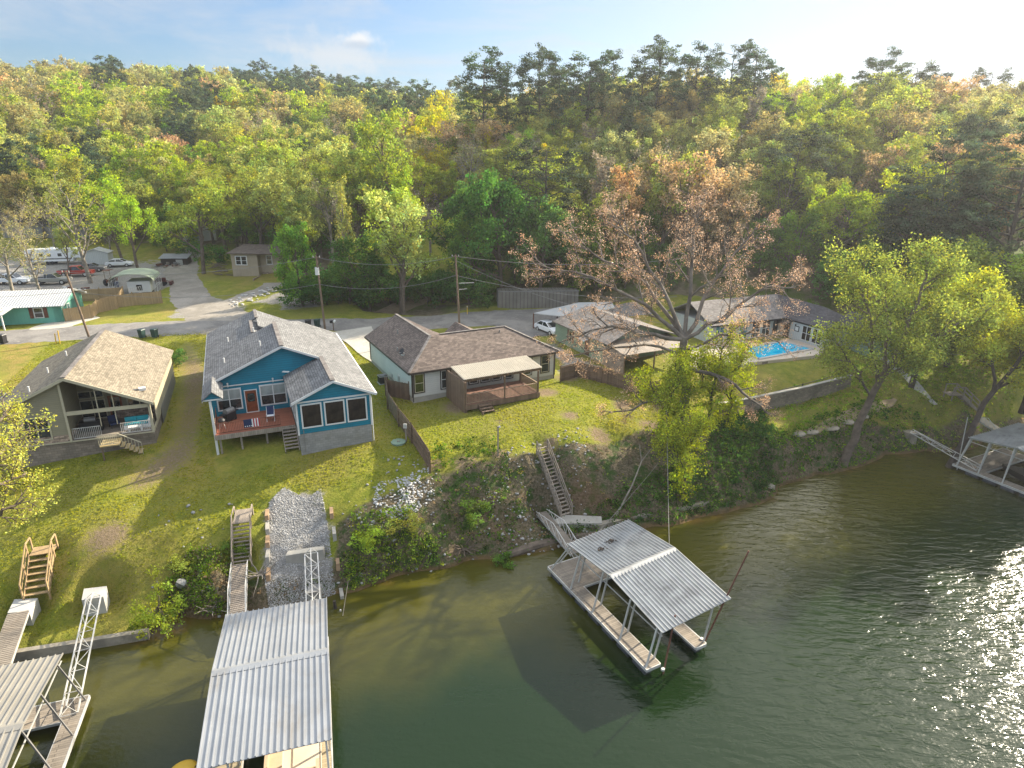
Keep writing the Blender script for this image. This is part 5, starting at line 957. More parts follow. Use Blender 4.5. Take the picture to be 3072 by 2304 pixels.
x, y, z = ray(1494, 1371); t = thing('lamp_post', 'slim wooden lamp post at the lawn edge above the bank', 'lamp post', (x, y, z)); MB().bx(-.06, .06, -.06, .06, -.2, 2.6).build('post', 'wood_grey', t); MB().cyl((.12, 0, 2.5), .09, .14, 8, .06).bar((0, 0, 2.58), (.14, 0, 2.6), .04).build('lamp', 'steel_white', t)
x, y, z = ray(1149, 1150); t = thing('air_conditioner', 'square outdoor air conditioner beside the long white wall', 'air conditioner', (x, y, z), .494); MB().bx(-.42, .42, -.42, .42, .08, .85).build('casing', 'plastic_black', t); MB().cyl((0, 0, .852), .36, .05, 16).build('fan_grille', 'steel_grey', t); MB().bx(-.5, .5, -.5, .5, -.05, .08).build('pad', 'concrete_pale', t); MB().bx(-.45, .45, -.45, .45, .80, .85).build('top_rim', 'steel_pale', t)
x, y, z = ray(1195, 1328); t = thing('septic_lid', 'round pale green septic lid in the grass beside the board fence', 'tank lid', (x, y, z)); MB().cyl((0, 0, -.1), .62, .2, 20).build('lid', 'siding_green', t); MB().cyl((0, 0, .1), .12, .05, 8).build('handle', 'concrete_old', t)
x, y, z = ray(1219, 1325); t = thing('meter_post', 'short wooden post with a grey meter box beside the septic lid', 'post', (x, y, z)); MB().bx(-.06, .06, -.06, .06, -.2, 1.6).build('post', 'wood_grey', t); MB().bx(-.18, .12, -.14, -.06, 1.25, 1.65).build('box', 'steel_pale', t)
x, y, z = ray(180, 1032); t = thing('marker_post', 'pair of yellow guy wire guards beside the leaning utility pole', 'marker', (x, y, z)); MB().tube([(0, 0, 0), (.1, 0, 1.6)], .06, 8).build('guard', 'plastic_yellow', t); MB().tube([(-.3, -.2, 0), (-.2, -.2, 1.3)], .06, 8).build('guard', 'plastic_yellow', t)
x, y, z = ray(1402, 945); t = thing('marker_post', 'thin yellow marker post across the road behind the brown roof', 'marker', (x, y, z)); MB().cyl((0, 0, 0), .05, 1.3, 8).build('post', 'plastic_yellow', t); MB().cyl((0, 0, 1.1), .052, .12, 8).build('band', 'plastic_white', t)
# ------------------------------------------------------------------ vehicles
def car(label, p, rot, mat, kind='sedan', name='parked_car'):
    t = thing(name, label, 'car' if kind != 'truck' else 'truck', p, rot); Lh, Wh = (2.3, .9) if kind == 'sedan' else (2.8, .98)
    prof = {'sedan': [(-2.3,.35),(-2.3,.75),(-2.1,.95),(-1.3,1.0),(1.1,.98),(2.1,.8),(2.3,.6),(2.3,.32)], 'truck': [(-2.8,.5),(-2.8,1.1),(-.9,1.12),(-.6,1.15),(1.2,1.15),(2.7,1.0),(2.8,.8),(2.8,.45)]}[kind]
    cab = {'sedan': [(-1.9,.97),(-1.1,1.42),(.25,1.45),(1.15,.98)], 'truck': [(-.9,1.13),(-.75,1.75),(.5,1.78),(1.2,1.15)]}[kind]
    def ext(mb, pr, w, w2=None):
        w2 = w2 or w; n = len(mb.v); k = len(pr); zs = [q[1] for q in pr]; z0, z1 = min(zs), max(zs)
        for s in (-1, 1): mb.v += [(a, s*(w+(w2-w)*(b-z0)/(z1-z0+1e-6)), b) for a, b in pr]
        mb.f += [tuple(range(n, n+k)), tuple(range(n+2*k-1, n+k-1, -1))]+[(n+(i+1) % k, n+i, n+k+i, n+k+(i+1) % k) for i in range(k)]
    b = MB(); ext(b, prof, Wh); body = b.build('body', mat, t); bev = body.modifiers.new('b', 'BEVEL'); bev.width = .09; bev.segments = 3; bev.limit_method = 'ANGLE'
    c = MB(); ext(c, cab, Wh-.06, Wh-.22); cb = c.build('windows', 'glass', t)
    r = MB(); ze = cab[1][1]; r.box(((cab[1][0]+cab[2][0])/2, 0, ze-.0), (abs(cab[2][0]-cab[1][0])+.1, 2*Wh-.42, .05), 0, (.95, .92))
    for i, j in ((0, 1), (3, 2)):
        for s in (-1, 1): r.bar((cab[i][0], s*(Wh-.08), cab[i][1]), (cab[j][0], s*(Wh-.2), cab[j][1]), .07)
    for s in (-1, 1): r.bar((-.45, s*(Wh-.07), 1.0), (-.4, s*(Wh-.21), ze), .07)
    r.build('cabin', mat, t)
    if kind == 'truck': MB().bx(-2.65, -1.0, -.8, .8, 1.125, 1.13).build('bed', 'rubber', t)
    wr = .32 if kind == 'sedan' else .39
    for a in (-Lh*.62, Lh*.6):
        for s in (-1, 1):
            wh = MB().tube([(a, s*(Wh-.2), wr), (a, s*(Wh+.02), wr)], wr, 16).build('wheel', 'rubber', t); MB().tube([(a, s*(Wh-.0), wr), (a, s*(Wh+.035), wr)], wr*.58, 12).build('rim', 'steel_pale', wh)
    for s in (-1, 1): MB().box((Lh-.06, s*(Wh-.25), .62), (.12, .32, .14)).build('headlight', 'plastic_white', t); MB().box((-Lh+.05, s*(Wh-.22), .7), (.1, .3, .14)).build('tail_light', 'plastic_red', t)
    return t
x, y, z = ray(1634, 1000); car('white sedan parked under the flat roofed carport', (x+.6, y+.3, z), -1.0, 'paint_white')
def VR(sx, sy): return ray(sx, sy)
x, y, z = VR(160, 853); car('silver pickup truck parked behind the golden fence', (x, y, z+.05), .25, 'paint_silver', 'truck')
x, y, z = VR(210, 835); car('bright red pickup truck behind the silver truck', (x, y+2, tz(x, y+2)), .2, 'paint_red', 'truck')
x, y, z = VR(235, 822); car('dark grey car half hidden behind the red truck', (x+1, y+2.5, tz(x+1, y+2.5)), .3, 'steel_grey')
x, y, z = VR(38, 853); car('white pickup truck at the left frame edge beyond the teal house', (x, y, z), .15, 'paint_white', 'truck')
x, y, z = VR(360, 800); car('small white car parked beyond the arched carport', (x, y, z), .3, 'paint_white')
def trailer(label, p, rot, L, hh=2.9):
    t = thing('camper_trailer', label, 'camper', p, rot); mb = MB(); pr = [(-L/2,.7),(-L/2,hh+.5),(-L/2+.3,hh+.7),(L/2-1.6,hh+.75),(L/2-.5,hh+.45),(L/2,hh-.4),(L/2,1.5),(L/2-1.9,1.45),(L/2-2.0,.7)]; n = 0; k = len(pr)
    for s in (-1, 1): mb.v += [(a, s*1.25, b) for a, b in pr]
    mb.f += [tuple(range(k)), tuple(range(2*k-1, k-1, -1))]+[((i+1) % k, i, k+i, k+(i+1) % k) for i in range(k)]
    o = mb.build('body', 'paint_white', t); b = o.modifiers.new('b', 'BEVEL'); b.width = .12; b.segments = 3; b.limit_method = 'ANGLE'
    MB().bx(-L/2+.2, L/2-2.2, -1.27, -1.25, 1.2, 1.5).build('stripe', 'steel_grey', t)
    for a in (-2.6, -1.0, 1.2): MB().bx(a-.4, a+.4, -1.28, -1.25, 1.9, 2.6).build('window', 'glass', t)
    MB().bx(-L/2+.5, -L/2+1.2, -1.28, -1.25, .9, 2.7).build('door', 'steel_grey', t)
    for a in (-.6, -1.6):
        for s in (-1, 1): MB().tube([(a, s*1.05, .42), (a, s*1.27, .42)], .4, 14).build('wheel', 'rubber', t)
    MB().bx(-.8, 0, -.3, .4, hh+.72, hh+1.0).build('roof_unit', 'paint_white', t); return t
x, y, z = VR(120, 845); trailer('long white fifth wheel camper trailer parked beyond the trucks', (x-7, y+15, tz(x-7, y+15)), .3, 11.5).scale = (.82, .82, .82)
# tractor
x, y, z = VR(466, 858); t = thing('tractor', 'small dark red tractor with roll bar parked by the gravel lane', 'tractor', (x, y, z), .3)
MB().bx(.2, 1.7, -.32, .32, .7, 1.3).build('hood', 'paint_maroon', t); MB().bx(-.9, .3, -.35, .35, .55, .95).build('chassis', 'paint_maroon', t); MB().bx(-.6, -.1, -.25, .25, 1.0, 1.15).bx(-.7, -.6, -.25, .25, 1.15, 1.5).build('seat', 'rubber', t)
for s in (-1, 1): MB().tube([(-.5, s*.5, .62), (-.5, s*.85, .62)], .62, 16).build('rear_wheel', 'rubber', t); MB().tube([(1.4, s*.45, .35), (1.4, s*.68, .35)], .35, 14).build('front_wheel', 'rubber', t)
MB().tube([(-.8, -.5, .9), (-.8, -.5, 2.5), (-.8, .5, 2.5), (-.8, .5, .9)], .04, 6).build('roll_bar', 'rust', t); MB().bx(2.3, 2.7, -.8, .8, .2, .7).bar((1.2, -.5, .9), (2.4, -.5, .5), .1).bar((1.2, .5, .9), (2.4, .5, .5), .1).build('loader', 'paint_maroon', t); MB().tube([(.2, 0, 1.2), (-.05, 0, 1.5)], .03, 6).build('steering_column', 'rubber', t)
x, y, z = VR(330, 868); t = thing('tractor', 'rusty compact tractor half behind the golden fence left of the arched carport', 'tractor', (x-1.5, y+3, tz(x-1.5, y+3)), 1.5)
MB().bx(.1, 1.4, -.3, .3, .6, 1.2).build('hood', 'rust', t); MB().bx(-.7, .2, -.35, .35, .5, 1.0).build('chassis', 'rust', t); MB().tube([(-.6, -.5, .8), (-.6, -.5, 2.6), (-.6, .5, 2.6), (-.6, .5, .8)], .04, 6).bx(-.9, .3, -.55, .55, 2.58, 2.66).build('roof_frame', 'rust', t)
for s in (-1, 1): MB().tube([(-.4, s*.45, .55), (-.4, s*.75, .55)], .55, 14).build('wheel', 'rubber', t)
# arched canopy carport
x, y, z = U(1570/4.148, 935/4.148+640, 7.6); t = thing('carport', 'arched green metal carport with open steel frame by the gravel lane', 'carport', (-59.2, 97.5, 7.6), .33)
n = 9; arc = [(3.1*math.cos(math.pi*(1-k/(n-1))), 2.5+1.05*math.sin(math.pi*k/(n-1))) for k in range(n)]; mb = MB()
for k in range(n-1): mb.poly([(arc[k][0], 0, arc[k][1]), (arc[k+1][0], 0, arc[k+1][1]), (arc[k+1][0], 6.5, arc[k+1][1]), (arc[k][0], 6.5, arc[k][1])], .04)
mb.build('canopy', 'canopy_green', t); f_ = MB()
for y_ in (0.1, 2.2, 4.3, 6.4):
    f_.tube([(-3.08, y_, 0)]+[(a, y_, b-.06) for a, b in arc]+[(3.08, y_, 0)], .045, 6)
for s in (-3.08, 3.08):
    f_.bar((s, 0, 1.2), (s, 6.4, 1.2), .05).bar((s, 0, 2.3), (s, 6.4, 2.3), .05)
    for i in range(6): f_.bar((s, .5+i, 0), (s, 1.5+i, 2.3), .04)
f_.build('frame', 'steel_pale', t)
t = thing('storage_box', 'white boxy trailer stored under the arched green carport', 'trailer', (-59.4, 100.5, 7.7), .33); MB().bx(-1.6, 1.6, -1.8, 2, .4, 2.1).build('body', 'trim_white', t); MB().bx(-.4, .4, -1.84, -1.8, .7, 1.6).build('door', 'glass', t)
for s in (-1.4, 1.4): MB().tube([(s-.1, 0, .35), (s+.1, 0, .35)], .35, 10).build('wheel', 'rubber', t)
# teal house
t = thing('house', 'teal sided house with white ribbed metal roof and brown window shutters', 'house', (-60.4, 83.0, 7.1), .30)
wl = MB(); gable_wall(wl, -1.0, 0, 0, 8.5, 0, 2.3); wl.bx(-18, 0, 0, 8.5, 0, 2.35); n = len(wl.v); wl.v += [(0, 0, 2.35), (0, 8.5, 2.35), (0, 4.25, 3.6), (-.3, 0, 2.35), (-.3, 8.5, 2.35), (-.3, 4.25, 3.6)]; wl.f += [(n, n+1, n+2), (n+5, n+4, n+3), (n, n+2, n+5, n+3), (n+1, n+4, n+5, n+2)]
wl.build('wall', 'siding_teal', t)
mb = MB(); ribbed(mb, (-18, 4.25, 3.75), (.55, 4.25, 3.75), (.55, -.6, 2.35), (-18, -.6, 2.35), 60); ribbed(mb, (-18, 4.25, 3.75), (.55, 4.25, 3.75), (.55, 9.1, 2.35), (-18, 9.1, 2.35), 60); mb.build('roof', 'metal_roof_white', t)
mb = MB(); ribbed(mb, (-18, -.5, 2.5), (-5, -.5, 2.5), (-5.5, -3.2, 2.0), (-18, -3.2, 2.0), 36); mb.build('porch_roof', 'metal_roof_white', t)
for x in (-5.7, -8.6, -11.5): MB().bx(x-.07, x+.07, -3.1, -2.96, -.1, 2.0).build('porch_post', 'trim_white', t)
for x in (-2.7, -9.5): f = window(t, x, 0, .75, 1.1, 1.4, mh=(.7,)); MB().bx(-1.05, -.6, -.05, 0, 0, 1.4).bx(.6, 1.05, -.05, 0, 0, 1.4).build('shutter', 'rust', f)
window(t, 0, 2.5, .1, .95, 2.0, 2, pane='glass_teal', name='door'); MB().poly([(0.02, -.6, 2.3), (.6, -.6, 2.3), (.6, 4.25, 3.7), (.6, 9.1, 2.3), (.5, 9.1, 2.2), (.5, 4.25, 3.55), (.5, -.6, 2.2)], .01).build('trim', 'trim_white', t)
x, y, z = (-58.9, 88.9, 7.2); t = thing('patio_chair', 'pink garden chair inside the golden fenced yard', 'chair', (x-1.2, y-1.0, 7.2), .5); MB().bx(-.35, .35, -.35, .3, .35, .42).build('seat', 'plastic_red', t); MB().poly([(-.35, .3, .42), (.35, .3, .42), (.3, .5, 1.05), (-.3, .5, 1.05)], .05, (0, 1, 0)).build('backrest', 'plastic_red', t); 
for a in (-.3, .3): MB().bx(a-.03, a+.03, -.35, .3, 0, .35).build('leg', 'plastic_red', t)
# beige box house
bq = VR(440+960/3.687, 640+700/3.687); t = thing('house', 'narrow beige sided house with brown shed roof above the gravel driveway', 'house', (bq[0], bq[1], bq[2]-.5), -.02)
MB().bx(0, 4.6, 0, 6, 0, 4.6).bx(4.6, 8.3, 1.2, 6, 1.2, 4.4).build('wall', 'siding_beige', t); MB().bx(4.65, 8.25, 1.15, 5.9, 0, 1.2).build('foundation', 'stone_veneer', t)
rf = MB(); roofpoly(rf, [(-.5, -.5, 4.62), (8.8, -.5, 4.62), (8.8, 6.6, 5.3), (-.5, 6.6, 5.3)], .15); rf.build('roof', 'shingle_brown', t)
for x, y_ in ((1.25, 0), (2.25, 0), (6.2, 1.2)): window(t, x, y_, 2.5, 1.05, 1.6, mh=(.8,), fw=.12)
MB().bx(4.65, 4.8, -3, 1.1, -.2, .7).bx(4.8, 8.3, -3, -2.85, -.2, .35).build('garden_wall', 'stone_veneer', t)
t = thing('woodpile', 'grey stacked brush and firewood left of the beige box house', 'woodpile', (bq[0]-2.6, bq[1]+.8, tz(bq[0]-2.6, bq[1]+.8)))
for k in range(26): a = random.uniform(-1.7, 1.7); b_ = random.uniform(-.5, .6); MB().tube([(a-.6, b_, .1+k*.075), (a+.7, b_+random.uniform(-.4, .4), .2+k*.075+random.uniform(-.2, .3))], .06, 6).build('branch', 'bark', t)
# grey shed group behind the lane
p = VR(440+190/3.687, 640+590/3.687); t = thing('shed', 'long low shed with pale blue metal roof at the end of the gravel lane', 'shed', (p[0]+1.6, p[1]+1, p[2]), .1); t.scale = (.72, .72, .72)
MB().bx(-3.4, 3.4, 0, 3, 0, 1.9).build('wall', 'trim_brown', t); mb = MB(); ribbed(mb, (-3.7, 3.3, 2.8), (3.7, 3.3, 2.8), (3.7, -.6, 2.0), (-3.7, -.6, 2.0), 18); mb.build('roof', 'metal_roof', t); MB().bx(.5, 2.2, -.04, 0, .1, 1.6).build('door', 'steel_pale', t)
p = VR(440+300/3.687, 640+480/3.687); t = thing('shed', 'pale blue gabled shed with brown roof behind the low blue roofed shed', 'shed', (p[0]+1, p[1]+9, tz(p[0], p[1]+9)), .1)
wl = MB(); gable_wall(wl, -4, 4, 0, 6, 0, 2.6, 0, 4.4); wl.build('wall', 'steel_pale', t); rf = MB(); roofpoly(rf, [(-4.8, -.5, 2.4), (0, -.5, 4.6), (0, 6.4, 4.6), (-4.8, 6.4, 2.4)]); roofpoly(rf, [(0, -.5, 4.6), (4.8, -.5, 2.4), (4.8, 6.4, 2.4), (0, 6.4, 4.6)]); rf.build('roof', 'shingle_brown', t); MB().bx(-1.6, 2.6, -.05, 0, 0, 2.3).build('garage_door', 'metal_roof_white', t)
p = VR(290, 795); t = thing('shed', 'small white rounded storage shed right of the long camper', 'shed', (p[0], p[1], p[2]), .3); wl = MB(); gable_wall(wl, -2.2, 2.2, 0, 3.5, 0, 2.2, 0, 2.9); wl.build('wall', 'board_white', t); rf = MB(); roofpoly(rf, [(-2.4, -.2, 2.2), (0, -.2, 3.05), (0, 3.7, 3.05), (-2.4, 3.7, 2.2)], .08); roofpoly(rf, [(0, -.2, 3.05), (2.4, -.2, 2.2), (2.4, 3.7, 2.2), (0, 3.7, 3.05)], .08); rf.build('roof', 'metal_roof_white', t)
p = VR(150, 715) if VR(150, 715) else (-90, 150, 12); t = thing('house', 'distant blue grey house half hidden by bare branches on the left slope', 'house', (p[0], p[1], p[2]), .2)
wl = MB(); wl.bx(-9, 9, 0, 8, 0, 3); wl.build('wall', 'steel_grey', t); rf = MB(); roofpoly(rf, [(-9.5, -.6, 3), (9.5, -.6, 3), (9.5, 4, 5), (-9.5, 4, 5)]); roofpoly(rf, [(-9.5, 4, 5), (9.5, 4, 5), (9.5, 8.6, 3), (-9.5, 8.6, 3)]); rf.build('roof', 'shingle_dark', t)
for x in (-4, 1, 5): window(t, x, 0, .9, 1.5, 1.3, pane='glass_teal')
t = thing('shipping_container', 'long corrugated grey container standing beyond the road', 'container', (-2.2, 93.6, 7.0), .10)
mb = MB(); mb.bx(0, 12.2, 0, 2.6, .1, 2.8); mb.build('body', 'container_grey', t); k = MB()
for i in range(40): k.bar((.2+i*.3, -.02, .2), (.2+i*.3, -.02, 2.7), .14, .05)
for i in range(40): k.bar((.2+i*.3, 0, 2.82), (.2+i*.3, 2.6, 2.82), .14, .04)
k.build('corrugation', 'container_grey', t); MB().bx(-.03, 12.23, -.04, .06, 0, .14).bx(-.03, 12.23, -.04, .06, 2.72, 2.86).bx(-.04, .06, -.05, 2.6, 0, 2.86).build('frame', 'steel_grey', t); MB().bx(-.08, -.04, .1, 1.25, .2, 2.7).bx(-.08, -.04, 1.35, 2.5, .2, 2.7).build('door', 'steel_grey', t)
t = thing('white_house', 'small white gabled building half hidden by the green tree right of the pool house', 'house', (45.5, 74.0, 6.2), .35)
wl = MB(); gable_wall(wl, -2.6, 2.6, 0, 6, 0, 2.6, 0, 4.0); wl.build('wall', 'siding_green', t); MB().bar((-2.9, -.1, 2.5), (0, -.1, 4.15), .08, .22).bar((2.9, -.1, 2.5), (0, -.1, 4.15), .08, .22).bx(-2.7, -2.45, -.06, 0, 0, 2.6).bx(2.45, 2.7, -.06, 0, 0, 2.6).bx(-.1, .15, -.06, 0, 0, 2.6).build('trim', 'trim_white', t); rf = MB(); roofpoly(rf, [(-3, -.2, 2.55), (0, -.2, 4.25), (0, 6.2, 4.25), (-3, 6.2, 2.55)]); roofpoly(rf, [(0, -.2, 4.25), (3, -.2, 2.55), (3, 6.2, 2.55), (0, 6.2, 4.25)]); rf.build('roof', 'shingle_dark', t)

# clutter of the gravel lot
def oil_drum(label, p, mat):
    t = thing('drum', label, 'drum', p); MB().cyl((0, 0, 0), .3, .88, 14).build('body', mat, t); MB().cyl((0, 0, .3), .315, .04, 14).cyl((0, 0, .6), .315, .04, 14).build('hoop', mat, t)
for lb, sx, sy, mt in (('blue grey drum beside the arched carport', 352, 862, 'fabric_navy'), ('rusty drum by the end of the golden fence', 418, 900, 'rust')): oil_drum(lb, ray(sx, sy), mt)
p = ray(80, 905); t = thing('utility_trailer', 'empty flat utility trailer behind the teal house roof', 'trailer', p, .3); MB().bx(-2, 2, -1, 1, .5, .6).build('bed', 'wood_grey', t); MB().bar((2, 0, .5), (3.4, 0, .45), .1).build('tongue', 'steel_grey', t)
for s_ in (-1, 1): MB().tube([(0, s_*1.02, .35), (0, s_*1.2, .35)], .35, 12).build('wheel', 'rubber', t)
for lb, sx, sy, n_, ms in (('heap of scrap metal and boards beside the low blue roofed shed', 505, 800, 22, ('steel_grey', 'rust', 'wood_grey')), ('low heap of odd white and red junk behind the silver truck', 225, 872, 14, ('plastic_white', 'rust', 'steel_grey'))):
    p = ray(sx, sy); t = thing('scrap_pile', lb, 'scrap', p); rr = random.Random(sx)
    for k, m_ in enumerate(ms):
        mb = MB()
        for q in range(n_//3): a, b_ = rr.uniform(-2.2, 2.2), rr.uniform(-1, 1); mb.box((a, b_, rr.uniform(0, .25)), (rr.uniform(.3, 1.3), rr.uniform(.1, .6), rr.uniform(.05, .5)), rr.uniform(0, 3))
        mb.build(('metal', 'rusty_scrap', 'boards')[k], m_, t)
p = ray(395, 905); t = thing('carport_side_rack', 'thin metal rack leaning on the right side of the arched carport', 'rack', p, 1.2); r_ = MB()
for i in range(7): r_.bar((i*.35, 0, 0), (i*.35, .2, 1.9), .04)
r_.bar((0, .2, 1.9), (2.1, .2, 1.9), .05).bar((0, .1, 1), (2.1, .1, 1), .05).build('bars', 'steel_pale', t)
# ------------------------------------------------------------------ trees
def npmesh(name, Vx, Fq, tint=None, mat='leaf', smooth=False):
    me = bpy.data.meshes.new(name); me.vertices.add(len(Vx)); me.vertices.foreach_set('co', np.asarray(Vx, np.float32).ravel())
    Fq = np.asarray(Fq, np.int32); me.loops.add(Fq.size); me.loops.foreach_set('vertex_index', Fq.ravel()); me.polygons.add(len(Fq))
    me.polygons.foreach_set('loop_start', np.arange(0, Fq.size, Fq.shape[1], dtype=np.int32)); me.update(calc_edges=True)
    if tint is not None:
        a = me.color_attributes.new('tint', 'FLOAT_COLOR', 'POINT'); a.data.foreach_set('color', np.concatenate([tint, np.ones((len(tint), 1))], 1).astype(np.float32).ravel())
    if smooth: me.shade_smooth()
    me.materials.append(MATS[mat]); return me
def wood_mesh(name, segs, mat):
    Vs, Fs, n0 = [], [], 0
    for p, q, a, b, ns in segs:
        d = q-p; L = np.linalg.norm(d)
        if L < 1e-5: continue
        d = d/L; u = np.cross(d, [0, 0, 1.]) if abs(d[2]) < .95 else np.cross(d, [1., 0, 0]); u /= np.linalg.norm(u); w_ = np.cross(d, u)
        th = np.arange(ns)*2*np.pi/ns; ring = np.outer(np.cos(th), u)+np.outer(np.sin(th), w_)
        Vs += [p+ring*a, q+d*b*.6+ring*b]; k = np.arange(ns); Fs.append(np.stack([n0+k, n0+(k+1) % ns, n0+ns+(k+1) % ns, n0+ns+k], 1)); n0 += 2*ns
    return npmesh(name, np.concatenate(Vs), np.concatenate(Fs), mat=mat, smooth=True)
def leaves(r, C, rad, per, size, tintv=.28, flat=1., droop=0., patch=None):
    """clumps of leaf sized quads around centres C"""
    n = len(C)*per; c = np.repeat(C, per, 0); v = r.normal(size=(n, 3)); v /= np.linalg.norm(v, axis=1)[:, None]; rr = r.random(n)**.45*np.repeat(rad*(.6+.8*r.random(len(C))), per)
    c = c+v*rr[:, None]*np.array([1, 1, flat]); c[:, 2] -= droop*r.random(n)
    nn = r.normal(size=(n, 3)); nn[:, 2] += .35; nn /= np.linalg.norm(nn, axis=1)[:, None]; t = np.cross(nn, r.normal(size=(n, 3))); t /= np.linalg.norm(t, axis=1)[:, None]; b = np.cross(nn, t)
    s = (size*(.6+.8*r.random(n)))[:, None]*.5; Vx = np.stack([c+t*s, c+b*s*.62, c-t*s, c-b*s*.62], 1).reshape(-1, 3); F = np.arange(n*4).reshape(-1, 4)
    ct = np.repeat(1+tintv*r.normal(size=len(C)), per)*(1+.12*r.normal(size=n)); hue = np.repeat(r.normal(size=len(C))*.09, per)
    T = np.stack([ct*(1+hue), ct, ct*(1-hue)], 1).clip(.25, 2.2); return Vx, F, np.repeat(T, 4, 0)
def grow(r, p, d, L, rad, lvl, cfg, segs, tips):
    ns = 4 if lvl == 0 else 3; q = p; a = rad; pts_ = [p]
    for i in range(ns):
        d = d+r.normal(size=3)*cfg['wander'][lvl]+np.array([0, 0, cfg['up'][lvl]]); d = d/np.linalg.norm(d); q2 = q+d*L/ns; b = rad*(1-(i+1)/ns*(1-cfg['taper'])); segs.append((q, q2, a, b, 7 if lvl == 0 else 5 if lvl == 1 else 3)); q, a = q2, b; pts_.append(q)
    if lvl < cfg['max']:
        for k in range(cfg['kids'][lvl]):
            s = cfg['start'][lvl]+(1-cfg['start'][lvl])*(k+.5*r.random()+.4)/cfg['kids'][lvl]; s = min(s, 1.); f = s*ns; i = min(int(f), ns-1); st = pts_[i]+(pts_[i+1]-pts_[i])*(f-i)
            az = k*2.4+r.random()*1.3; u = np.cross(d, [0.1, .2, 1.]); u /= np.linalg.norm(u); w_ = np.cross(d, u); an = cfg['ang'][lvl]*(.75+.5*r.random())
            nd = d*math.cos(an)+(u*math.cos(az)+w_*math.sin(az))*math.sin(an); grow(r, st, nd, L*cfg['ratio'][lvl]*(.75+.5*r.random())*(1.15-.4*s), rad*(1-.75*s)*.62+.012, lvl+1, cfg, segs, tips)
    if lvl >= cfg['max']-1 and lvl > 0: tips.append(q); 
    if lvl == cfg['max']: tips.append(pts_[2])
def clumps(a): return np.array(a)
OAK = dict(wander=[.05,.14,.2,.22], up=[.03,.10,.08,.05], taper=.45, kids=[8,5,4], start=[.30,.25,.2], ang=[.85,.75,.8], ratio=[.52,.5,.5], max=3)
TALL = dict(wander=[.03,.1,.16,.2], up=[.05,.16,.12,.06], taper=.3, kids=[13,4,3], start=[.28,.25,.2], ang=[.7,.6,.7], ratio=[.34,.5,.5], max=3)
COLM = dict(wander=[.03,.08,.12,.2], up=[.05,.3,.2,.1], taper=.25, kids=[16,4,3], start=[.2,.2,.2], ang=[.5,.5,.6], ratio=[.26,.45,.5], max=3)
PINE = dict(wander=[.02,.12,.15,.2], up=[.05,.06,.05,.05], taper=.2, kids=[19,4,3], start=[.42,.35,.2], ang=[1.25,.8,.7], ratio=[.22,.5,.5], max=2)
PROTO = {}
def proto(key, seed, cfg, H_, rad, trunk, leafc, mat='leaf', bark='bark', wood_cull=1.):
    r = np.random.default_rng(seed); segs, tips = [], []; d0 = np.array([r.normal()*.05, r.normal()*.05, 1.])
    grow(r, np.array([0, 0, -.4]), d0, H_*trunk, rad, 0, cfg, segs, tips); tips = np.array(tips)
    zt_ = tips[:, 2].max(); k = H_/zt_; segs = [(p*k, q*k, a, b, n) for p, q, a, b, n in segs]; tips = tips*k
    per, size, crad, flat, tv = leafc; Vx, F, T = leaves(r, tips, np.full(len(tips), crad), per, size, tv, flat)
    PROTO[key] = (wood_mesh(key+'_wood', segs, bark), npmesh(key+'_leaves', Vx, F, T, mat), tips, H_, (Vx, F, T), segs, crad)
for i, (sd, H_, lf) in enumerate(((11, 16, (17,.34,.85,.8,.25)), (12, 15, (20,.32,.9,.8,.25)), (13, 17, (15,.34,.9,.75,.3)), (14, 14, (24,.30,.85,.8,.22)))): proto('oak%d' % i, sd, OAK, H_, .34, .75, lf)
for i, (sd, H_, lf) in enumerate(((21, 18, (16,.32,.7,.9,.25)), (22, 17, (20,.3,.75,.9,.25)))): proto('tall%d' % i, sd, TALL, H_, .27, .95, lf)
for i, (sd, H_, lf, cf) in enumerate(((15, 15, (22,.30,.8,.8,.3), dict(OAK, kids=[6,6,4], ang=[1.0,.8,.8], start=[.25,.25,.2])), (16, 18, (18,.32,.8,.85,.3), dict(OAK, kids=[10,4,4], ang=[.65,.7,.8], ratio=[.45,.55,.5])), (17, 16, (26,.28,.75,.8,.3), dict(TALL, kids=[10,5,4], ratio=[.42,.5,.5])))): proto('oak%d' % (4+i), sd, cf, H_, .32, .75, lf)
proto('bare0', 31, OAK, 15, .3, .75, (4,.22,.7,.8,.3), bark='bark_pale'); proto('bare1', 32, TALL, 17, .26, .95, (5,.22,.6,.9,.3), bark='bark_pale'); proto('column0', 33, COLM, 17, .28, .95, (9,.26,.5,1.,.3), bark='bark_pale')
for i, (sd, H_) in enumerate(((41, 20), (42, 22), (43, 19))): proto('pine%d' % i, sd, PINE, H_, .26, .95, (58,.26,.9,.42,.35), 'needle', 'bark_dark')
BIGP = dict(PINE); BIGP['kids'] = [30, 5, 3]; BIGP['start'] = [.25, .25, .2]; BIGP['ratio'] = [.3, .5, .5]; proto('bigpine', 44, BIGP, 26, .38, .95, (80,.30,1.0,.4,.35), 'needle', 'bark_dark')
BUSH = dict(wander=[.2,.2,.2,.2], up=[.1,.1,.1,.1], taper=.4, kids=[7,4,3], start=[.05,.2,.2], ang=[.9,.8,.8], ratio=[.8,.6,.5], max=2)
proto('bush0', 51, BUSH, 3.2, .07, .6, (34,.20,.5,.8,.25)); proto('bush1', 52, BUSH, 2.6, .06, .6, (34,.18,.5,.8,.25))
DENSE = dict(OAK); DENSE['start'] = [.12,.2,.2]; DENSE['kids'] = [11,5,3]; proto('dense0', 53, DENSE, 11, .25, .8, (26,.30,.8,.85,.28)); proto('dense1', 54, DENSE, 12, .25, .8, (24,.30,.85,.85,.28))
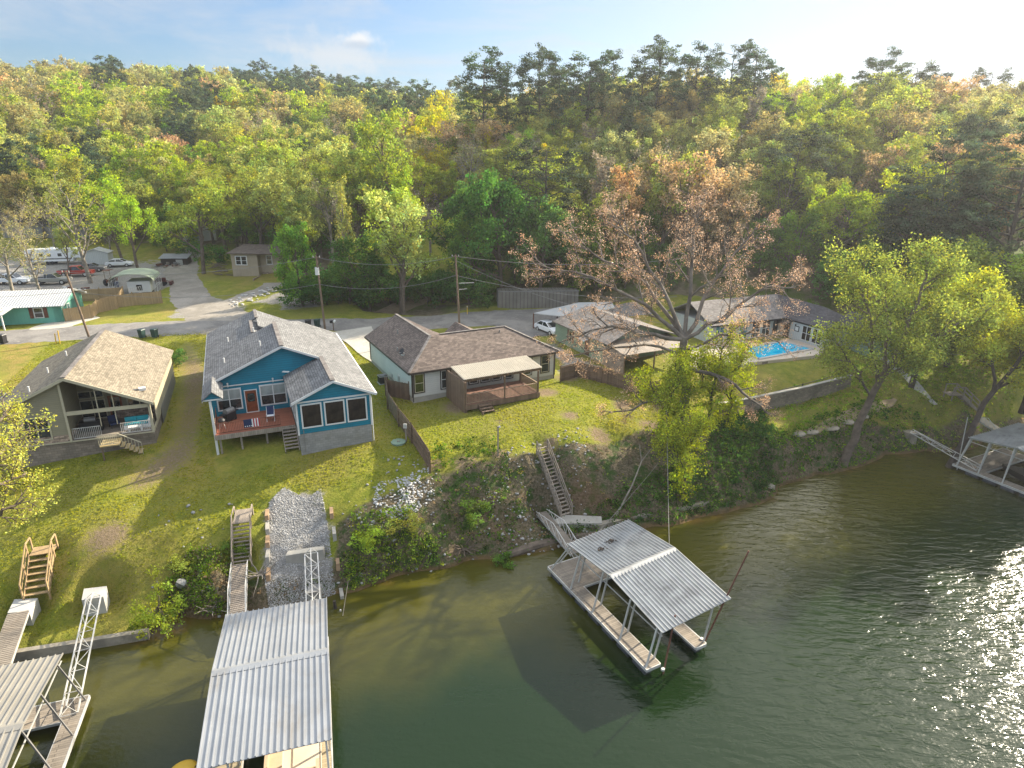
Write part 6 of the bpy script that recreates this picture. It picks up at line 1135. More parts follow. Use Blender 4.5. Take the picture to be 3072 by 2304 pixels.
PAL = {'olive': (.30,.325,.07), 'yellow': (.50,.45,.04), 'lime': (.32,.39,.055), 'pale': (.38,.40,.125), 'tan': (.37,.34,.14), 'orange': (.44,.32,.17), 'green': (.15,.24,.045), 'deep': (.10,.19,.045), 'pine': (.075,.105,.055), 'grey': (.30,.26,.19)}
WORD = {'olive': 'olive green spring tree', 'yellow': 'bright yellow leafed tree', 'lime': 'lime green leafed tree', 'pale': 'pale yellow green tree', 'tan': 'tan budding tree', 'orange': 'orange budding tree', 'green': 'fresh green tree', 'deep': 'deep green dense tree', 'pine': 'dark green pine', 'grey': 'nearly bare grey twigged tree'}
NAME = {'pine': 'pine_tree', 'grey': 'bare_tree'}
def mktree(key, col, x, y, scale=1., label=None, group=None, lean=(0, 0), z=None, name=None, rot=None, cat='tree', jitter=.12, sxy=None):
    wm, lm, tips, H_, _, _, _ = PROTO[key]; z = tz(x, y) if z is None else z
    t = thing(name or NAME.get(col, 'leafy_tree'), label, cat, (x, y, z), random.uniform(0, 6.28) if rot is None else rot, group); t.scale = (scale*(sxy or 1), scale*(sxy or 1), scale)
    if lean != (0, 0): t.rotation_euler = (lean[0], lean[1], t.rotation_euler.z)
    a = bpy.data.objects.new('trunk' if 'bush' not in key else 'stem', wm); COL.objects.link(a); a.parent = t
    b = bpy.data.objects.new('crown' if 'bush' not in key else 'foliage', lm); COL.objects.link(b); b.parent = t
    c = PAL[col]; k = random.uniform(1-jitter, 1+jitter); b.color = tuple(min(1, q*k*random.uniform(.93, 1.07)) for q in c)+(1,); return t
TREES = []     # (x, y, radius) of the placed ones
def place(vx, vy, key, col, top=None, label=None, scale=1., lean=(0, 0), at=None, **kw):
    p = at or V(vx, vy); 
    if p is None: return None
    if top is not None:
        H_ = PROTO[key][3]; zt_ = min((abs(PJ(p[0], p[1], z)[1]-top*1.3888), z) for z in np.arange(p[2]+1, p[2]+40, .1))[1]; scale = (zt_-p[2])/H_
    TREES.append((p[0], p[1], 2.2*scale)); return mktree(key, col, p[0], p[1], scale, label, lean=lean, z=p[2]-.1, **kw)
# trees one can point to, by their foot and the height of their tip in the photo
place(197, 612, 'bare1', 'olive', 355, 'tall bare limbed tree rising behind the golden fence', sxy=1.25)
place(268, 572, 'tall0', 'lime', 375, 'slender yellow green tree left of the arched carport', sxy=1.2); place(300, 590, 'oak1', 'lime', 400, 'airy lime green tree just behind the arched carport', sxy=.8)
place(440, 592, 'oak0', 'olive', 385, 'spreading olive green tree with pale forked trunk beside the gravel lane', sxy=1.1)
place(420, 560, 'bush0', 'deep', 515, 'dark green shrub between the forked tree and the beige house', name='shrub', cat='shrub', sxy=1.2); place(470, 575, 'bush1', 'deep', 530, 'dark green shrub beside the brush pile of the beige house', name='shrub', cat='shrub', sxy=1.3)
place(655, 662, 'dense0', 'green', 482, 'bushy fresh green tree at the roadside behind the blue house', sxy=.7); place(632, 645, 'dense1', 'green', 560, 'lower green tree just right of the beige box house', sxy=.6)
place(765, 640, 'column0', 'pale', 380, 'ivy stemmed narrow bare tree behind the transformer pole', sxy=.8, name='bare_tree')
place(855, 535, 'tall0', 'olive', 225, 'tall thin crowned tree standing in the sloping clearing', sxy=1.0); place(872, 615, 'tall1', 'lime', 355, 'bright yellow green upright tree beside the dirt track', sxy=.8)
place(1005, 640, 'dense1', 'green', 452, 'fresh green tree directly left of the dark utility pole top', sxy=.8); place(1085, 640, 'dense0', 'deep', 375, 'tall deep green tree behind the grey container', sxy=.9)
place(1165, 640, 'dense1', 'deep', 430, 'deep green tree over the right end of the grey container'); place(1000, 600, 'dense0', 'deep', 400, 'deep green tree on the slope above the dark utility pole'); place(1240, 640, 'dense0', 'green', 470, 'green tree rising behind the flat white carport roof')
place(930, 560, 'bare0', 'grey', 400, 'grey bare tree between the yellow green tree and the dark slope'); place(720, 570, 'bare0', 'grey', 370, 'grey bare tree over the grassy clearing behind the transformer pole'); place(560, 560, 'oak2', 'olive', 360, 'broad olive tree directly behind the beige box house'); place(620, 560, 'oak3', 'pale', 350, 'pale green tree up the slope right of the beige box house'); place(490, 545, 'oak1', 'olive', 355, 'olive tree behind the shrubs of the beige box house'); place(350, 530, 'dense1', 'lime', 400, 'bright lime understory tree behind the forked tree'); place(280, 520, 'dense0', 'lime', 420, 'bright lime bushy tree beyond the white storage shed')
place(95, 655, 'bare1', 'tan', 455, 'thin bare tree rising behind the teal house roof', sxy=1.1); place(30, 640, 'bare0', 'tan', 470, 'bare twiggy tree at the left frame edge behind the teal house', sxy=1.2); place(150, 600, 'tall1', 'pale', 450, 'thin pale tree standing among the parked trucks', sxy=.8); place(240, 560, 'bare1', 'pale', 430, 'sparse pale tree beside the white storage shed', sxy=1.1)
place(120, 540, 'bare0', 'tan', 400, 'bare tan tree in front of the distant blue grey house'); place(60, 560, 'bare0', 'tan', 410, 'bare tan tree behind the long camper trailer'); place(395, 545, 'dense0', 'lime', 440, 'lime green tree behind the pale blue gabled shed')
# behind the houses on the right
for vx, vy, k, c, tp, lb, sx in ((1330,600,'tall1','orange',360,'orange budding tree left of the big sycamore, behind the carport',1.), (1490,610,'oak2','orange',330,'orange budding tree above the roof of the pool house left wing',.9), (1570,600,'tall0','orange',350,'slender orange tree right of the big sycamore crown',1.1), (1420,590,'oak0','olive',330,'olive tree showing through the sycamore crown',1.), (1640,590,'dense0','green',470,'fresh green tree behind the ridge of the pool house',1.), (1720,610,'dense1','green',450,'green tree behind the right wing of the pool house',1.), (1790,600,'oak3','lime',400,'lime green tree between the pool house and the big pine',1.), (1570,620,'dense1','deep',540,'deep green bushy tree right behind the pool house roof',.9), (1680,640,'dense0','deep',560,'dark bushy tree behind the corner where the pool house wings meet',.9), (1450,630,'dense1','deep',520,'dark bushy tree behind the green house',1.), (1350,625,'dense0','deep',540,'dark bushy tree at the end of the container row',1.)):
    place(vx, vy, k, c, tp, lb, sxy=sx)
place(2010, 640, 'bigpine', 'pine', 225, 'huge dark pine filling the right side behind the leaning trees', at=(67, 86, 8.3), sxy=1.15); place(1900, 600, 'bigpine', 'pine', 270, 'big dark pine left of the hugest pine on the right', at=(60, 90, 9.5), sxy=1.05); place(2120, 600, 'bigpine', 'pine', 255, 'big dark pine touching the right frame edge', at=(80, 88, 9), sxy=1.1); place(2180, 600, 'bigpine', 'pine', 330, 'lower dark pine at the right frame edge below the others', at=(82, 80, 8.5)); place(1830, 600, 'pine0', 'pine', 400, 'slim dark pine left of the two big pines', at=(55, 90, 9.3), sxy=1.3)
# roadside hedge
for i, (vx, vy) in enumerate(((650,668),(672,664),(700,668),(728,666),(755,664),(785,668),(812,668),(840,668),(868,666),(895,664),(925,666),(952,664),(980,662),(1010,664),(1035,662),(905,650),(720,650),(780,650),(960,648))):
    p = V(vx, vy); mktree('bush%d' % (i % 2), 'deep', p[0], p[1]+1.2, random.uniform(1.1, 1.7), 'deep green bush in the hedge along the far road side', group='bushes of the roadside hedge', name='shrub', cat='shrub', sxy=1.2)
for vx, vy, c, s, lb in ((375, 790, 'deep', .6, 'dark round shrub at the right wall of the tan house'), (1755, 690, 'green', .8, 'low green shrub right of the pool house wall'), (1790, 740, 'deep', .7, 'dark shrub on the pool lawn by the retaining wall')):
    p = V(vx, vy); mktree('bush0', c, p[0], p[1], s, lb, name='shrub', cat='shrub')
MATp = PROTO['bush0'][1]; b = bpy.data.objects.new('foliage', MATp); COL.objects.link(b); b.parent = POT; b.scale = (.32, .32, .45); b.location = (0, 0, .35); b.color = (.06, .13, .03, 1)
# ---- hero trees
def hero(label, base, limbs, tipcfg, col, barkm, name='leafy_tree', trunk=None, per=10, size=.16, crad=.5, seed=5, kids=(6, 5, 4), ivy=None, tv=.3, ratio=(.5, .5, .5)):
    """limbs: (list of points from the fork outward, start radius)"""
    r = np.random.default_rng(seed); segs, tips = [], []; cfg = dict(wander=[.0,.13,.2,.25], up=[0,.05,.06,.05], taper=.3, kids=kids, start=[.1,.15,.15], ang=[.8,.75,.8], ratio=list(ratio), max=3)
    o = np.array(base)
    def path(P, r0, r1, ns=8, lvl0=True, n=0):
        P = [np.array(p, float)-o for p in P]; Q = []
        for i in range(len(P)-1):
            for k in range(3): Q.append(P[i]+(P[i+1]-P[i])*(k/3)+r.normal(size=3)*.12*(i+k > 0))
        Q.append(P[-1]); m_ = len(Q)-1
        for i in range(m_): segs.append((Q[i], Q[i+1], r0+(r1-r0)*i/m_, r0+(r1-r0)*(i+1)/m_, ns))
        return Q
    if trunk: path(trunk[0], trunk[1], trunk[2], 10)
    for P, r0, L1, nk in limbs:
        Q = path(P, r0, .05, 7)
        for k in range(nk):
            f = .18+.82*(k+r.random()*.6)/nk; f = min(f, .999)*(len(Q)-1); i = int(f); st = Q[i]+(Q[i+1]-Q[i])*(f-i); d = (Q[i+1]-Q[i]); d /= np.linalg.norm(d); az = k*2.4+r.random(); u = np.cross(d, [0, .1, 1.]); u /= np.linalg.norm(u); w_ = np.cross(d, u); an = .55+.5*r.random()
            nd = d*math.cos(an)+(u*math.cos(az)+w_*math.sin(az))*math.sin(an)+np.array([0, 0, .15]); nd /= np.linalg.norm(nd); grow(r, st, nd, L1*(.7+.6*r.random())*(1.1-.5*f/len(Q)), r0*.33*(1.1-.7*f/len(Q))+.02, 1, cfg, segs, tips)
        tips.append(Q[-1])
    tips = np.array(tips); t = thing(name, label, 'tree', tuple(base)); w = bpy.data.objects.new('trunk', wood_mesh('trunk', segs, barkm)); COL.objects.link(w); w.parent = t
    Vx, F, T = leaves(r, tips, np.full(len(tips), crad), per, size, tv); me = npmesh('crown', Vx, F, T, 'leaf'); c = bpy.data.objects.new('crown', me); COL.objects.link(c); c.parent = t; c.color = col+(1,)
    if ivy is not None:
        C = []; 
        for a, b_, n_, wd in ivy:
            a, b_ = np.array(a)-o, np.array(b_)-o; s = r.random((n_, 1)); C.append(a+(b_-a)*s+r.normal(size=(n_, 3))*np.array([wd, wd, wd*.6]))
        C = np.concatenate(C); Vx, F, T = leaves(r, C, np.full(len(C), .45), 20, .20, .25); iv = bpy.data.objects.new('ivy', npmesh('ivy', Vx, F, T, 'leaf')); COL.objects.link(iv); iv.parent = t; iv.color = (.30, .35, .045, 1)
    print(label, len(segs), len(tips)); return t
bx0, by0, bz0 = U(2050, 1300, 4.4); fk = (bx0-.9, by0-.3, 13.5)
hero('huge spreading sycamore with orange buds and forked grey limbs on the bank', (bx0, by0, bz0-.5),
 [([fk, (fk[0]-3.5, fk[1]+.5, 16.5), (fk[0]-8, fk[1]+1.5, 18.6), (fk[0]-13, fk[1]+1, 19.8)], .21, 3.4, 11), ([fk, (fk[0]-2, fk[1]+2, 18), (fk[0]-4.5, fk[1]+3, 21.5), (fk[0]-6.5, fk[1]+4, 23.5)], .2, 3.6, 11), ([fk, (fk[0]+.5, fk[1]+1.5, 19), (fk[0]+.5, fk[1]+2, 22.0), (fk[0]+1, fk[1]+3, 24.5)], .2, 3.4, 11), ([fk, (fk[0]+3.2, fk[1], 15.5), (fk[0]+6.5, fk[1]+.6, 18), (fk[0]+9.5, fk[1]+1, 18.0)], .19, 3.2, 10), ([fk, (fk[0]-4, fk[1]-1, 14.6), (fk[0]-7.5, fk[1]-1.5, 14.8), (fk[0]-10.5, fk[1]-2, 14.2)], .2, 3.0, 9), ([(bx0-.4, by0, 12), (bx0-4, by0+1, 12.6), (bx0-8, by0+1.5, 12.0), (bx0-11, by0+1.5, 11.2)], .15, 2.8, 10), ([(bx0-.4, by0, 12.5), (bx0+2.5, by0+1, 13.5), (bx0+5.5, by0+1.5, 13.6), (bx0+8.5, by0+1.5, 12.8)], .14, 2.8, 9), ([(bx0-.5, by0, 11), (bx0+3, by0-.5, 10), (bx0+5.5, by0-1, 8.2), (bx0+7.5, by0-1, 6.6)], .2, 2.0, 6), ([(bx0-.5, by0, 10), (bx0-3, by0-1.5, 8.4), (bx0-5.5, by0-2.5, 7.6), (bx0-7.5, by0-3, 7.6)], .15, 2.0, 6), ([fk, (fk[0]-3, fk[1]+4, 18), (fk[0]-7, fk[1]+5, 19.5), (fk[0]-10.5, fk[1]+6, 22.0)], .2, 3.4, 9), ([fk, (fk[0]+3, fk[1]+3, 18), (fk[0]+5, fk[1]+4, 20.5), (fk[0]+7, fk[1]+5, 23.0)], .2, 3.4, 9)],
 None, (.56, .39, .27), 'bark_syc', 'sycamore_tree', ([(bx0, by0, bz0-.6), (bx0-.3, by0, 9), fk], .46, .32), per=9, size=.088, crad=.36, seed=5, kids=(6, 5, 4),
 ivy=[((bx0-.2, by0-.2, bz0), (bx0-.4, by0-.3, 13), 170, .75), ((bx0-1.6, by0-1.0, 3.2), (bx0-1.4, by0-.8, 10.5), 90, .6)])
q = U(2180, 1330, 3.9)
for i, (sx, sy, zb, hh, lb) in enumerate(((2120, 1290, 4.5, 8.5, 'dark ivy wrapped trunk just right of the huge sycamore'), (1990, 1330, 4.2, 7.5, 'ivy smothered slender tree left of the huge sycamore trunk'), (2045, 1480, 1.6, 6.5, 'leafy vine draped sapling hanging over the ivy bank'), (2180, 1270, 4.6, 7.0, 'thin yellow green sapling right of the dark ivy wrapped trunk'))):
    a, b_, c_ = U(sx, sy, zb)
    hero(lb, (a, b_, c_-.4), [([(a, b_, c_+hh*.4), (a+.3, b_+.2, c_+hh*.7), (a+.9, b_, c_+hh)], .1, 2.1, 10), ([(a, b_, c_+hh*.35), (a-.8, b_-.2, c_+hh*.55), (a-1.7, b_, c_+hh*.8)], .07, 1.9, 8)], None, (.33, .37, .05), 'bark_dark', 'leafy_tree', ([(a, b_, c_-.5), (a+.1, b_, c_+hh*.4)], .16, .1), per=14, size=.15, crad=.6, seed=60+i, kids=(5, 4, 3), ivy=[((a, b_, c_), (a+.2, b_, c_+hh*.75), 120, .62)])
# right bank trees
a = (32.6, 56.1, .2); hero('tall green tree leaning over the water from the right bank', a, [([(35.0,56.6,9.5),(36.4,57,13.5),(37.6,58,17.5),(38.2,58.6,20.5)],.25,3.2,10), ([(34.6,56.5,8.5),(33.4,57,13),(32.4,58,16.5),(31.4,58.4,18.8)],.2,3.0,9), ([(35.0,56.6,9.5),(38,56.4,12.5),(40.5,56.3,14.5),(42.5,56,15.2)],.18,3.0,8), ([(35.0,56.6,9.8),(36,59,13),(36.5,61.5,16),(37,63,18)],.18,3.0,8), ([(34,56.5,7.5),(31.5,56,10.5),(29.8,56,12.6)],.12,2.6,6), ([(34.5,56.5,8.5),(35.5,54.8,11.0),(35.8,53.4,12.2)],.12,2.4,6)],
 None, (.28, .32, .075), 'bark', 'leafy_tree', ([a, (33.4,56.2,4.5), (35.0,56.6,9.5)], .42, .28), per=19, size=.2, crad=.9, seed=71, kids=(5, 5, 3))
a = (43.2, 56.4, -.3); hero('dark trunked tree leaning right beside the right edge dock', a, [([(47.2,58.3,7.5),(49.5,59,11),(51.5,59,14.5),(53,59,17.5)],.2,3.0,10), ([(47,58.2,7.2),(46.5,59,11),(45.5,60,14.5),(45,60.5,17)],.16,2.8,8), ([(47.2,58.3,7.5),(51,57.5,10),(54.5,57,12)],.14,2.8,8)], None, (.40, .42, .07), 'bark_dark', 'leafy_tree', ([a, (45,57.3,3.4), (47.2,58.3,7.5)], .36, .22), per=36, size=.23, crad=.95, seed=72, kids=(5, 5, 3))
a = (44.4, 66.5, 3.0); hero('green tree with dark upright trunk beside the concrete footpath', a, [([(44.6,66.6,8),(45.5,67,12),(46.5,67.5,16)],.2,3.0,10), ([(44.5,66.6,7.5),(42.5,66.5,10.5),(41,67,13)],.15,2.8,8), ([(44.6,66.6,8),(47.5,66,10.5),(50,66,12.5)],.15,2.8,8)], None, (.26, .30, .07), 'bark_dark', 'leafy_tree', ([a, (44.4,66.5,8)], .38, .25), per=36, size=.25, crad=1., seed=73, kids=(5, 5, 3))
a = (54.5, 63, 3.2); hero('bright yellow green tree at the right frame edge above the bank stairs', a, [([(54.6,63,7),(55.5,63,11),(56,63,16.5)],.2,3.4,11), ([(54.5,63,7),(52,62.5,10),(50.5,62,12.5)],.15,2.8,9), ([(54.6,63,7),(57.5,62,10),(60,62,13)],.15,3.0,9)], None, (.46, .47, .06), 'bark_dark', 'leafy_tree', ([a, (54.6,63,7)], .34, .22), per=40, size=.25, crad=1.0, seed=74, kids=(5, 5, 3))
a = (51, 71, 5.8); hero('green tree on the right behind the footpath', a, [([(51,71,9),(51.5,72,13),(52,72,17.5)],.2,3.2,11), ([(51,71,9),(48.5,71,12),(47,71,14)],.15,2.8,8), ([(51,71,9),(54,71,12),(56.5,71,14.5)],.15,3.0,8)], None, (.20, .25, .06), 'bark_dark', 'leafy_tree', ([a, (51,71,9)], .32, .22), per=40, size=.27, crad=1.05, seed=75, kids=(5, 5, 3))
place(2080, 760, 'oak4', 'lime', 545, 'rounded bright green tree on the slope above the right bank stairs', at=(57, 72, 6.0), sxy=1.3); place(2150, 700, 'oak5', 'lime', 470, 'broad yellow green tree filling the right edge below the pines', at=(66, 74, 7.0), sxy=1.4); place(1960, 700, 'oak6', 'green', 560, 'full green tree between the small gabled building and the frame edge', at=(50, 78, 6.6), sxy=1.3)
# left edge tree with bright young leaves, trunk outside the frame
a = U(-190, 1900, 2.0); L_ = lambda sx, sy, z: U(sx, sy, z)
hero('bright yellow green branches reaching in from the left frame edge', a, [([(a[0],a[1],9),L_(-60,1420,12),L_(20,1330,12.5),L_(70,1270,13)],.16,2.0,10), ([(a[0],a[1],8),L_(-80,1500,11),L_(0,1450,11),L_(80,1420,11)],.14,1.9,10), ([(a[0],a[1],10),L_(-90,1380,13),L_(0,1260,14),L_(30,1220,14)],.14,1.8,9), ([(a[0],a[1],7),L_(-60,1560,9.5),L_(20,1530,9.8),L_(70,1500,10)],.12,1.6,9)], None, (.50, .50, .11), 'bark', 'leafy_tree', ([a, (a[0],a[1],10)], .25, .16), per=6, size=.12, crad=.4, seed=76, kids=(5, 5, 3))
a = (-66.5, 66, 6.8); hero('bare brown twigged tree at the left edge in front of the teal house', a, [([(a[0],a[1],10),(-65,68,13),(-63,70,15.5),(-61.5,71,17.5)],.16,3.2,9), ([(a[0],a[1],10),(-63.5,66.5,11.5),(-60.5,67,12.5),(-58,68,12.8)],.14,3.0,9), ([(a[0],a[1],10.5),(-66,69,14),(-66,71,18)],.14,3.0,8)], None, (.40, .36, .16), 'bark_pale', 'bare_tree', ([a, (a[0],a[1],10.5)], .28, .2), per=3, size=.16, crad=.5, seed=77, kids=(5, 5, 3))
# small bright shrub overhanging the water
p = V(345, 1335); TB = mktree('bush0', 'lime', p[0]-.1, p[1]+.15, .62, 'bright green shrub overhanging the water beside the low concrete wall', name='shrub', cat='shrub', lean=(.7, .25), sxy=1.1); TB.children[1].color = (.30, .50, .03, 1); TB.scale = (.8, .8, .75)
p = V(800, 1185); mktree('bush1', 'lime', p[0], p[1], .55, 'yellow green shrub on the bank right of the gravel', name='shrub', cat='shrub', sxy=1.3); p = V(865, 1155); mktree('bush0', 'olive', p[0], p[1], .42, 'round olive shrub above the ivy curtain at the water', name='shrub', cat='shrub', sxy=1.6)
for sx, sy, s, c, lb in ((1085,1230,.35,'green','small green plant on the white rocks below the board fence'), (505,1205,.35,'green','low green shrub left of the grey weathered stairs'), (400,1240,.4,'olive','low olive shrub on the left bank above the rock face'), (1020,1125,.5,'green','green shrub low on the bank right of the white rocks')): p = V(sx, sy); mktree('bush1', c, p[0], p[1], s, lb, name='shrub', cat='shrub', sxy=1.5)
# ---- the wooded hillside
def colour_at(vx, vy, r):
    """main leaf colour of the wood where it shows at (vx, vy)"""
    z = [(1180,310,28,'yellow'),(930,280,60,'yellow'),(160,245,60,'lime'),(490,345,35,'lime'),(1760,235,60,'lime'),(1600,150,40,'olive'),(240,170,40,'pine'),(190,330,50,'pine'),(540,190,40,'pine'),(440,230,45,'pine'),(640,200,60,'pine'),(760,200,60,'pine'),(870,215,80,'pine'),(390,280,45,'pine'),(1280,200,40,'pine'),(1200,220,25,'pine'),(1460,230,60,'tan'),(1350,270,70,'tan'),(1500,300,90,'pale'),(1570,330,70,'tan'),(1640,330,60,'pale'),(1120,440,70,'deep'),(1040,520,80,'deep'),(1400,560,160,'deep'),(1240,420,60,'olive'),(80,180,90,'tan'),(60,260,70,'tan'),(60,150,80,'tan'),(330,165,60,'tan'),(290,250,40,'tan'),(100,430,60,'tan'),(1550,430,60,'orange'),(1450,400,50,'orange'),(1700,400,60,'tan'),(1980,180,70,'tan'),(2090,170,80,'tan'),(1790,260,60,'lime'),(1760,330,60,'olive'),(1850,330,50,'olive'),(1350,150,60,'olive'),(1520,150,50,'tan'),(60,390,60,'pine'),(300,400,90,'lime'),(410,420,70,'lime'),(1900,240,60,'olive')]
    best = [(math.hypot(vx-a, vy-b)/rr, c) for a, b, rr, c in z]; d, c = min(best)
    if d < (1 if c != 'pine' else .75) and r.random() < (.62 if c != 'pine' else .5): return c
    w_ = {'olive': 5, 'pale': 3.2, 'tan': 3.2, 'lime': 1.8, 'green': 1.5, 'pine': .8 if vx < 1100 else .5, 'grey': 1.8, 'orange': .9, 'yellow': .25, 'deep': .8}
    if vy > 380: w_.update(green=3, deep=3.5, lime=2.2, grey=2.2, tan=1.5, pine=.4)
    k = list(w_); t_ = sum(w_.values()); q = r.random()*t_
    for a in k:
        q -= w_[a]
        if q <= 0: return a
    return 'olive'
rF = random.Random(42); cand = []
def zone(x, y): 
    i = min(len(GX)-1, max(0, int(np.searchsorted(GX, x)))); j = min(len(GY)-1, max(0, int(np.searchsorted(GY, y)))); return hill[j, i]
y = 88.
while y < 480:
    sp = 5.6 if y < 190 else 7.6; x = -.86*y-30
    while x < .86*y+20:
        px, py = x+rF.uniform(-.42, .42)*sp, y+rF.uniform(-.42, .42)*sp; x += sp
        if zone(px, py) < .55: continue
        if -28 < px < -1 and 94 < py < 126: continue
        if 22 < px < 48 and py < 99: continue
        if 54 < px < 90 and 76 < py < 94: continue
        if any(math.hypot(px-a, py-b) < 2.4+c*.3 for a, b, c in TREES): continue
        z = tz(px, py); hx = PJ(px, py, z+13)
        if hx[2] < 5 or not (-60 < hx[0]/1.3888 < 2275) or hx[1]/1.3888 > 720 or hx[1] < -60: continue
        if py > 230 and tz(px, py-25) > z+4: continue
        cand.append((px, py, z, hx[0]/1.3888, hx[1]/1.3888, hx[2]))
    y += sp*.9
print('forest', len(cand))
# hide what stands far behind the crest
def hidden(c):
    px, py, z = c[:3]; top = z+18; d = np.linspace(.35, .93, 24); xs_, ys_ = px*d, py*d; line = H+(top-H)*d; g_ = tzv(xs_, ys_)+np.where(ys_ > 100, 12, 0); return (g_ > line).sum() >= 2
cand = [c for c in cand if not hidden(c)]; cand.sort(key=lambda c: c[5]); print('seen', len(cand))
def where(vx, vy):
    cols = ((250,'behind the camper trailer'),(450,'behind the arched carport'),(650,'behind the beige box house'),(850,'behind the transformer pole'),(1050,'behind the dark utility pole'),(1250,'behind the grey container'),(1500,'behind the green house'),(1850,'behind the pool house'),(9999,'behind the big dark pines'))
    rows = ((175,'on the skyline'),(260,'high on the hill'),(350,'halfway up the hill'),(450,'low on the hill'),(9999,'at the foot of the hill'))
    return next(b for a, b in rows if vy < a)+' '+next(b for a, b in cols if vx < a)
KEYS = {'pine': ['pine0','pine1','pine2'], 'grey': ['bare0','bare1','column0'], 'deep': ['dense0','dense1'], 'green': ['dense0','oak1','dense1'], 'orange': ['oak2','bare0','tall0']}
WV, WT, wn = [], [], 0; far_w = []
for i, (px, py, z, vx, vy, D) in enumerate(cand):
    c = colour_at(vx, vy, rF); key = rF.choice(KEYS.get(c, ['oak0','oak1','oak2','oak3','oak4','oak5','oak6','tall0','tall1'])); sc = rF.uniform(.8, 1.12)*(1.0 if c != 'pine' else rF.uniform(.9, 1.15))*(.9 if py < 190 else 1.0)
    if i < 270: mktree(key, c, px, py, sc, WORD[c]+' '+where(vx, vy), group='trees of the hillside: '+WORD[c]+' '+where(vx, vy), jitter=.25, sxy=rF.uniform(.85, 1.3))
    else: far_w.append((px, py, z, key, c, sc))
# crest pines standing clear against the sky
for vx, tp, key, s, yy in ((1042,110,'pine0',1.15,152),(1095,118,'pine1',1.1,155),(1172,98,'pine1',1.15,155),(1212,118,'pine2',1.05,158),(1262,112,'pine0',1.2,150),(1300,108,'pine2',1.0,158),(1415,84,'pine1',1.25,150),(1380,120,'pine0',1.1,152),(1510,98,'pine2',1.2,152),(1582,88,'pine1',1.1,156),(1640,100,'pine0',1.25,154),(1910,108,'pine2',1.2,160),(1990,130,'pine0',1.2,165),(2140,145,'pine1',1.1,170),(2030,142,'pine2',1.,172)):
    x = 0.
    for _ in range(12): x += (vx*1.3888-PJ(x, yy, tz(x, yy)+18)[0])/3/FOC*PJ(x, yy, 30)[2]
    place(vx, 0, key, 'pine', tp, 'tall dark pine standing clear on the right ridge at %s of the crest' % ('the left end' if vx < 1150 else 'the left part' if vx < 1350 else 'the middle' if vx < 1700 else 'the right part'), at=(x, yy, tz(x, yy)), sxy=s*.9, jitter=.1)
for o in bpy.data.objects:
    if o.get('label', '').startswith('tall dark pine standing clear'): o['group'] = 'ridge pines: '+o['label'][-24:]
allV, allF, allT, n0 = [], [], [], 0; wV = []
for px, py, z, key, c, sc in far_w:
    Vx, F, T = PROTO[key][4]; nq = len(F); step = 2 if py < 230 else 3; sel = np.arange(0, nq, step); q = Vx.reshape(-1, 4, 3)[sel].copy(); cen = q.mean(1, keepdims=True); q = cen+(q-cen)*(step**.5)*1.08
    a = rF.uniform(0, 6.28); ca, sa = math.cos(a), math.sin(a); X = q[..., 0]*ca-q[..., 1]*sa; Y = q[..., 0]*sa+q[..., 1]*ca; q = np.stack([X*sc+px, Y*sc+py, q[..., 2]*sc+z], -1).reshape(-1, 3)
    k = rF.uniform(.8, 1.2); col_ = np.array(PAL[c])*k*np.array([rF.uniform(.93, 1.07) for _ in range(3)]); t_ = T.reshape(-1, 4, 3)[sel].reshape(-1, 3)*col_
    allV.append(q); allT.append(t_); n0 += len(q)
print('far wood quads', n0//4)
if allV:
    me = npmesh('wood', np.concatenate(allV), np.arange(n0).reshape(-1, 4), np.concatenate(allT).clip(0, 1), 'leaf'); o = bpy.data.objects.new('distant_wood', me); COL.objects.link(o); o.color = (1, 1, 1, 1); tag(o, 'dense mixed spring wood covering the far hillside up to the skyline', 'wood', kind='stuff')
# ------------------------------------------------------------------ ground cover, stones, haze
def scatter(poly, n, r):
    P = np.array(poly); x0, y0 = P.min(0)[:2]; x1, y1 = P.max(0)[:2]; X = r.uniform(x0, x1, n); Y = r.uniform(y0, y1, n); k = pip(X, Y, poly); return X[k], Y[k]
def cover(name, label, sets, kind='stuff', cat='undergrowth'):
    VV, TT = [], []
    for C, rad, per, size, col, flat, tv, r in sets:
        Vx, F, T = leaves(r, C, rad, per, size, tv, flat); VV.append(Vx); TT.append(T*np.repeat(col, per*4, 0) if len(np.shape(col)) == 2 else T*np.array(col))
    Vx = np.concatenate(VV); me = npmesh(name, Vx, np.arange(len(Vx)).reshape(-1, 4), np.concatenate(TT).clip(0, 1), 'leaf'); o = bpy.data.objects.new(name, me); COL.objects.link(o); o.color = (1, 1, 1, 1); tag(o, label, cat, kind=kind); return o
r = np.random.default_rng(99)
def clumpset(poly, n, rad, per, size, cols, h=.25, flat=.7, nz=None, tv=.3, thr=0., over=None):
    X, Y = scatter(poly, n, r); 
    if nz: k = vnoise(X, Y, nz, 77) > thr; X, Y = X[k], Y[k]
    Z = tzv(X, Y); k = Z > (.12 if over is None else over); X, Y, Z = X[k], Y[k], Z[k]; C = np.stack([X, Y, Z+h*r.random(len(X))], 1); cc = np.array(cols)[r.integers(0, len(cols), len(X))]; return (C, np.full(len(C), rad), per, size, cc, flat, tv, r)
GREENS = [(.14,.23,.03),(.20,.28,.035),(.09,.16,.03),(.27,.32,.05)]; BROWNS = [(.22,.17,.11),(.28,.22,.14),(.17,.14,.09),(.26,.20,.11)]
bk = [(p[0], p[1]) for p in bankp]+[(s[0], s[1]) for s in reversed(shore[5:-3])]
clear_st = None
cover('undergrowth', 'low weeds and leafy undergrowth covering the steep bank', [clumpset(bk, 7500, .3, 8, .14, GREENS, .25, .6, 1.6, thr=.02), clumpset(bk, 7000, .3, 7, .16, BROWNS, .15, .5)])
